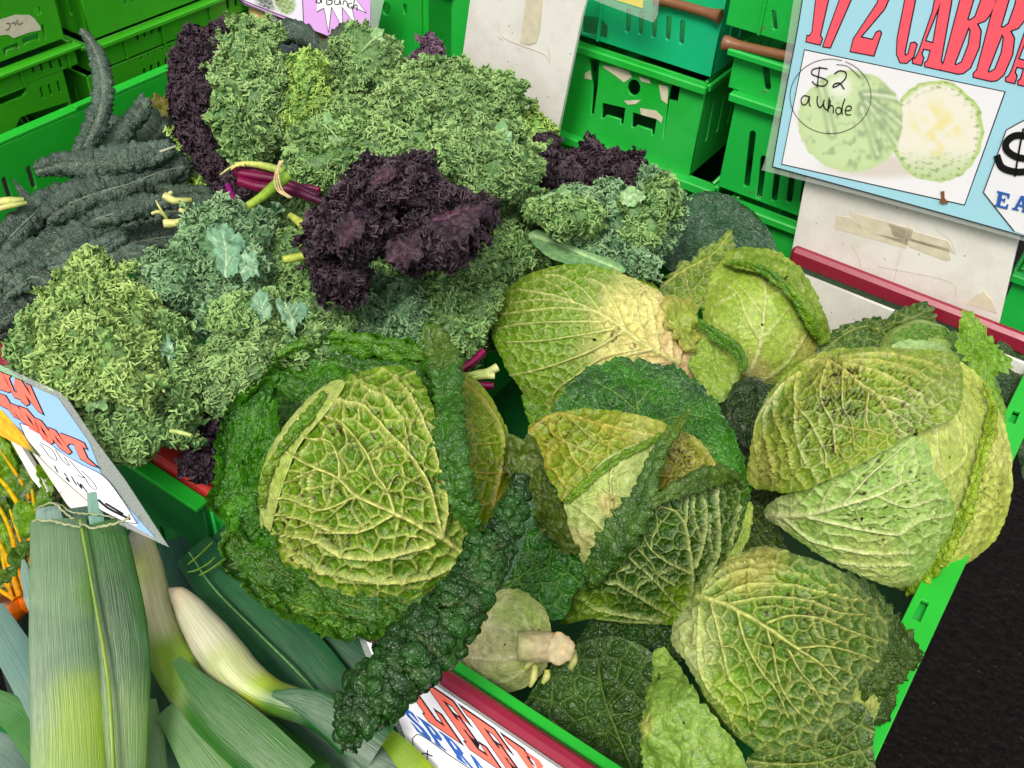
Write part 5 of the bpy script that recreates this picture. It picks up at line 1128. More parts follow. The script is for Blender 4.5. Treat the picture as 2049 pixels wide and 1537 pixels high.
# ---- pale head by the red rail
Cd = cabbage('smooth pale cabbage with a crinkled leaf folded over its top, by the burgundy rail', 1525, 650, 118, -.01)
bD = lambda off=0., r=135: ball(1525, 650, r, -.01, .85, off)
patch(Cd, [(1318, 520), (1345, 420), (1390, 388), (1440, 385), (1490, 410), (1530, 448), (1552, 490), (1558, 530), (1500, 560), (1400, 560)], slab(1440, 480, .0, .2), bubbly(H('#2c4c34'), H('#3d6344'), vc=H('#5f8260'), amp=.002, wave=(.006, .05), veins=[([(1420, 560), (1430, 480), (1440, 400)], 3, 1), ([(1430, 480), (1500, 450)], 2, 1), ([(1430, 500), (1370, 450)], 2, 1)]), 'savoydark', label='dark bluish leaf at the back')
patch(Cd, [(1318, 575), (1345, 545), (1385, 510), (1430, 485), (1465, 458), (1468, 505), (1445, 540), (1425, 580), (1408, 620), (1360, 640), (1325, 610)], slab(1390, 550, .035, .3), S(H('#4c6c20'), H('#6f8c34'), cell=.009, amp=.0026, vc=H('#c0c478'), vk=.85, veins=[([(1320, 575), (1370, 540), (1425, 510), (1462, 465)], 4, 1.8), ([(1370, 540), (1380, 590)], 2.6, 1.2), ([(1400, 525), (1440, 540)], 2.4, 1.2), ([(1345, 555), (1390, 500)], 2.4, 1.2)], margin=(H('#3a5a20'), .6, .7)), rough_edge=4)
patch(Cd, [(1405, 625), (1412, 570), (1440, 525), (1480, 508), (1530, 510), (1580, 540), (1615, 590), (1640, 645), (1635, 700), (1600, 750), (1550, 782), (1500, 782), (1455, 745), (1420, 690)], bD(.0), S(H('#98b350'), H('#b2c66c'), cell=.022, amp=.0012, vc=H('#dfe2a4'), v1=.35, v2=.15, vk=.8, fine=.1, cs=.05,
      veins=VV(3.074, 1400, 400, [([(300, 1080), (370, 900), (395, 700), (405, 560), (380, 430)], 6.5, 2.4), ([(370, 860), (290, 720), (230, 570), (150, 520)], 3.2, 1.5), ([(385, 850), (480, 750), (550, 660)], 3, 1.5), ([(390, 700), (260, 540), (200, 480)], 2.4, 1.4), ([(340, 1140), (500, 1040), (600, 920), (690, 770)], 4.4, 2), ([(230, 570), (80, 660), (90, 740), (180, 800)], 2.4, 1.4), ([(400, 600), (500, 560), (560, 520)], 2, 1.2)]),
      zones=[(1500, 755, 60, H('#cdb488'), .55), (1610, 690, 40, H('#c8b070'), .4)]), center=(1525, 650), label='smooth pale face leaf')
patch(Cd, [(1450, 530), (1458, 502), (1500, 495), (1545, 500), (1590, 525), (1625, 570), (1650, 625), (1662, 672), (1640, 690), (1622, 640), (1595, 590), (1555, 555), (1510, 530)], bD(.008, 145), S(H('#668634'), H('#86a048'), cell=.009, amp=.002, vc=H('#b8b868'), vk=.6, wave=(.004, .03)), center=(1575, 560), rough_edge=2)
strip(Cd, [(1455, 525), (1500, 528), (1545, 552), (1585, 588), (1615, 630), (1640, 680)], [3, 6, 8, 9, 11, 6], bD(.016, 145), bubbly(H('#4b7a2a'), H('#86ac44'), amp=.002, cell=.006), name='folded_margin', fold=1, flat=.5, roughw=.3, arc=88)
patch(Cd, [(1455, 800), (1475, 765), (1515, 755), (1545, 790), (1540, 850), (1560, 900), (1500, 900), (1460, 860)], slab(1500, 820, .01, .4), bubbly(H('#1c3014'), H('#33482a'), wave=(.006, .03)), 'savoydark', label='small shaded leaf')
patch(Cd, [(1440, 780), (1560, 760), (1580, 1000), (1540, 1100), (1440, 1100), (1430, 900)], slab(1500, 930, -.06, .6), S(H('#1f3a14'), H('#33521e'), cell=.012, vc=H('#8a9a50'), vk=.6, veins=auto_veins([(1450, 1090), (1500, 980), (1530, 880)], 5, 90)), 'savoydark')
patch(Cd, [(1460, 1040), (1505, 1000), (1555, 1050), (1570, 1110), (1500, 1140), (1450, 1120)], slab(1510, 1070, -.03, .6), S(H('#2c4a1a'), H('#445e26'), cell=.011, vc=H('#9aa860'), vk=.75, veins=[([(1460, 1120), (1510, 1075), (1550, 1040)], 2.5, 1.5), ([(1500, 1010), (1520, 1060), (1560, 1100)], 2.2, 1.2)]), 'savoydark')

# ---- big round head on the right
Ce = cabbage('big round pale cabbage with dark brown flecks, at the outer edge of the crate', 1768, 945, 250, .02)
bE = lambda off=0., r=268: ball(1765, 940, r, .02, .9, off)
patch(Ce, [(1900, 722), (1945, 738), (1985, 790), (2012, 855), (2027, 930), (2020, 1010), (1992, 1080), (1930, 1132), (1860, 1170), (1800, 1180), (1780, 1120), (1880, 1000), (1930, 900), (1920, 800)], bE(-.004, 276), S(H('#a4b458'), H('#c0cc74'), cell=.011, amp=.0024, vc=H('#d8d888'), vk=.7, veins=[([(2010, 1015), (1970, 985), (1930, 960)], 3, 1.5), ([(1990, 1000), (1960, 930), (1955, 880)], 2.6, 1.2), ([(1990, 1010), (1950, 1040), (1900, 1080)], 2.6, 1.2)], spots=[(1970, 980, 60, .4)], zones=[(2010, 900, 60, H('#d8d890'), .5)]), center=(1935, 960), rough_edge=1.2)
patch(Ce, [(1840, 830), (1880, 790), (1920, 775), (1955, 820), (1968, 890), (1955, 960), (1930, 1030), (1890, 1080), (1850, 1040), (1840, 940)], bE(.004, 266), S(H('#a6b860'), H('#c2cc80'), cell=.02, amp=.0014, vc=H('#dfe0a0'), v1=.35, v2=.15, vk=.7, fine=.1, veins=[([(1870, 970), (1930, 920), (1925, 860), (1900, 800)], 3, 1.6), ([(1875, 850), (1878, 910), (1890, 950)], 3.4, 1.8)]))
strip(Ce, [(1968, 765), (1985, 815), (1978, 870), (1962, 925), (1945, 985), (1925, 1045), (1893, 1105), (1850, 1160), (1815, 1190)], [5, 8, 11, 8, 12, 10, 13, 12, 7], bE(.011, 272), bubbly(H('#7c9c34'), H('#a6c050'), amp=.0026, cell=.0055, vc=H('#c4d070')), name='folded_margin', fold=1, flat=.5, roughw=.45, arc=88, label='ruffled light green edge')
VE2 = VV(2.957, 1450, 680, [
    ([(235, 1045), (480, 1035), (680, 985), (900, 920), (1040, 850), (1130, 830)], 9, 2.4), ([(700, 975), (850, 810), (1000, 680), (1080, 610), (1110, 580)], 4.2, 2), ([(900, 925), (1080, 990), (1250, 940), (1330, 960)], 3.8, 1.8), ([(480, 1045), (700, 1100), (900, 1140), (1040, 1150), (1150, 1080), (1350, 1030)], 4.4, 1.8),
    ([(350, 1055), (500, 1180), (700, 1240), (900, 1270), (1150, 1260)], 3.6, 1.6), ([(300, 1055), (420, 1200), (600, 1300), (850, 1340), (1100, 1330)], 3, 1.6), ([(290, 1060), (400, 1240), (620, 1370), (900, 1400)], 2.6, 1.6), ([(1040, 850), (1060, 740), (1110, 690), (1120, 640)], 3.2, 1.6), ([(1130, 990), (1130, 900), (1080, 830)], 2.6, 1.4), ([(1040, 1150), (1110, 1080), (1130, 1000)], 2.6, 1.4), ([(560, 1010), (620, 880), (700, 830)], 2.4, 1.4), ([(400, 1030), (520, 890), (580, 830)], 2.4, 1.4), ([(820, 940), (780, 1020), (830, 1130)], 2.2, 1.4), ([(1250, 1000), (1230, 1060), (1290, 1100)], 2.2, 1.4)])
patch(Ce, [(1530, 1030), (1548, 1000), (1590, 985), (1650, 965), (1700, 935), (1745, 902), (1790, 875), (1832, 872), (1858, 895), (1870, 940), (1895, 980), (1912, 1015), (1905, 1060), (1875, 1110), (1845, 1165), (1790, 1176), (1720, 1152), (1640, 1112), (1575, 1065)],
      bE(.012), S(H('#82a652'), H('#a4c272'), cell=.013, amp=.0020, vc=H('#e8ecb4'), vk=.85, veins=VE2, v1=.7, v2=.3, vw=.0012, fine=.12, zones=[(1545, 1020, 60, H('#c8cc9a'), .6), (1740, 1150, 110, H('#ccd488'), .6)], spots=[(1780, 1000, 140, .22)], margin=(H('#86a860'), .35, .75), cs=.05), center=(1725, 1040), step=3.4, label='pale front leaf with a thick midrib')
VE1 = VV(2.957, 1450, 680, [
    ([(480, 125), (600, 125), (700, 180), (800, 260), (900, 330), (960, 420), (1020, 520), (1080, 560)], 6, 2.2), ([(610, 140), (570, 270), (580, 380), (640, 500), (655, 670)], 4.2, 2), ([(430, 200), (420, 370), (500, 480), (590, 650), (600, 760)], 4, 1.8), ([(700, 190), (700, 390), (750, 490), (770, 650)], 3.6, 1.8), ([(850, 310), (840, 480), (900, 590)], 3.6, 1.8), ([(700, 140), (900, 190), (1080, 280), (1200, 350), (1340, 430)], 4, 1.8), ([(900, 330), (1060, 370), (1200, 480), (1290, 500)], 3.6, 1.8), ([(440, 190), (310, 300), (300, 460), (370, 640), (400, 800)], 3.6, 1.6), ([(700, 120), (960, 130), (1200, 220), (1380, 320)], 3, 1.6), ([(680, 105), (900, 80), (1150, 120), (1390, 200)], 3, 1.6), ([(420, 370), (420, 560), (480, 740)], 3, 1.6), ([(300, 300), (230, 450), (240, 600), (290, 800)], 2.6, 1.6), ([(260, 350), (180, 500), (180, 650), (220, 820)], 2.4, 1.6), ([(640, 500), (740, 520), (850, 540), (960, 560)], 2.6, 1.6), ([(960, 420), (1060, 470), (1130, 540)], 2.6, 1.6), ([(1080, 280), (1140, 380), (1240, 450)], 2.4, 1.4)])
patch(Ce, [(1497, 965), (1502, 890), (1522, 815), (1575, 745), (1650, 703), (1740, 695), (1830, 698), (1905, 705), (1925, 735), (1926, 800), (1910, 835), (1870, 852), (1820, 872), (1765, 905), (1710, 935), (1650, 965), (1590, 985), (1535, 982)],
      bE(.022), S(H('#5c7e2a'), H('#849e42'), cell=.0105, amp=.0030, vc=H('#d8d484'), vc2=H('#e4e6ac'), vk=.9, veins=VE1, v1=.85, v2=.5, vw=.0011, fine=.2, zones=[(1510, 930, 80, H('#b89a70'), .3), (1650, 735, 60, H('#b8b468'), .35), (1880, 760, 60, H('#8a9a50'), .4)],
      spots=[(1680, 780, 90, .95), (1780, 790, 90, .8), (1650, 850, 90, .6), (1820, 830, 80, .6), (1560, 870, 60, .4)], margin=(H('#8aa044'), .4, .8)), center=(1710, 830), step=3.4, label='upper leaf flecked with dark brown spots')

# ---- head tucked behind the big one, with bright ruffled leaves
Cg = cabbage('cabbage half hidden behind the big brown-flecked one, with bright ruffled leaves', 1840, 730, 110, .0, (H('#8fae5a'), H('#a8c478')))
patch(Cg, [(1630, 700), (1665, 665), (1720, 640), (1780, 628), (1840, 605), (1870, 625), (1868, 665), (1820, 690), (1750, 705), (1680, 725)], slab(1740, 670, .0, .4), S(H('#31571c'), H('#4a7430'), cell=.010, amp=.0026, vc=H('#b4bc70'), vk=.75, veins=[([(1640, 710), (1700, 665), (1780, 650), (1850, 625)], 3.4, 1.6), ([(1700, 665), (1720, 710)], 2.2, 1), ([(1760, 652), (1790, 690)], 2.2, 1)], margin=(H('#2a4a20'), .5, .7), wave=(.005, .03)), 'savoydark', rough_edge=5)
patch(Cg, [(1755, 720), (1790, 688), (1830, 680), (1880, 690), (1920, 710), (1915, 735), (1850, 725), (1790, 735)], slab(1840, 710, .035, .3), S(H('#94b472'), H('#aac78c'), cell=.02, amp=.001, side='top', vk=.3), rough_edge=1.2)
patch(Cg, [(1790, 690), (1815, 652), (1870, 650), (1930, 670), (1975, 710), (2000, 770), (2005, 840), (1975, 800), (1930, 730), (1870, 690)], slab(1890, 700, .03, .3), S(H('#3f6a22'), H('#5f8c34'), cell=.008, amp=.0022, vc=H('#a8b868'), vk=.6), center=(1905, 700), rough_edge=3)
patch(Cg, [(1935, 625), (1962, 640), (1985, 680), (2010, 710), (2025, 745), (1990, 750), (1975, 770), (2005, 800), (2010, 860), (1985, 870), (1970, 800), (1935, 740), (1915, 690), (1920, 655)], slab(1960, 720, .06, .3), S(H('#5f8f2c'), H('#86ac48'), cell=.007, amp=.0026, side='top', vc=H('#b4cc78'), vk=.4, wave=(.005, .025)), center=(1958, 705), rough_edge=5, label='bright ruffled leaf')
patch(Cg, [(1980, 700), (2070, 690), (2090, 950), (2050, 960), (2030, 880), (2000, 790)], slab(2040, 820, -.02, .5), S(H('#20361c'), H('#33502c'), cell=.012, vc=H('#5f8050'), vk=.5, wave=(.005, .05)), 'savoydark')

# ---- lower right head
Cf = cabbage('cabbage with one wide leaf fanned from a thick pale rib, by the notched rim', 1560, 1320, 225, .0)
bF = lambda off=0., r=270: ball(1555, 1325, r, .0, .85, off)
patch(Cf, [(1690, 1160), (1750, 1170), (1790, 1225), (1835, 1285), (1822, 1330), (1795, 1350), (1790, 1400), (1770, 1450), (1740, 1440), (1700, 1380), (1700, 1260)], bF(-.012, 290), bubbly(H('#2c4418'), H('#4a6428'), vc=H('#7c8c4c'), wave=(.006, .03), cell=.006), 'savoydark', rough_edge=5)
patch(Cf, [(1690, 1350), (1730, 1335), (1758, 1360), (1762, 1410), (1740, 1455), (1700, 1440)], bF(-.004, 290), S(H('#94a454'), H('#b0b874'), cell=.02, amp=.0008, vk=.5, veins=[([(1730, 1450), (1740, 1400), (1735, 1350)], 2.5, 1.5), ([(1715, 1440), (1722, 1380)], 2, 1)]))
patch(Cf, [(1560, 1480), (1640, 1440), (1700, 1405), (1745, 1430), (1748, 1500), (1740, 1600), (1560, 1600), (1490, 1530)], slab(1640, 1510, .035, .6), S(H('#31511a'), H('#4c6e28'), cell=.0095, amp=.0028, vc=H('#a8b468'), vk=.8, veins=[([(1480, 1520), (1560, 1530), (1640, 1525), (1720, 1500)], 6, 2), ([(1600, 1490), (1660, 1500), (1700, 1470)], 3, 1.6), ([(1560, 1530), (1620, 1580)], 3, 1.6), ([(1640, 1525), (1700, 1560)], 3, 1.6)], margin=(H('#2c4418'), .5, .8)), 'savoydark')
patch(Cf, [(1308, 1305), (1328, 1296), (1348, 1318), (1378, 1362), (1410, 1410), (1440, 1450), (1475, 1490), (1500, 1560), (1480, 1620), (1330, 1620), (1290, 1560), (1283, 1480), (1290, 1410), (1305, 1350)], ball(1425, 1500, 190, .02, .9, .0), S(H('#6c9040'), H('#8cac58'), cell=.012, amp=.0016, side='top', vc=H('#bccc80'), vk=.4, wave=(.005, .04), zones=[(1295, 1450, 30, H('#c8c878'), .6)]), rough_edge=3, label='light green crumpled lower leaf')
VF = VV(2.564, 1250, 1012, [
    ([(375, 465), (500, 500), (600, 550), (720, 620), (880, 730), (1000, 810), (1110, 920), (1150, 950)], 9, 2.4), ([(730, 600), (850, 565), (1000, 580), (1150, 640), (1300, 690)], 4.4, 1.8), ([(550, 500), (750, 470), (950, 490), (1100, 550), (1250, 560)], 4.4, 1.8), ([(880, 730), (1030, 720), (1200, 760), (1300, 800)], 4.2, 1.8), ([(470, 480), (620, 410), (800, 405), (1000, 440), (1200, 490)], 4, 1.8),
    ([(730, 640), (760, 750), (790, 900), (850, 1010), (950, 1120), (960, 1180)], 4.4, 1.8), ([(580, 550), (620, 700), (700, 850), (780, 950), (840, 1090)], 4.4, 1.8), ([(450, 510), (500, 720), (540, 880), (620, 980), (640, 1130)], 4.2, 1.8), ([(385, 520), (380, 800), (440, 960), (520, 1030), (560, 1160)], 4, 1.8), ([(840, 740), (900, 850), (960, 920), (1050, 1080)], 3.8, 1.8), ([(1000, 810), (1100, 830), (1180, 870)], 3, 1.6), ([(390, 460), (550, 350), (750, 330), (950, 360)], 3, 1.6), ([(390, 450), (500, 330), (620, 290), (800, 300)], 2.4, 1.6), ([(400, 440), (480, 300), (640, 240)], 2.4, 1.6),
    ([(690, 720), (690, 800), (760, 880)], 2.6, 1.6), ([(500, 720), (560, 730), (620, 790)], 2.4, 1.6), ([(850, 850), (830, 950), (780, 950)], 2.2, 1.6), ([(960, 580), (1000, 670), (1090, 700)], 2.4, 1.6), ([(540, 880), (470, 930), (440, 960)], 2.2, 1.6), ([(950, 930), (1000, 960), (1090, 960)], 2.2, 1.4)])
patch(Cf, [(1372, 1215), (1400, 1170), (1440, 1130), (1490, 1102), (1540, 1093), (1600, 1110), (1660, 1130), (1715, 1165), (1760, 1215), (1785, 1258), (1768, 1310), (1745, 1345), (1710, 1385), (1695, 1440), (1650, 1475), (1590, 1505), (1530, 1512), (1480, 1480), (1440, 1435), (1405, 1385), (1375, 1330), (1345, 1290), (1345, 1250)],
      bF(.034), S(H('#3a661c'), H('#628a34'), cell=.0102, amp=.0034, vc=H('#d4da88'), vk=.9, veins=VF, v1=.85, v2=.45, vw=.0011, fine=.2, cs=.04, zones=[(1370, 1290, 110, H('#b8c488'), .8), (1500, 1120, 100, H('#a89a50'), .6), (1700, 1260, 170, H('#35541c'), .85), (1650, 1440, 150, H('#3c5a2c'), .8), (1560, 1330, 120, H('#446a1e'), .5), (1450, 1400, 80, H('#8fae48'), .6)], margin=(H('#5a6a48'), .5, .85), spots=[(1610, 1210, 80, .35), (1540, 1210, 30, .6), (1570, 1290, 70, .3)]), center=(1545, 1290), step=3.4, label='wide fanned leaf with a thick branching rib')

# ---- upturned head with a cut stalk, near the front rail
Ch = cabbage('upturned white-green cabbage showing its cut beige stalk, above the burgundy front rail', 1010, 1290, 100, -.02, (H('#b8bc84'), H('#cfd0a4')))
bH = lambda off=0., r=120: ball(1010, 1285, r, -.02, .85, off)
patch(Ch, [(895, 1320), (905, 1270), (940, 1220), (990, 1185), (1040, 1180), (1090, 1220), (1105, 1270), (1095, 1330), (1050, 1375), (990, 1392), (930, 1370)], bH(.004), S(H('#b0b878'), H('#d0cf9c'), cell=.03, amp=.0008, v1=.25, v2=.1, vk=.6, vc=H('#e8e4c0'), fine=.05, veins=[([(1080, 1300), (1000, 1320), (920, 1315)], 8, 2), ([(1075, 1290), (1010, 1260), (950, 1245)], 4, 2), ([(1060, 1260), (1040, 1220), (1010, 1195)], 3, 1.5), ([(1080, 1320), (1020, 1360), (960, 1370)], 4, 1.5)], zones=[(1040, 1220, 70, H('#9ab45c'), .7), (930, 1320, 60, H('#d8c8a8'), .6), (1010, 1385, 60, H('#8a9a60'), .5)], spots=[(1080, 1280, 34, .8)]), center=(1010, 1290))
stalk(Ch, [(1035, 1292), (1080, 1294), (1115, 1296), (1128, 1297)], [30, 31, 30, 28], slab(1100, 1290, .035, .3), [H('#a8a878'), H('#bcb08c'), H('#c0b090')], 'cut_stalk', n=14, cn=22)
sp = slab(1110, 1290, .045, .3)
patch(Ch, [(1104, 1274), (1122, 1267), (1139, 1273), (1149, 1291), (1147, 1311), (1134, 1327), (1114, 1331), (1099, 1320), (1094, 1297)], lambda x, y: sp(x, y) - .030, S(H('#a89c78'), H('#c0b490'), cell=.02, amp=.0006, v1=.1, v2=.1, vk=.3, fine=0, margin=(H('#9a7c50'), .8, .8), zones=[(1122, 1300, 16, H('#c8b088'), .7)], side='top'), 'smooth', rough_edge=1.5, name='cut_face', label='beige cut end of the stalk')
for k, (a_, b_) in enumerate([((1070, 1330), (1060, 1375)), ((1075, 1300), (1048, 1340)), ((1095, 1340), (1085, 1368)), ((1140, 1340), (1150, 1300))][:5]):
    stalk(Ch, [a_, ((a_[0] + b_[0]) / 2 + 4, (a_[1] + b_[1]) / 2), b_], [6, 8, 4], slab(1080, 1300, .02, .3), [H('#a8b060'), H('#c8c888'), H('#98a458')], 'leaf_stub', n=8)

# ---- dark loose cabbage at the front, below the others
Ci = cabbage('dark savoy cabbage lying low in shade at the front, beside the cut stalk', 1190, 1450, 130, -.08, (DG0, DG1))
patch(Ci, [(1045, 1420), (1080, 1360), (1125, 1310), (1180, 1280), (1240, 1275), (1300, 1300), (1345, 1340), (1330, 1420), (1310, 1500), (1300, 1620), (1150, 1620), (1090, 1530), (1050, 1480)], slab(1190, 1430, -.035, .5, 0.), S(H('#2a4a18'), H('#40662a'), cell=.013, amp=.0034, vc=H('#7c9a50'), vk=.65, fine=.25, wave=(.006, .06),
      veins=[([(1290, 1600), (1250, 1500), (1210, 1400), (1190, 1290)], 6, 2), ([(1240, 1480), (1170, 1420), (1110, 1340)], 3.4, 1.5), ([(1215, 1410), (1260, 1350), (1290, 1310)], 3.2, 1.5), ([(1260, 1540), (1180, 1500), (1080, 1430)], 3.4, 1.5), ([(1270, 1560), (1170, 1570), (1100, 1520)], 3, 1.5), ([(1230, 1450), (1290, 1420), (1320, 1380)], 3, 1.5)]), 'savoydark', center=(1200, 1440), label='dark veined under side of the leaf')
patch(Ci, [(1150, 1300), (1200, 1230), (1280, 1240), (1350, 1260), (1370, 1310), (1320, 1340), (1230, 1300)], slab(1260, 1280, -.05, .5), bubbly(H('#1c3a14'), H('#2f5420')), 'savoydark')
# ------------------------------------------------------------------ curly kale
GK = 'bunches of curly kale heaped in the left-hand crate'
def bunch(label, px, py, z, name='kale_bunch', cat='kale', group=GK):
    c = P(px, py, z); return empty(name, tuple(c), label, cat, group)

# under layer that fills the crate
e = bunch('deep layer of bluish curly kale under the other bunches, in the middle of the heap', 800, 560, -.02)
for o_, d_ in (([(640, 560), (720, 520), (860, 520), (1000, 520), (1050, 600), (1000, 700), (900, 730), (760, 720), (660, 680)], slab(850, 620, -.015, .7)),
               ([(380, 420), (520, 380), (640, 420), (700, 560), (640, 660), (480, 640), (380, 560)], slab(520, 520, -.02, .7)),
               ([(900, 330), (1080, 330), (1120, 450), (1080, 560), (960, 560), (880, 460)], slab(1000, 450, -.01, .7)),
               ([(560, 640), (760, 660), (900, 700), (900, 800), (700, 820), (540, 760)], slab(720, 730, -.02, .7)),
               ([(450, 130), (700, 120), (900, 220), (1000, 320), (760, 420), (520, 400), (430, 260)], slab(700, 280, .0, .5))):
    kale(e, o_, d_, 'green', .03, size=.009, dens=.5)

# tall ones at the back
e = bunch('tall dark purple curly kale bunch standing at the back, against the green crates', 400, 230, .02)
kale(e, [(382, 62), (415, 42), (448, 42), (458, 62), (440, 100), (425, 160), (420, 230), (430, 300), (455, 360), (478, 405), (450, 412), (415, 360), (375, 290), (350, 240), (342, 190), (352, 140), (366, 100)], slab(410, 230, .10, .25), 'purple', .03, center=(398, 220))
kale(e, [(430, 340), (470, 330), (500, 380), (490, 420), (455, 415)], slab(460, 380, .06, .3), 'purple', .02)
stalk(e, [(455, 370), (468, 400), (480, 425)], [6, 8, 7], slab(460, 380, .10, .3), H('#7a2a66'))
e = bunch('tall pale green curly kale bunch beside the purple one at the back', 495, 180, .05)
kale(e, [(440, 72), (470, 42), (505, 38), (540, 62), (562, 110), (572, 170), (574, 240), (556, 290), (520, 322), (482, 326), (448, 300), (428, 240), (415, 170), (410, 120), (420, 98)], slab(495, 190, .115, .25), 'sage', .042, bare=((512, 78, 14),))
kale(e, [(428, 200), (460, 190), (500, 260), (520, 320), (480, 330), (450, 300)], slab(475, 260, .13, .25), 'green', .03)
e = bunch('slim yellowish curly kale leaf between two taller green bunches', 610, 190, .06)
kale(e, [(588, 112), (612, 108), (640, 128), (652, 170), (650, 220), (632, 258), (600, 275), (574, 262), (568, 225), (585, 180), (590, 145)], slab(610, 190, .12, .25), 'lime', .03)
e = bunch('rounded pale green kale bunch below the lilac sign', 735, 140, .08)
kale(e, [(672, 86), (705, 56), (750, 46), (792, 66), (815, 105), (818, 150), (790, 190), (740, 205), (690, 225), (655, 212), (645, 170), (655, 125)], slab(735, 140, .115, .3), 'sage', .045, bare=((735, 92, 34),), mid=[([(765, 68), (740, 85), (722, 105)], 2.5, 1.2)])
kale(e, [(650, 190), (700, 200), (740, 215), (700, 262), (640, 265), (625, 235)], slab(680, 230, .10, .3), 'sage', .03)
e = bunch('small purple kale tip poking up beside the tall white board', 850, 100, .07)
kale(e, [(818, 118), (845, 98), (850, 75), (868, 68), (882, 88), (884, 118), (868, 140), (840, 150), (812, 150)], slab(850, 110, .10, .25), 'plum', .02)
# yellow strip
e = bunch('narrow yellow-green curly kale leaf along the edge of the black kale', 395, 330, .02)
kale(e, [(348, 262), (372, 268), (395, 305), (415, 345), (440, 385), (448, 412), (428, 418), (398, 385), (372, 335), (352, 295)], slab(395, 330, .05, .5), 'lime', .02)

# the wide pale bunch in the centre
e = bunch('widest pale green curly kale bunch, spread over the middle of the heap', 840, 270, .08)
kale(e, [(800, 160), (840, 125), (880, 112), (930, 128), (975, 160), (1000, 200), (960, 260), (880, 260), (810, 230), (780, 190)], slab(890, 190, .12, .5), 'sage', .04)
kale(e, [(940, 150), (985, 135), (1025, 155), (1038, 195), (1035, 240), (1050, 280), (1010, 300), (960, 260), (940, 200)], slab(990, 210, .10, .4), 'green', .035)
kale(e, [(660, 232), (720, 200), (790, 178), (860, 190), (930, 220), (960, 290), (900, 350), (810, 360), (720, 340), (660, 300)], slab(810, 270, .135, .5), 'sage', .045)
kale(e, [(880, 230), (960, 220), (1030, 260), (1062, 310), (1074, 350), (1050, 385), (1000, 398), (940, 392), (880, 360), (850, 300)], slab(970, 310, .14, .5), 'sage', .045, bare=((1005, 272, 16),))
kale(e, [(576, 318), (590, 275), (640, 238), (700, 230), (740, 280), (740, 340), (700, 360), (660, 372), (615, 378), (585, 352)], slab(660, 310, .135, .5), 'green', .035, bare=((660, 258, 18), (690, 300, 16)), mid=[([(648, 250), (668, 268), (682, 285)], 2.2, 1)])
kale(e, [(740, 300), (820, 300), (900, 330), (900, 372), (840, 380), (760, 360), (730, 335)], slab(820, 335, .15, .5), 'green', .03)
e = bunch('olive curly kale shoulder against the foot of the tall white board', 1080, 260, .05)
kale(e, [(1030, 250), (1060, 232), (1100, 250), (1116, 280), (1090, 300), (1050, 305)], slab(1075, 270, .07, .3), 'lime', .02)
kale(e, [(1020, 200), (1045, 215), (1060, 260), (1040, 300), (1015, 260)], slab(1035, 245, .07, .3), 'green', .02)
# purple right
e = bunch('dark purple curly kale just below the green crate with the round hole', 1180, 335, .05)
kale(e, [(1042, 300), (1085, 283), (1120, 298), (1160, 305), (1200, 298), (1235, 302), (1240, 292), (1262, 318), (1292, 335), (1292, 375), (1272, 408), (1225, 398), (1150, 385), (1085, 385), (1055, 360)], slab(1170, 340, .085, .35), 'purple', .03)
e = bunch('green curly kale with a broad pale rib, above the cream and green cabbage', 1200, 450, .04)
kale(e, [(1058, 400), (1120, 378), (1180, 372), (1235, 380), (1280, 368), (1310, 348), (1345, 355), (1362, 395), (1352, 450), (1335, 505), (1322, 560), (1290, 560), (1220, 530), (1140, 500), (1075, 470), (1050, 435)], slab(1205, 450, .075, .5), 'blue', .04, bare=((1110, 392, 24), (1255, 390, 22)))
kale(e, [(1240, 400), (1290, 380), (1330, 352), (1358, 380), (1345, 450), (1290, 480), (1240, 450)], slab(1300, 415, .10, .4), 'green', .03)
kale(e, [(1050, 400), (1110, 390), (1180, 400), (1210, 430), (1160, 470), (1090, 460)], slab(1120, 430, .105, .4), 'green', .03, bare=((1100, 402, 20),))
patch(e, [(1058, 470), (1085, 462), (1130, 485), (1180, 505), (1235, 525), (1250, 545), (1200, 545), (1140, 530), (1090, 510)], slab(1150, 505, .08, .5), S(H('#4a7a44'), H('#669452'), cell=.016, amp=.001, side='top', vc=H('#a8c88c'), vk=.7, v1=.3, v2=.1, veins=[([(1060, 470), (1120, 490), (1180, 515), (1240, 540)], 5, 3)]), 'kale', label='broad smooth ribbed blade')

# mid layer right of centre
e = bunch('deep green curly kale between the purple bunch and the big veined cabbages', 930, 600, .02)
kale(e, [(960, 470), (1010, 430), (1060, 450), (1075, 510), (1050, 560), (1005, 590), (960, 560), (940, 510)], slab(1010, 510, .05, .6), 'green', .035)
kale(e, [(860, 520), (940, 500), (990, 540), (1000, 600), (970, 660), (940, 720), (900, 730), (850, 690), (830, 610)], slab(915, 610, .045, .6), 'green', .04)
kale(e, [(700, 580), (760, 560), (840, 560), (880, 620), (860, 680), (800, 690), (730, 680), (690, 640)], slab(785, 625, .045, .6), 'blue', .04)
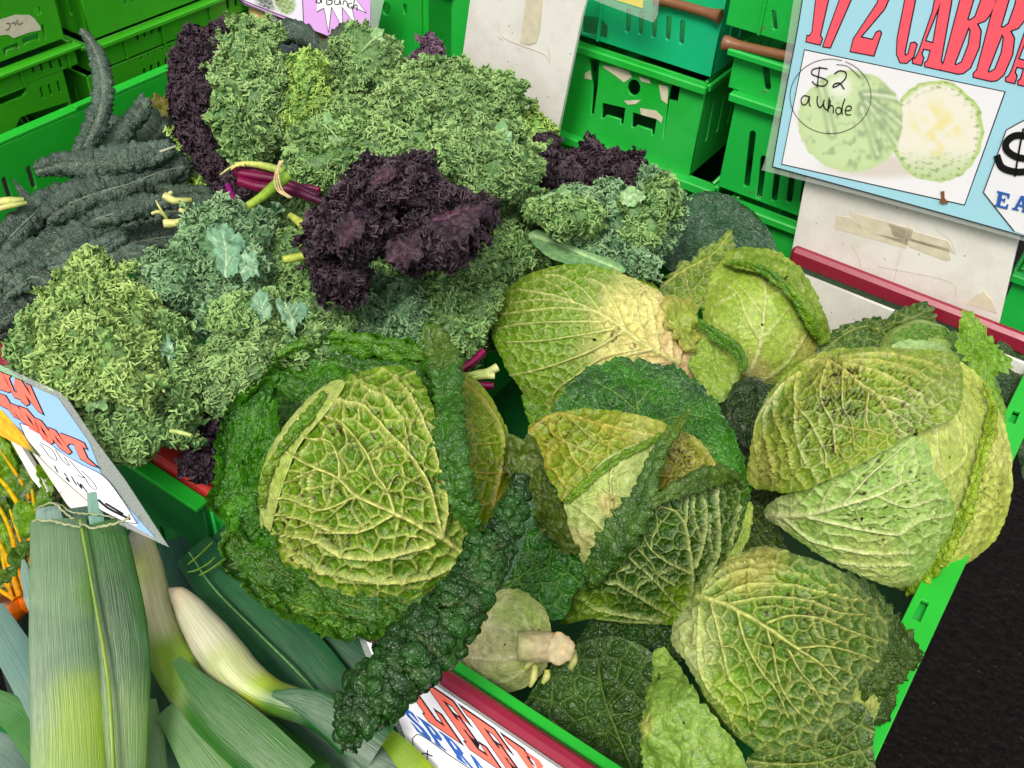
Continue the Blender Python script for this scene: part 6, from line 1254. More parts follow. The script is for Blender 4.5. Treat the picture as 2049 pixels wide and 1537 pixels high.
# blue-green left of centre
e = bunch('bluish green curly kale bunch with open veined blades, left of the tied stalks', 430, 530, .03)
kale(e, [(290, 545), (315, 495), (360, 470), (400, 480), (430, 520), (420, 580), (370, 620), (320, 600), (295, 575)], slab(355, 545, .065, .6), 'blue', .04, bare=((340, 510, 12),))
kale(e, [(370, 470), (400, 430), (450, 412), (510, 415), (545, 445), (550, 500), (545, 560), (500, 590), (440, 570), (400, 530)], slab(460, 500, .085, .6), 'blue', .042, bare=((452, 500, 40), (485, 528, 18)), mid=[([(448, 470), (455, 500), (446, 535)], 2.6, 1.2)])
kale(e, [(380, 560), (450, 540), (530, 560), (550, 620), (510, 670), (440, 680), (390, 640)], slab(460, 610, .065, .6), 'blue', .04)
e = bunch('fresh green curly kale below the yellow cut stalks', 600, 560, .04)
kale(e, [(505, 470), (560, 440), (610, 440), (640, 490), (640, 540), (590, 560), (530, 540), (500, 510)], slab(570, 500, .07, .6), 'green', .035)
kale(e, [(540, 530), (600, 520), (640, 560), (680, 600), (700, 650), (660, 680), (600, 670), (550, 620)], slab(615, 600, .06, .6), 'green', .035)
kale(e, [(400, 700), (440, 650), (500, 610), (570, 600), (640, 620), (690, 650), (690, 700), (620, 720), (560, 740), (520, 790), (470, 830), (420, 820), (390, 770)], slab(510, 710, .075, .6), 'sage', .045, bare=((575, 625, 22),), mid=[([(570, 605), (578, 625), (592, 645)], 2.2, 1)])
kale(e, [(430, 640), (480, 600), (540, 590), (580, 620), (550, 680), (480, 690)], slab(505, 640, .09, .6), 'green', .03, bare=((520, 612, 20),))
# big left bunch
e = bunch('large rounded yellow-green curly kale bunch nearest the blue beetroot sign', 210, 700, .04)
kale(e, [(20, 705), (35, 650), (70, 610), (110, 605), (150, 640), (170, 720), (150, 800), (100, 790), (50, 755)], slab(95, 700, .03, .6), 'green', .035)
kale(e, [(60, 640), (110, 600), (130, 560), (160, 525), (200, 512), (240, 530), (260, 570), (250, 640), (180, 680), (100, 700)], slab(175, 600, .07, .6), 'yellow', .045)
kale(e, [(220, 580), (270, 565), (310, 585), (325, 640), (300, 700), (240, 700), (210, 640)], slab(265, 635, .08, .6), 'yellow', .035)
kale(e, [(90, 660), (180, 630), (280, 650), (330, 700), (330, 770), (260, 810), (160, 790), (100, 740)], slab(210, 720, .10, .65), 'yellow', .04)
kale(e, [(290, 640), (340, 630), (378, 680), (395, 750), (385, 820), (340, 830), (290, 780), (280, 700)], slab(335, 730, .075, .6), 'green', .04, bare=((338, 700, 12),))
kale(e, [(110, 760), (200, 770), (290, 780), (310, 850), (270, 910), (225, 930), (190, 890), (140, 830)], slab(215, 840, .06, .6), 'green', .04, bare=((190, 795, 20), (262, 800, 24)))
kale(e, [(260, 800), (340, 800), (388, 840), (392, 895), (350, 885), (300, 905), (250, 915), (235, 870)], slab(315, 855, .055, .6), 'green', .035)
stalk(e, [(340, 862), (362, 866), (384, 872)], [4, 5, 4], slab(360, 865, .105, .5), H('#bcd084'))
# purple leaves squeezed between
e = bunch('dark purple curly leaf squeezed between pale kale and the near left cabbage', 415, 880, .03)
kale(e, [(384, 765), (420, 780), (450, 810), (458, 845), (440, 890), (415, 880), (395, 850)], slab(425, 830, .04, .5), 'purple', .02)
kale(e, [(372, 900), (400, 870), (432, 890), (440, 930), (420, 965), (398, 975), (370, 950)], slab(405, 925, .035, .5), 'purple', .02)
# centre purple bunch
e = bunch('dark purple curly kale bunch with magenta ribs lying on top, in the centre', 790, 450, .13)
kale(e, [(700, 362), (740, 335), (785, 335), (805, 302), (838, 300), (868, 325), (872, 370), (850, 410), (790, 420), (730, 410)], slab(785, 365, .185, .45), 'purple', .03, bare=((765, 352, 18),))
kale(e, [(625, 440), (650, 395), (700, 370), (760, 390), (790, 440), (770, 500), (710, 520), (660, 500), (630, 475)], slab(705, 445, .165, .45), 'purple', .035, bare=((700, 460, 20),), mid=[([(720, 440), (702, 462), (690, 492)], 3, 1.2)])
kale(e, [(620, 500), (660, 490), (720, 500), (750, 540), (735, 570), (700, 588), (665, 578), (635, 545)], slab(685, 535, .125, .45), 'purple', .03)
kale(e, [(760, 430), (830, 400), (900, 380), (960, 405), (986, 402), (985, 445), (955, 500), (900, 532), (840, 540), (790, 520), (765, 480)], slab(870, 460, .155, .45), 'purple', .035, bare=((905, 455, 34), (820, 400, 16)), mid=[([(868, 440), (900, 425), (940, 418)], 3.2, 1.2)])
kale(e, [(800, 340), (860, 350), (910, 380), (905, 420), (860, 440), (810, 420)], slab(855, 390, .17, .45), 'purple', .03)
for pts, w in (([(470, 345), (510, 352), (560, 362), (640, 395)], (10, 11, 9)), ([(478, 362), (520, 374), (580, 380), (660, 410)], (11, 11, 8)), ([(475, 336), (530, 344), (570, 350)], (5, 6, 5)), ([(640, 380), (620, 375), (600, 372)], (5, 6, 5))):
    stalk(e, pts, w, slab(560, 370, .16, .45), [H('#7c2446'), H('#5c1838'), H('#3c142c')])
# band-tied stalks of the wide bunch
e = bunch('thick pale green kale stalk tied by a rubber band, left of the dark purple bunch', 535, 385, .13, 'kale_stalk_bundle', 'kale stalk', 'cut kale stalks')
stalk(e, [(494, 414), (525, 393), (555, 368), (575, 352)], [8, 9, 11, 12], slab(535, 385, .175, .45), [H('#a8c060'), H('#8fb44c'), H('#86ac50')], cn=16)
stalk(e, [(470, 330), (500, 328), (540, 335), (570, 345)], [5, 6, 8, 8], slab(535, 345, .17, .45), [H('#d8d88c'), H('#c4d074'), H('#9cba5c')])
stalk(e, [(462, 340), (475, 330), (490, 330)], [1.5, 3, 4], slab(535, 345, .172, .45), H('#dcd88c'))
stalk(e, [(440, 350), (460, 336), (480, 330)], [1.2, 2, 3], slab(535, 345, .172, .45), H('#dcd88c'))
for k in range(3):
    t = k * 5
    ob = stalk(e, [(560 + t * .6, 322), (553 + t * .4, 340), (549 + t, 362), (556 + t, 382), (578 + t * .6, 396)], [1.6] * 5, slab(560, 355, .19, .45), H('#d8c49a'), 'rubber_band')
e = bunch('pale yellow cut kale stalks poking out above the centre of the bluish kale', 610, 460, .08, 'kale_stalk_bundle', 'kale stalk', 'cut kale stalks')
stalk(e, [(580, 430), (600, 445), (622, 462), (645, 476)], [6, 9, 9, 8], slab(610, 450, .135, .5), [H('#cfd878'), H('#c0d068'), H('#a4c050')])
stalk(e, [(566, 520), (595, 515), (630, 508), (660, 500)], [8, 8, 9, 8], slab(610, 510, .115, .5), [H('#ccd470'), H('#b8cc60'), H('#94b44c')])
stalk(e, [(600, 490), (630, 530), (655, 560)], [6, 7, 6], slab(610, 510, .105, .5), H('#94b04c'))
e = bunch('magenta and pale cut stalks beside the cream and green cabbage', 955, 745, .04, 'kale_stalk_bundle', 'kale stalk', 'cut kale stalks')
stalk(e, [(968, 702), (950, 720), (925, 738), (905, 750)], [7, 8, 8, 7], slab(950, 740, .055, .4), [H('#84244a'), H('#68183c'), H('#501632')])
stalk(e, [(988, 772), (960, 770), (930, 764)], [7, 8, 7], slab(950, 760, .055, .4), [H('#84244a'), H('#68183c'), H('#501632')])
stalk(e, [(995, 735), (975, 745), (950, 748), (920, 756)], [9, 8, 6, 6], slab(950, 750, .06, .4), [H('#dce0a0'), H('#c0d080'), H('#a8c068')])
stalk(e, [(990, 752), (970, 752), (945, 756)], [7, 7, 6], slab(950, 750, .06, .4), [H('#dce0a0'), H('#c0d080'), H('#a8c068')])

# open blades: smooth parts of leaf lying over the frills
def blade(e, outline, z, k, dome, mid, sides, tone='green'):
    cx, cy = np.mean(np.array(outline), 0); d = slab(cx, cy, z, k)
    pv = tone == 'purple'
    c = {'green': (H('#3f7444'), H('#5f9458')), 'blue': (H('#4a7e60'), H('#6c9c78')), 'sage': (H('#5a8a48'), H('#84ac6a')), 'purple': (H('#22121c'), H('#3a2632'))}[tone]
    ve = [(mid, 3.0, 1.2)] + [(sd, 1.7, .8) for sd in sides]
    patch(e, outline, lambda x, y: d(x, y) - dome, S(*c, side='top', cell=.012, amp=.0010, v1=.3, v2=.1, vk=.8, vc=H('#6a2a50') if pv else H('#b8d0a4'), veins=ve, wave=(.004, .02), cs=.03, ef=.0, ruffle=(.004, .008)), 'kalepurple' if pv else 'kale', step=3.2, rough_edge=3.5, name='open_blade')
def fan(mid, n=4, L=26):
    m = catmull(mid, 20); out = []
    for q in range(n):
        i = int(3 + q * 14 / n); T = m[i + 1] - m[i]; T /= np.linalg.norm(T); Nn = np.array([-T[1], T[0]])
        for s_ in (-1, 1): out.append([m[i], m[i] + T * L * .5 + Nn * s_ * L * .6, m[i] + T * L * .9 + Nn * s_ * L * .9])
    return out
kb = {o['label']: o for o in bpy.data.objects if o.name.startswith('kale_bunch')}
def kby(t): return next(o for l_, o in kb.items() if t in l_)
for key, ol, z, k_, dm, mid, tone in (
    ('bluish green curly', [(422, 462), (450, 448), (478, 468), (488, 500), (470, 545), (448, 552), (430, 520), (418, 490)], .085, .6, .052, [(448, 550), (452, 505), (444, 462)], 'blue'),
    ('bluish green curly', [(476, 520), (505, 508), (520, 528), (508, 556), (482, 552)], .085, .6, .048, [(480, 552), (495, 535), (512, 515)], 'blue'),
    ('fresh green curly', [(555, 610), (580, 600), (612, 612), (615, 640), (590, 662), (562, 645)], .075, .6, .050, [(588, 660), (582, 635), (575, 608)], 'blue'),
    ('fresh green curly', [(505, 600), (530, 592), (545, 612), (535, 640), (510, 630)], .09, .6, .036, [(530, 640), (525, 618), (520, 598)], 'blue'),
    ('rounded pale green', [(708, 92), (728, 70), (760, 66), (775, 84), (755, 104), (725, 116), (705, 112)], .115, .3, .050, [(706, 112), (735, 92), (768, 74)], 'sage'),
    ('widest pale green', [(640, 244), (660, 236), (684, 256), (690, 284), (668, 290), (648, 270)], .135, .5, .040, [(644, 242), (664, 264), (684, 288)], 'sage'),
    ('widest pale green', [(990, 262), (1010, 250), (1026, 268), (1020, 300), (1000, 306), (988, 286)], .14, .5, .050, [(1008, 304), (1006, 280), (1010, 254)], 'green'),
    ('above the cream', [(1080, 395), (1105, 382), (1140, 384), (1150, 402), (1120, 416), (1090, 412)], .105, .4, .040, [(1082, 398), (1115, 398), (1148, 400)], 'sage'),
    ('above the cream', [(1240, 392), (1262, 372), (1284, 384), (1280, 408), (1252, 416)], .10, .4, .038, [(1246, 412), (1262, 396), (1280, 380)], 'sage'),
    ('large rounded', [(168, 790), (192, 775), (218, 790), (215, 815), (190, 825), (170, 812)], .06, .6, .050, [(192, 824), (194, 802), (192, 780)], 'sage'),
    ('large rounded', [(238, 796), (270, 784), (298, 790), (294, 812), (262, 822), (240, 816)], .06, .6, .050, [(240, 812), (268, 802), (296, 796)], 'sage'),
    ('large rounded', [(318, 690), (338, 680), (354, 696), (348, 718), (326, 716)], .075, .6, .048, [(336, 718), (338, 700), (340, 684)], 'blue'),
    ('magenta ribs', [(675, 440), (700, 430), (728, 440), (725, 470), (700, 496), (680, 490), (670, 465)], .165, .45, .042, [(688, 496), (700, 465), (724, 436)], 'purple'),
    ('magenta ribs', [(862, 440), (890, 425), (930, 412), (968, 412), (960, 450), (925, 488), (885, 492), (862, 470)], .155, .45, .044, [(864, 444), (905, 428), (962, 414)], 'purple'),
    ('magenta ribs', [(742, 348), (765, 335), (792, 340), (790, 362), (762, 372), (744, 366)], .185, .45, .038, [(744, 366), (765, 352), (790, 342)], 'purple'),
    ('magenta ribs', [(770, 500), (800, 478), (835, 480), (850, 505), (820, 530), (785, 528)], .155, .45, .040, [(780, 526), (805, 505), (840, 486)], 'purple')):
    blade(kby(key), ol, z, k_, dm, mid, fan(mid), tone)
# ------------------------------------------------------------------ black kale
GN = 'black kale leaves lying in the left-hand crate'
K0, K1 = H('#253a30'), H('#4c6254')
def cav(**k):
    d = dict(c=(K0, K1), side='top', cell=.0068, amp=.0032, vw=.0007, v2=.3, vc=H('#8a9a84'), vk=.7, ck=.25, fine=.3, warp=.002, cs=.04); d.update(k); return d
def cleaf(label, path, widths, z, k=.5, arc=98, mid=None, flat=.6, **kw):
    c = P(path[len(path) // 2][0], path[len(path) // 2][1], z); e = empty('black_kale_leaf', tuple(c), label, 'kale leaf', GN)
    widths = [w * (.82 if z > .02 else 1.) for w in widths]; cx, cy = path[len(path) // 2]; d = slab(cx, cy, z, k)
    veins = [(path, 3.4, 1.6)] if mid is not False else []
    p = catmull(path, 30)
    for i in range(3, 28, 3):
        T = p[i + 1] - p[i]; T /= np.linalg.norm(T); n = np.array([-T[1], T[0]]); w = np.interp(i / 29, np.linspace(0, 1, len(widths)), widths)
        for s in (-1, 1): veins.append(([p[i], p[i] + n * s * w * .5 - T * w * .25, p[i] + n * s * w - T * w * .4], 1.4, .7))
    kf = .7 + .75 * RNG.random(); kw.setdefault('c', (K0 * kf, K1 * kf))
    strip(e, path, widths, d, cav(veins=veins, **kw), 'cavolo', arc, flat, 'blade', roughw=.15, step=2.4)
    rb = catmull(path, 12)
    if mid is None: stalk(e, rb[2:-1].tolist(), [1.8, 2, 1.6, .8], lambda x, y: d(x, y) - np.mean(widths) * flat * .95 / F * 1.25, H('#76887a'), 'midrib', cn=6)
    if mid:
        stalk(e, mid, [2.2, 3, 2.2], lambda x, y: d(x, y) - np.mean(widths) * flat * 1.0 / F * 1.25, H('#b8bca4'), 'midrib')
    return e
cleaf('tall black kale leaf curling up against the green crates', [(160, 56), (182, 86), (200, 130), (206, 185), (196, 235), (176, 280), (152, 320)], [4, 13, 18, 21, 22, 20, 14], .10, .2)
cleaf('long black kale leaf lying across, with a white rib at its end', [(68, 342), (110, 332), (170, 328), (230, 322), (290, 312), (350, 298)], [12, 24, 32, 34, 28, 18], .085, .6, mid=[(300, 308), (325, 302), (352, 293)])
cleaf('broad black kale leaf with a knobbly tip under the long one', [(92, 440), (140, 408), (200, 385), (260, 368), (320, 345), (380, 330)], [26, 42, 46, 42, 40, 26], .06, .6)
cleaf('narrow black kale leaf standing behind the broad ones', [(292, 195), (280, 225), (250, 258), (220, 290), (190, 320)], [14, 20, 20, 20, 16], .06, .4)
cleaf('wide black kale leaf in shade beside the tall one', [(215, 240), (240, 270), (225, 310), (200, 330)], [16, 34, 36, 26], .03, .4)
cleaf('dark leaf below the purple kale at the back of the crate', [(345, 220), (320, 260), (300, 300), (330, 330)], [20, 34, 36, 30], .0, .5)
cleaf('black kale leaf running down to the crate edge', [(0, 500), (40, 455), (90, 410), (130, 385)], [30, 34, 32, 24], .05, .6)
cleaf('black kale leaf with a pale rib in the lower pile', [(-20, 560), (60, 530), (130, 500), (200, 470), (280, 440)], [36, 42, 42, 36, 30], .02, .7, mid=[(0, 512), (40, 498), (68, 486)])
cleaf('black kale leaf in the lower pile beside the pale stalk ends', [(170, 460), (240, 440), (300, 430), (370, 420)], [30, 36, 34, 26], .03, .7)
cleaf('ridged black kale leaf just above the yellow-green curly bunch', [(160, 515), (230, 495), (300, 480), (370, 470)], [26, 34, 34, 24], .025, .7)
cleaf('dark leaf filling the corner by the burgundy rail end', [(-20, 620), (40, 600), (90, 570), (130, 550)], [44, 48, 44, 36], -.01, .7)
cleaf('dark leaf under the pile along the left edge of the curly kale', [(-20, 680), (40, 650), (90, 620), (150, 570)], [40, 44, 40, 36], -.03, .7)
cleaf('black kale leaf deep in the middle of the pile', [(250, 400), (320, 390), (380, 360), (430, 340)], [36, 40, 36, 30], .0, .7)
cleaf('black kale leaf deep under the long ones', [(60, 480), (150, 450), (250, 430), (340, 440)], [50, 54, 54, 50], -.03, .8)
cleaf('slim black kale leaf crossing the lower pile towards the curly kale', [(10, 590), (80, 545), (160, 520), (250, 470)], [12, 24, 26, 16], .055, .7)
cleaf('black kale leaf with a curled edge just above the burgundy rail end', [(-20, 655), (30, 625), (70, 590), (110, 560)], [20, 28, 26, 16], .03, .7)
cleaf('short black kale leaf between the broad knobbly one and the cut stalk ends', [(180, 440), (240, 425), (300, 410), (340, 400)], [14, 24, 24, 14], .075, .6)
cleaf('small rounded dark green leaf tip beside the yellow-green curly bunch', [(45, 560), (75, 555), (100, 570)], [20, 26, 18], .05, .6)
e = empty('black_kale_leaf', tuple(P(100, 480, .04)), 'flat grey-green leaf back with a branching pale vein, lying face down', 'kale leaf', GN)
patch(e, [(60, 500), (80, 470), (125, 462), (165, 480), (178, 510), (160, 535), (110, 532), (70, 525)], slab(115, 500, .06, .6), cav(side='under', cell=.010, amp=.0028, vc=H('#8a9a82'), vk=.8, veins=[([(70, 525), (100, 505), (120, 470)], 2.2, 1), ([(95, 508), (85, 485)], 1.5, .8), ([(105, 500), (140, 505), (165, 500)], 1.6, .8), ([(110, 492), (140, 480)], 1.4, .8)]), 'cavolo', rough_edge=3, name='blade')
e = empty('black_kale_leaf', tuple(P(240, 500, .04)), 'flat dark leaf back with fine cross veins above the yellow-green curly bunch', 'kale leaf', GN)
patch(e, [(165, 525), (185, 500), (240, 488), (310, 498), (330, 520), (290, 548), (250, 540), (230, 555), (200, 545)], slab(250, 515, .055, .6), cav(side='under', cell=.009, amp=.0028, vc=H('#7c8c78'), vk=.7, veins=[([(165, 510), (230, 508), (320, 503)], 2.2, 1)] + [([(180 + 28 * k, 509), (188 + 28 * k, 530), (180 + 28 * k, 550)], 1.3, .7) for k in range(5)]), 'cavolo', rough_edge=3, name='blade')
# black kale at the top under the lilac sign
e0 = bunch('knobbly black kale leaves arching just under the lilac sign', 620, 90, .08, 'black_kale_leaf', 'kale leaf', GN)
strip(e0, [(542, 66), (565, 60), (595, 66), (622, 80), (632, 100)], [10, 18, 18, 16, 8], slab(590, 80, .12, .2), cav(amp=.004), 'cavolo', 105, .8, 'blade', roughw=.2)
strip(e0, [(632, 92), (655, 95), (672, 82), (688, 62), (690, 52)], [10, 14, 13, 14, 9], slab(660, 80, .12, .2), cav(c=(H('#3c4c38'), H('#56684a')), amp=.004), 'cavolo', 105, .8, 'blade', roughw=.2)
for q in ([(560, 100), (600, 110), (640, 130), (660, 170)], [(570, 130), (600, 150), (650, 150)], [(560, 190), (575, 140), (590, 110)]):
    strip(e0, q, [20, 30, 30, 20], slab(600, 130, .07, .3), cav(c=(H('#24323a'), H('#34464c'))), 'cavolo', 105, .6, 'blade', roughw=.2)
# withered bit by the crate wall
e = bunch('withered yellow-brown leaf scraps against the crate wall beside the purple kale', 335, 205, .03, 'withered_leaf', 'leaf', 'leaf scraps')
patch(e, [(300, 205), (320, 195), (350, 190), (352, 215), (335, 235), (315, 225)], slab(330, 210, .05, .3), bubbly(H('#6a5a2c'), H('#7c7a3c'), wave=(.006, .015)), 'savoy', rough_edge=4, name='blade')
# pale stalk ends
e = bunch('pale yellow cut ends of black kale stalks in the middle of the left-hand crate', 345, 425, .06, 'kale_stalk_bundle', 'kale stalk', 'cut kale stalks')
Yc = [H('#e4e0a0'), H('#ccd084'), H('#8f9c58')]
for pts, w in (([(330, 392), (350, 402), (385, 400)], (8, 7, 5)), ([(328, 448), (360, 445), (398, 430)], (9, 8, 6)), ([(312, 402), (322, 420), (335, 440)], (1.6, 2.6, 3.5)), ([(303, 428), (318, 424), (330, 432)], (3.5, 4, 3)), ([(360, 420), (375, 425), (395, 420)], (5, 5, 4)), ([(385, 435), (398, 428), (402, 418)], (3, 5, 3)), ([(342, 385), (336, 396), (350, 402)], (4, 5, 4))):
    stalk(e, pts, w, slab(345, 425, .085, .5), Yc)
for q in ([(318, 378), (360, 385), (420, 388)], [(350, 400), (400, 402), (430, 400)]):
    strip(e, q, [6, 14, 12], slab(370, 400, .07, .5), cav(c=(H('#26382a'), H('#34503a'))), 'cavolo', 105, .6, 'blade')
e = bunch('pale green cut stalk ends at the left edge by the crate wall', 20, 400, .04, 'kale_stalk_bundle', 'kale stalk', 'cut kale stalks')
for pts, w in (([(-10, 405), (15, 402), (50, 400)], (8, 8, 5)), ([(-10, 420), (20, 412), (55, 406)], (6, 6, 4))): stalk(e, pts, w, slab(20, 405, .07, .5), Yc)
patch(e, [(25, 358), (45, 375), (62, 392), (66, 405), (48, 402), (36, 385)], slab(45, 385, .05, .4), cav(), 'cavolo', name='blade')
# ------------------------------------------------------------------ leeks
GL_ = 'leeks lying in the front left-hand crate'
def lk(c, **k): 
    d = dict(c=c, side='top', cell=.05, amp=.0, v1=0, v2=0, vk=.0, fine=.6, warp=0, cs=.08, cap=30); d.update(k); return d
def lstrip(e, path, widths, D, c, arc=75, flat=.35, name='leaf', **k):
    return strip(e, path, widths, D, lk(c, **k), 'leek', arc, flat, name, closed_tip=False, step=4, roughw=0)
LG = (H('#3c6a44'), H('#5a8a58')); LD = (H('#1c4a34'), H('#2f6444')); LB = (H('#86a48e'), H('#a0b8a0')); LY = (H('#8fae40'), H('#b4cc5c'))
WH = H('#e6e0c4')
zl = -.06
# leek crate (only its inside shows)
sA, tA = to_st(-100, 1600, -.2)
lc = empty('plastic_crate', tuple(st(-.72, -.04, -.34)), 'dark green crate in shade holding the leeks, front left corner', 'crate', gpc, rz)
wall_panel(lc, 'back_panel', .78, .15, [slot(.05 + .03 * k, .08, .007, .06) for k in range(22)], 'greendark', TF + .028)
loc(lc, 'base', [(0, .78, 0, TF + .028, 0, .004)], 'greendark')

def leek(label, px, py, z): return empty('leek', tuple(P(px, py, z)), label, 'leek', GL_)
# big one cut square across its leaves
e = leek('thick leek with its fanned leaf sheath cut straight across, standing nearest the camera', 170, 1250, .03)
D1 = slab(175, 1150, .065, .35)
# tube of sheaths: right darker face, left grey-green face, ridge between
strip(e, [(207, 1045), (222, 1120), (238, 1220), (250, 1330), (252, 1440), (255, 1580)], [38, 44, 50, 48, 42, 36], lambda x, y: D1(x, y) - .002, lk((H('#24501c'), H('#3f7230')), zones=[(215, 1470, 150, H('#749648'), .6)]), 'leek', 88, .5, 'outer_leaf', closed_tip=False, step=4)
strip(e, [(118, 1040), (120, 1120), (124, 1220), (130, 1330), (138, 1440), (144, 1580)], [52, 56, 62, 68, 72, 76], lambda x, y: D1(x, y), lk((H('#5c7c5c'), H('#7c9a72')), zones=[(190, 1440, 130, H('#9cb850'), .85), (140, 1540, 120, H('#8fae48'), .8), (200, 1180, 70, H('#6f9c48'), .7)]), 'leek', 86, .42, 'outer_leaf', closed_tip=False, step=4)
strip(e, [(160, 1040), (175, 1120), (193, 1220), (212, 1330), (222, 1440), (228, 1580)], [3, 3.2, 3.6, 4, 4.4, 5], lambda x, y: D1(x, y) - .0135, lk((H('#7c9c50'), H('#94b050'))), 'leek', 100, .8, 'ridge', closed_tip=False)
for pts, w, dd, cc_ in (([(95, 1015), (100, 1050), (110, 1100)], 28, .010, (H('#8fb0a4'), H('#a4bcae'))), ([(205, 1020), (205, 1060), (210, 1110)], 40, .020, (H('#38664c'), H('#527c60'))), ([(185, 985), (190, 1020), (200, 1080)], 14, .008, (H('#86b0a0'), H('#9cbca8'))), ([(165, 1015), (170, 1060), (175, 1110)], 46, .030, (H('#4a6c60'), H('#5c7c6c')))):
    lstrip(e, pts, [w * .75, w, w], lambda x, y, dd=dd: D1(x, y) + dd - .006, cc_, name='inner_leaf')
for rim, ww, dz in (([(64, 1046), (78, 1042), (100, 1042), (130, 1050), (156, 1054), (165, 1048)], 2.6, .016), ([(158, 1050), (185, 1056), (215, 1052), (245, 1044), (262, 1030)], 2.6, .020), ([(70, 1024), (92, 1008), (112, 1010), (128, 1026), (150, 1040)], 2.2, .006), ([(112, 1008), (150, 1026), (190, 1030), (235, 1036)], 1.8, .002)):
    rq = catmull(rim, 40); rq[:, 1] += np.random.default_rng(8).normal(size=40) * 1.3
    stalk(e, rq[::2].tolist(), [ww * .7, ww, ww * 1.2, ww, ww * .8], lambda x, y, dz=dz: D1(x, y) - dz, H('#a8b088'), 'cut_rim', n=60, cn=6)
strip(e, [(46, 1120), (52, 1150), (62, 1180), (72, 1230)], [3, 12, 16, 10], lambda x, y: D1(x, y) + .01, lk((H('#7c9e94'), H('#94b0a2'))), 'leek', 75, .3, 'leaf_tip', closed_tip=False)
# leek with white base, turning into dark leaf
e = leek('leek with a blanched base and green band, beside the thick cut one', 310, 1200, -.02)
D2 = slab(320, 1200, .01, .55)
strip(e, [(272, 1052), (284, 1100), (297, 1170), (314, 1240), (340, 1310), (390, 1380), (460, 1450), (550, 1525), (640, 1600)], [22, 34, 38, 42, 50, 60, 64, 66, 66], D2, lk((H('#d4d4a0'), H('#e0deb8')), zones=[(330, 1340, 100, H('#86ac48'), .9), (285, 1140, 40, H('#b8c87c'), .6), (270, 1062, 44, H('#e6e2cc'), .9), (560, 1560, 290, H('#3c6c34'), 1.), (430, 1440, 120, H('#3f7034'), 1.)]), 'leek', 108, .8, 'shaft', closed_tip=True, step=3.6)
strip(e, [(352, 1320), (410, 1385), (490, 1455), (600, 1560)], [10, 34, 42, 44], lambda x, y: D2(x, y) - .030, lk((H('#2f6128'), H('#4a7a3a'))), 'leek', 65, .25, 'leaf', closed_tip=False)
strip(e, [(300, 1400), (305, 1460), (310, 1560)], [12, 22, 26], lambda x, y: D2(x, y) - .004, lk((H('#5c8050'), H('#769a64'))), 'leek', 75, .4, 'leaf', closed_tip=False)
strip(e, [(330, 1420), (380, 1480), (440, 1560)], [20, 40, 60], lambda x, y: D2(x, y) - .008, lk((H('#5c8450'), H('#7a9c68'))), 'leek', 75, .35, 'leaf', closed_tip=False)
# plump white bulb
e = leek('plump leek with a swollen white bulb, lying across the middle', 440, 1290, -.02)
D3 = slab(440, 1290, .01, .6)
strip(e, [(338, 1178), (365, 1200), (400, 1250), (440, 1305), (480, 1355), (530, 1390), (590, 1410), (660, 1440), (730, 1490)], [12, 31, 42, 47, 43, 34, 31, 38, 48], D3, lk((H('#dadab8'), H('#e6e4cc')), zones=[(530, 1400, 80, H('#a8c048'), .85), (560, 1420, 60, H('#4c7c3c'), .9), (660, 1460, 110, H('#3c6c40'), 1.), (450, 1330, 80, H('#c4d088'), .6), (350, 1185, 40, H('#e4d8bc'), .9)]), 'leek', 115, .95, 'shaft', closed_tip=True, step=3.4)
strip(e, [(545, 1388), (600, 1400), (660, 1430), (760, 1500)], [6, 30, 42, 50], lambda x, y: D3(x, y) - .016, lk((H('#24552f'), H('#3c6e42'))), 'leek', 75, .5, 'leaf', closed_tip=False)
# dark flat leaves
e = leek('leek with long flat dark green leaves running under the nearest cabbage', 560, 1250, -.05)
D4 = slab(560, 1250, -.02, .7)
lstrip(e, [(385, 1100), (440, 1160), (520, 1240), (600, 1320), (690, 1420), (760, 1500)], [40, 58, 62, 58, 52, 50], lambda x, y: D4(x, y), (H('#1f5636'), H('#3a7044')))
lstrip(e, [(420, 1085), (500, 1150), (580, 1225), (660, 1300), (740, 1370)], [50, 66, 72, 74, 70], lambda x, y: D4(x, y) + .012, (H('#17482c'), H('#285f40')))
stalk(e, [(378, 1105), (430, 1180), (520, 1270), (600, 1350), (680, 1440)], [1.5, 2, 2.5, 2.5, 2.5], lambda x, y: D4(x, y) - .011, H('#6f9c64'), 'leaf_fold')
for a_, b_ in (((375, 1130), (425, 1085)), ((375, 1145), (405, 1135)), ((398, 1152), (447, 1120)), ((405, 1135), (430, 1115))):
    stalk(e, [a_, ((a_[0] + b_[0]) / 2, (a_[1] + b_[1]) / 2 + 2), b_], [1.6, 1.8, 1.4], lambda x, y: D4(x, y) - .013, H('#7ca048'), 'leaf_slit')
e = leek('leek with a dark blunt leaf end in shade behind the plump bulb', 350, 1120, -.07)
D5 = slab(350, 1150, -.05, .7)
lstrip(e, [(345, 1080), (365, 1150), (420, 1230), (520, 1340)], [26, 46, 50, 44], D5, (H('#2f5448'), H('#3f6454')))
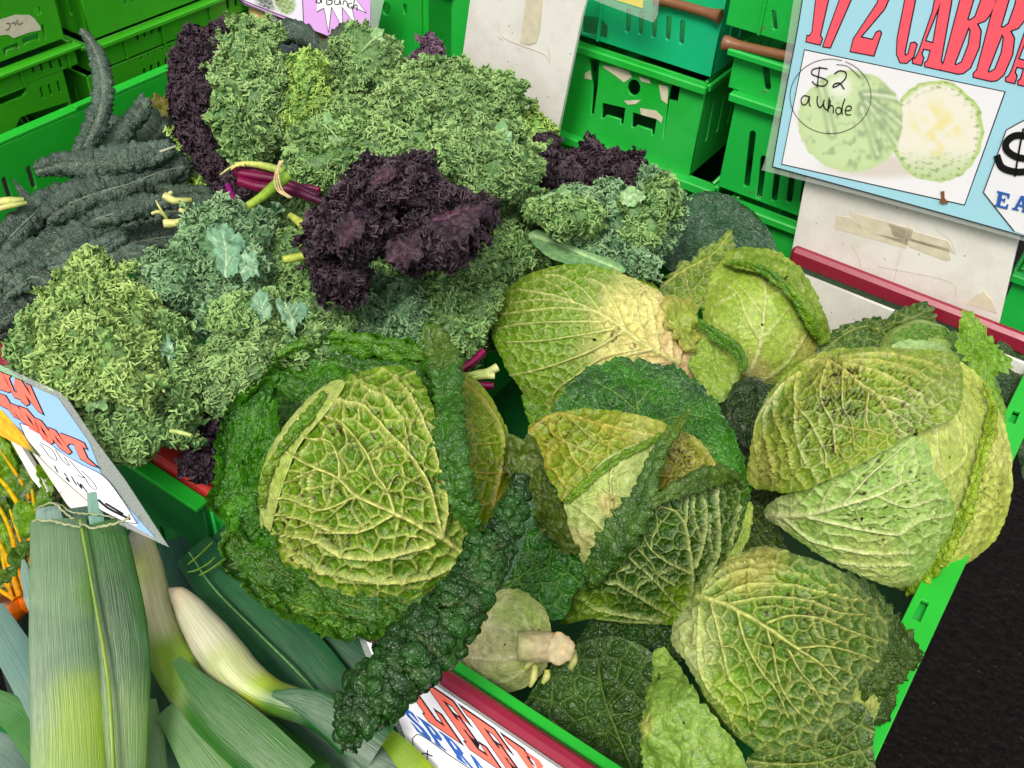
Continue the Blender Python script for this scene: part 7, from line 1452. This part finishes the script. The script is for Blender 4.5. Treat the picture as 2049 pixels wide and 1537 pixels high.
# leaves at the bottom
for k, (lab, path, w, z, c) in enumerate([
    ('grey-green leek leaf running across the bottom behind the hanging cabbage leaf', [(560, 1440), (680, 1480), (800, 1540), (900, 1600)], [60, 70, 70, 60], -.055, (H('#3c6048'), H('#5a7c60'))),
    ('dark leek leaf at the bottom, under the plump one', [(420, 1420), (520, 1470), (620, 1530), (720, 1600)], [60, 80, 90, 90], -.06, (H('#2c4c3a'), H('#44664c'))),
    ('yellow-green leek leaf edge beside the leek sign', [(750, 1455), (790, 1490), (850, 1560)], [14, 24, 30], -.02, (H('#7ca040'), H('#a4c050'))),
    ('pale blue-green leek leaf at the left edge of the picture', [(-20, 1220), (20, 1290), (60, 1360), (110, 1460)], [26, 34, 36, 36], .0, (H('#7c9c94'), H('#94b0a2'))),
    ('green leek leaf sloping down at the lower left edge', [(-30, 1400), (30, 1430), (70, 1480), (120, 1560)], [26, 32, 34, 30], -.01, (H('#4c7c44'), H('#64945c'))),
    ('grey leek leaf lowest at the left corner', [(-40, 1480), (20, 1510), (70, 1570)], [26, 30, 30], -.02, (H('#5c7468'), H('#7c9488'))),
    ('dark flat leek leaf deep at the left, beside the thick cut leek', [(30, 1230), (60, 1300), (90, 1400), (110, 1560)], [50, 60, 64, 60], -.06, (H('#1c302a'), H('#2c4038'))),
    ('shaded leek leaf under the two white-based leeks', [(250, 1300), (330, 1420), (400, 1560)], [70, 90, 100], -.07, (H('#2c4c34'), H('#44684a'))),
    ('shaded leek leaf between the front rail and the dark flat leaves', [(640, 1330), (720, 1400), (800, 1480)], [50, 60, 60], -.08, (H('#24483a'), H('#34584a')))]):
    e = leek(lab, *path[1], z); lstrip(e, path, w, slab(path[1][0], path[1][1], z, .7), c)

# ------------------------------------------------------------------ golden beetroot with yellow stems
eb = empty('golden_beetroot', tuple(P(30, 1180, -.03)), 'bunch of orange golden beetroot with yellow stems and green leaves, beside the thick leek', 'beetroot')
DB = slab(50, 1120, -.01, .5)
for k, (x, y, r) in enumerate(((20, 1215, 32), (0, 1245, 30), (128, 1185, 30), (60, 1200, 26))):
    D = float(DB(np.array(x), np.array(y))); c = at_depth(np.array(float(x)), np.array(float(y)), D); Rr = r * D / F
    th = np.linspace(.02, math.pi - .02, 22); ph = np.linspace(0, 2 * math.pi, 32, endpoint=False)
    X = np.stack([np.sin(th)[:, None] * np.cos(ph), np.sin(th)[:, None] * np.sin(ph), np.cos(th)[:, None] * np.ones(32)], -1); nn = snoise(X, 1.2, 77 + k, 3)
    V = c + X * (Rr * (1 + .06 * nn))[..., None]; C = H('#e0561c') * (.55 + .45 * nn[..., None]) + H('#e8892c') * (.45 - .45 * nn[..., None]); crown = sm(X[..., 2], .75, .95)[..., None]; C = C * (1 - crown) + H('#5a3418') * crown
    link('root', np_mesh('root', V.reshape(-1, 3), grid_faces(22, 32, True), np.clip(np.concatenate([C, np.zeros(C.shape[:2] + (1,))], -1), 0, 1).reshape(-1, 4)), M['smooth'], eb)
r_ = np.random.default_rng(5)
YS = [H('#d88c1c'), H('#e0a824'), H('#c8b838')]
for k, (path, w) in enumerate([([(62, 1190), (66, 1120), (50, 1040), (18, 980), (-10, 950)], 6), ([(50, 1195), (35, 1130), (20, 1060), (-10, 1000)], 5), ([(40, 1195), (15, 1120), (-10, 1070)], 6), ([(36, 1200), (0, 1150), (-20, 1120)], 5), ([(66, 1190), (62, 1110), (70, 1030), (64, 980)], 5), ([(30, 1200), (-10, 1175)], 5), ([(56, 1190), (45, 1100), (20, 1020)], 4), ([(90, 1185), (80, 1130), (92, 1080)], 5), ([(25, 1200), (10, 1140), (0, 1080)], 4), ([(60, 1000), (40, 960), (0, 900)], 3.5)]):
    stalk(eb, path, [w * 1.1, w, w * .7], lambda x, y, k=k: DB(x, y) - .004 - .003 * (k % 3), YS, 'stem')
for k, (x, y, a, b, rot) in enumerate([(25, 980, 26, 52, .2), (0, 930, 34, 60, -.3), (60, 960, 22, 48, .5), (50, 1040, 24, 40, -.2), (10, 1090, 20, 40, .1), (38, 1110, 16, 32, .6), (85, 1010, 16, 40, .2), (90, 960, 12, 34, -.4), (-5, 1030, 22, 40, .3), (30, 900, 30, 44, .7), (60, 1150, 12, 24, 0.), (15, 1150, 14, 26, 1.)]):
    ol = [(x + a * math.cos(t) * math.cos(rot) - b * math.sin(t) * math.sin(rot), y + a * math.cos(t) * math.sin(rot) + b * math.sin(t) * math.cos(rot)) for t in np.linspace(0, 6.28, 10, endpoint=False)]
    patch(eb, ol, slab(x, y, -.01 + .012 * (k % 4), .3 + .2 * (k % 3)), S(*[(H('#3c6a1c'), H('#5f8f2c')), (H('#4c7a24'), H('#7aa438')), (H('#2f5420'), H('#466e2c'))][k % 3], side='top', cell=.014, amp=.0012, vk=.45, vc=H('#a8b44c'), wave=(.006, .03), veins=[([(x - b * .8 * math.sin(-rot), y + b * .8 * math.cos(rot)), (x, y), (x + b * .8 * math.sin(-rot), y - b * .8 * math.cos(rot))], 2, 1)]), 'savoy', rough_edge=2)
for o_ in (([(-60, 860), (60, 880), (140, 960), (150, 1100), (120, 1230), (-60, 1280)]),):
    patch(eb, o_, slab(40, 1080, -.08, .5), S(H('#16240e'), H('#24381a'), side='top', cell=.014, amp=.002), 'savoydark')
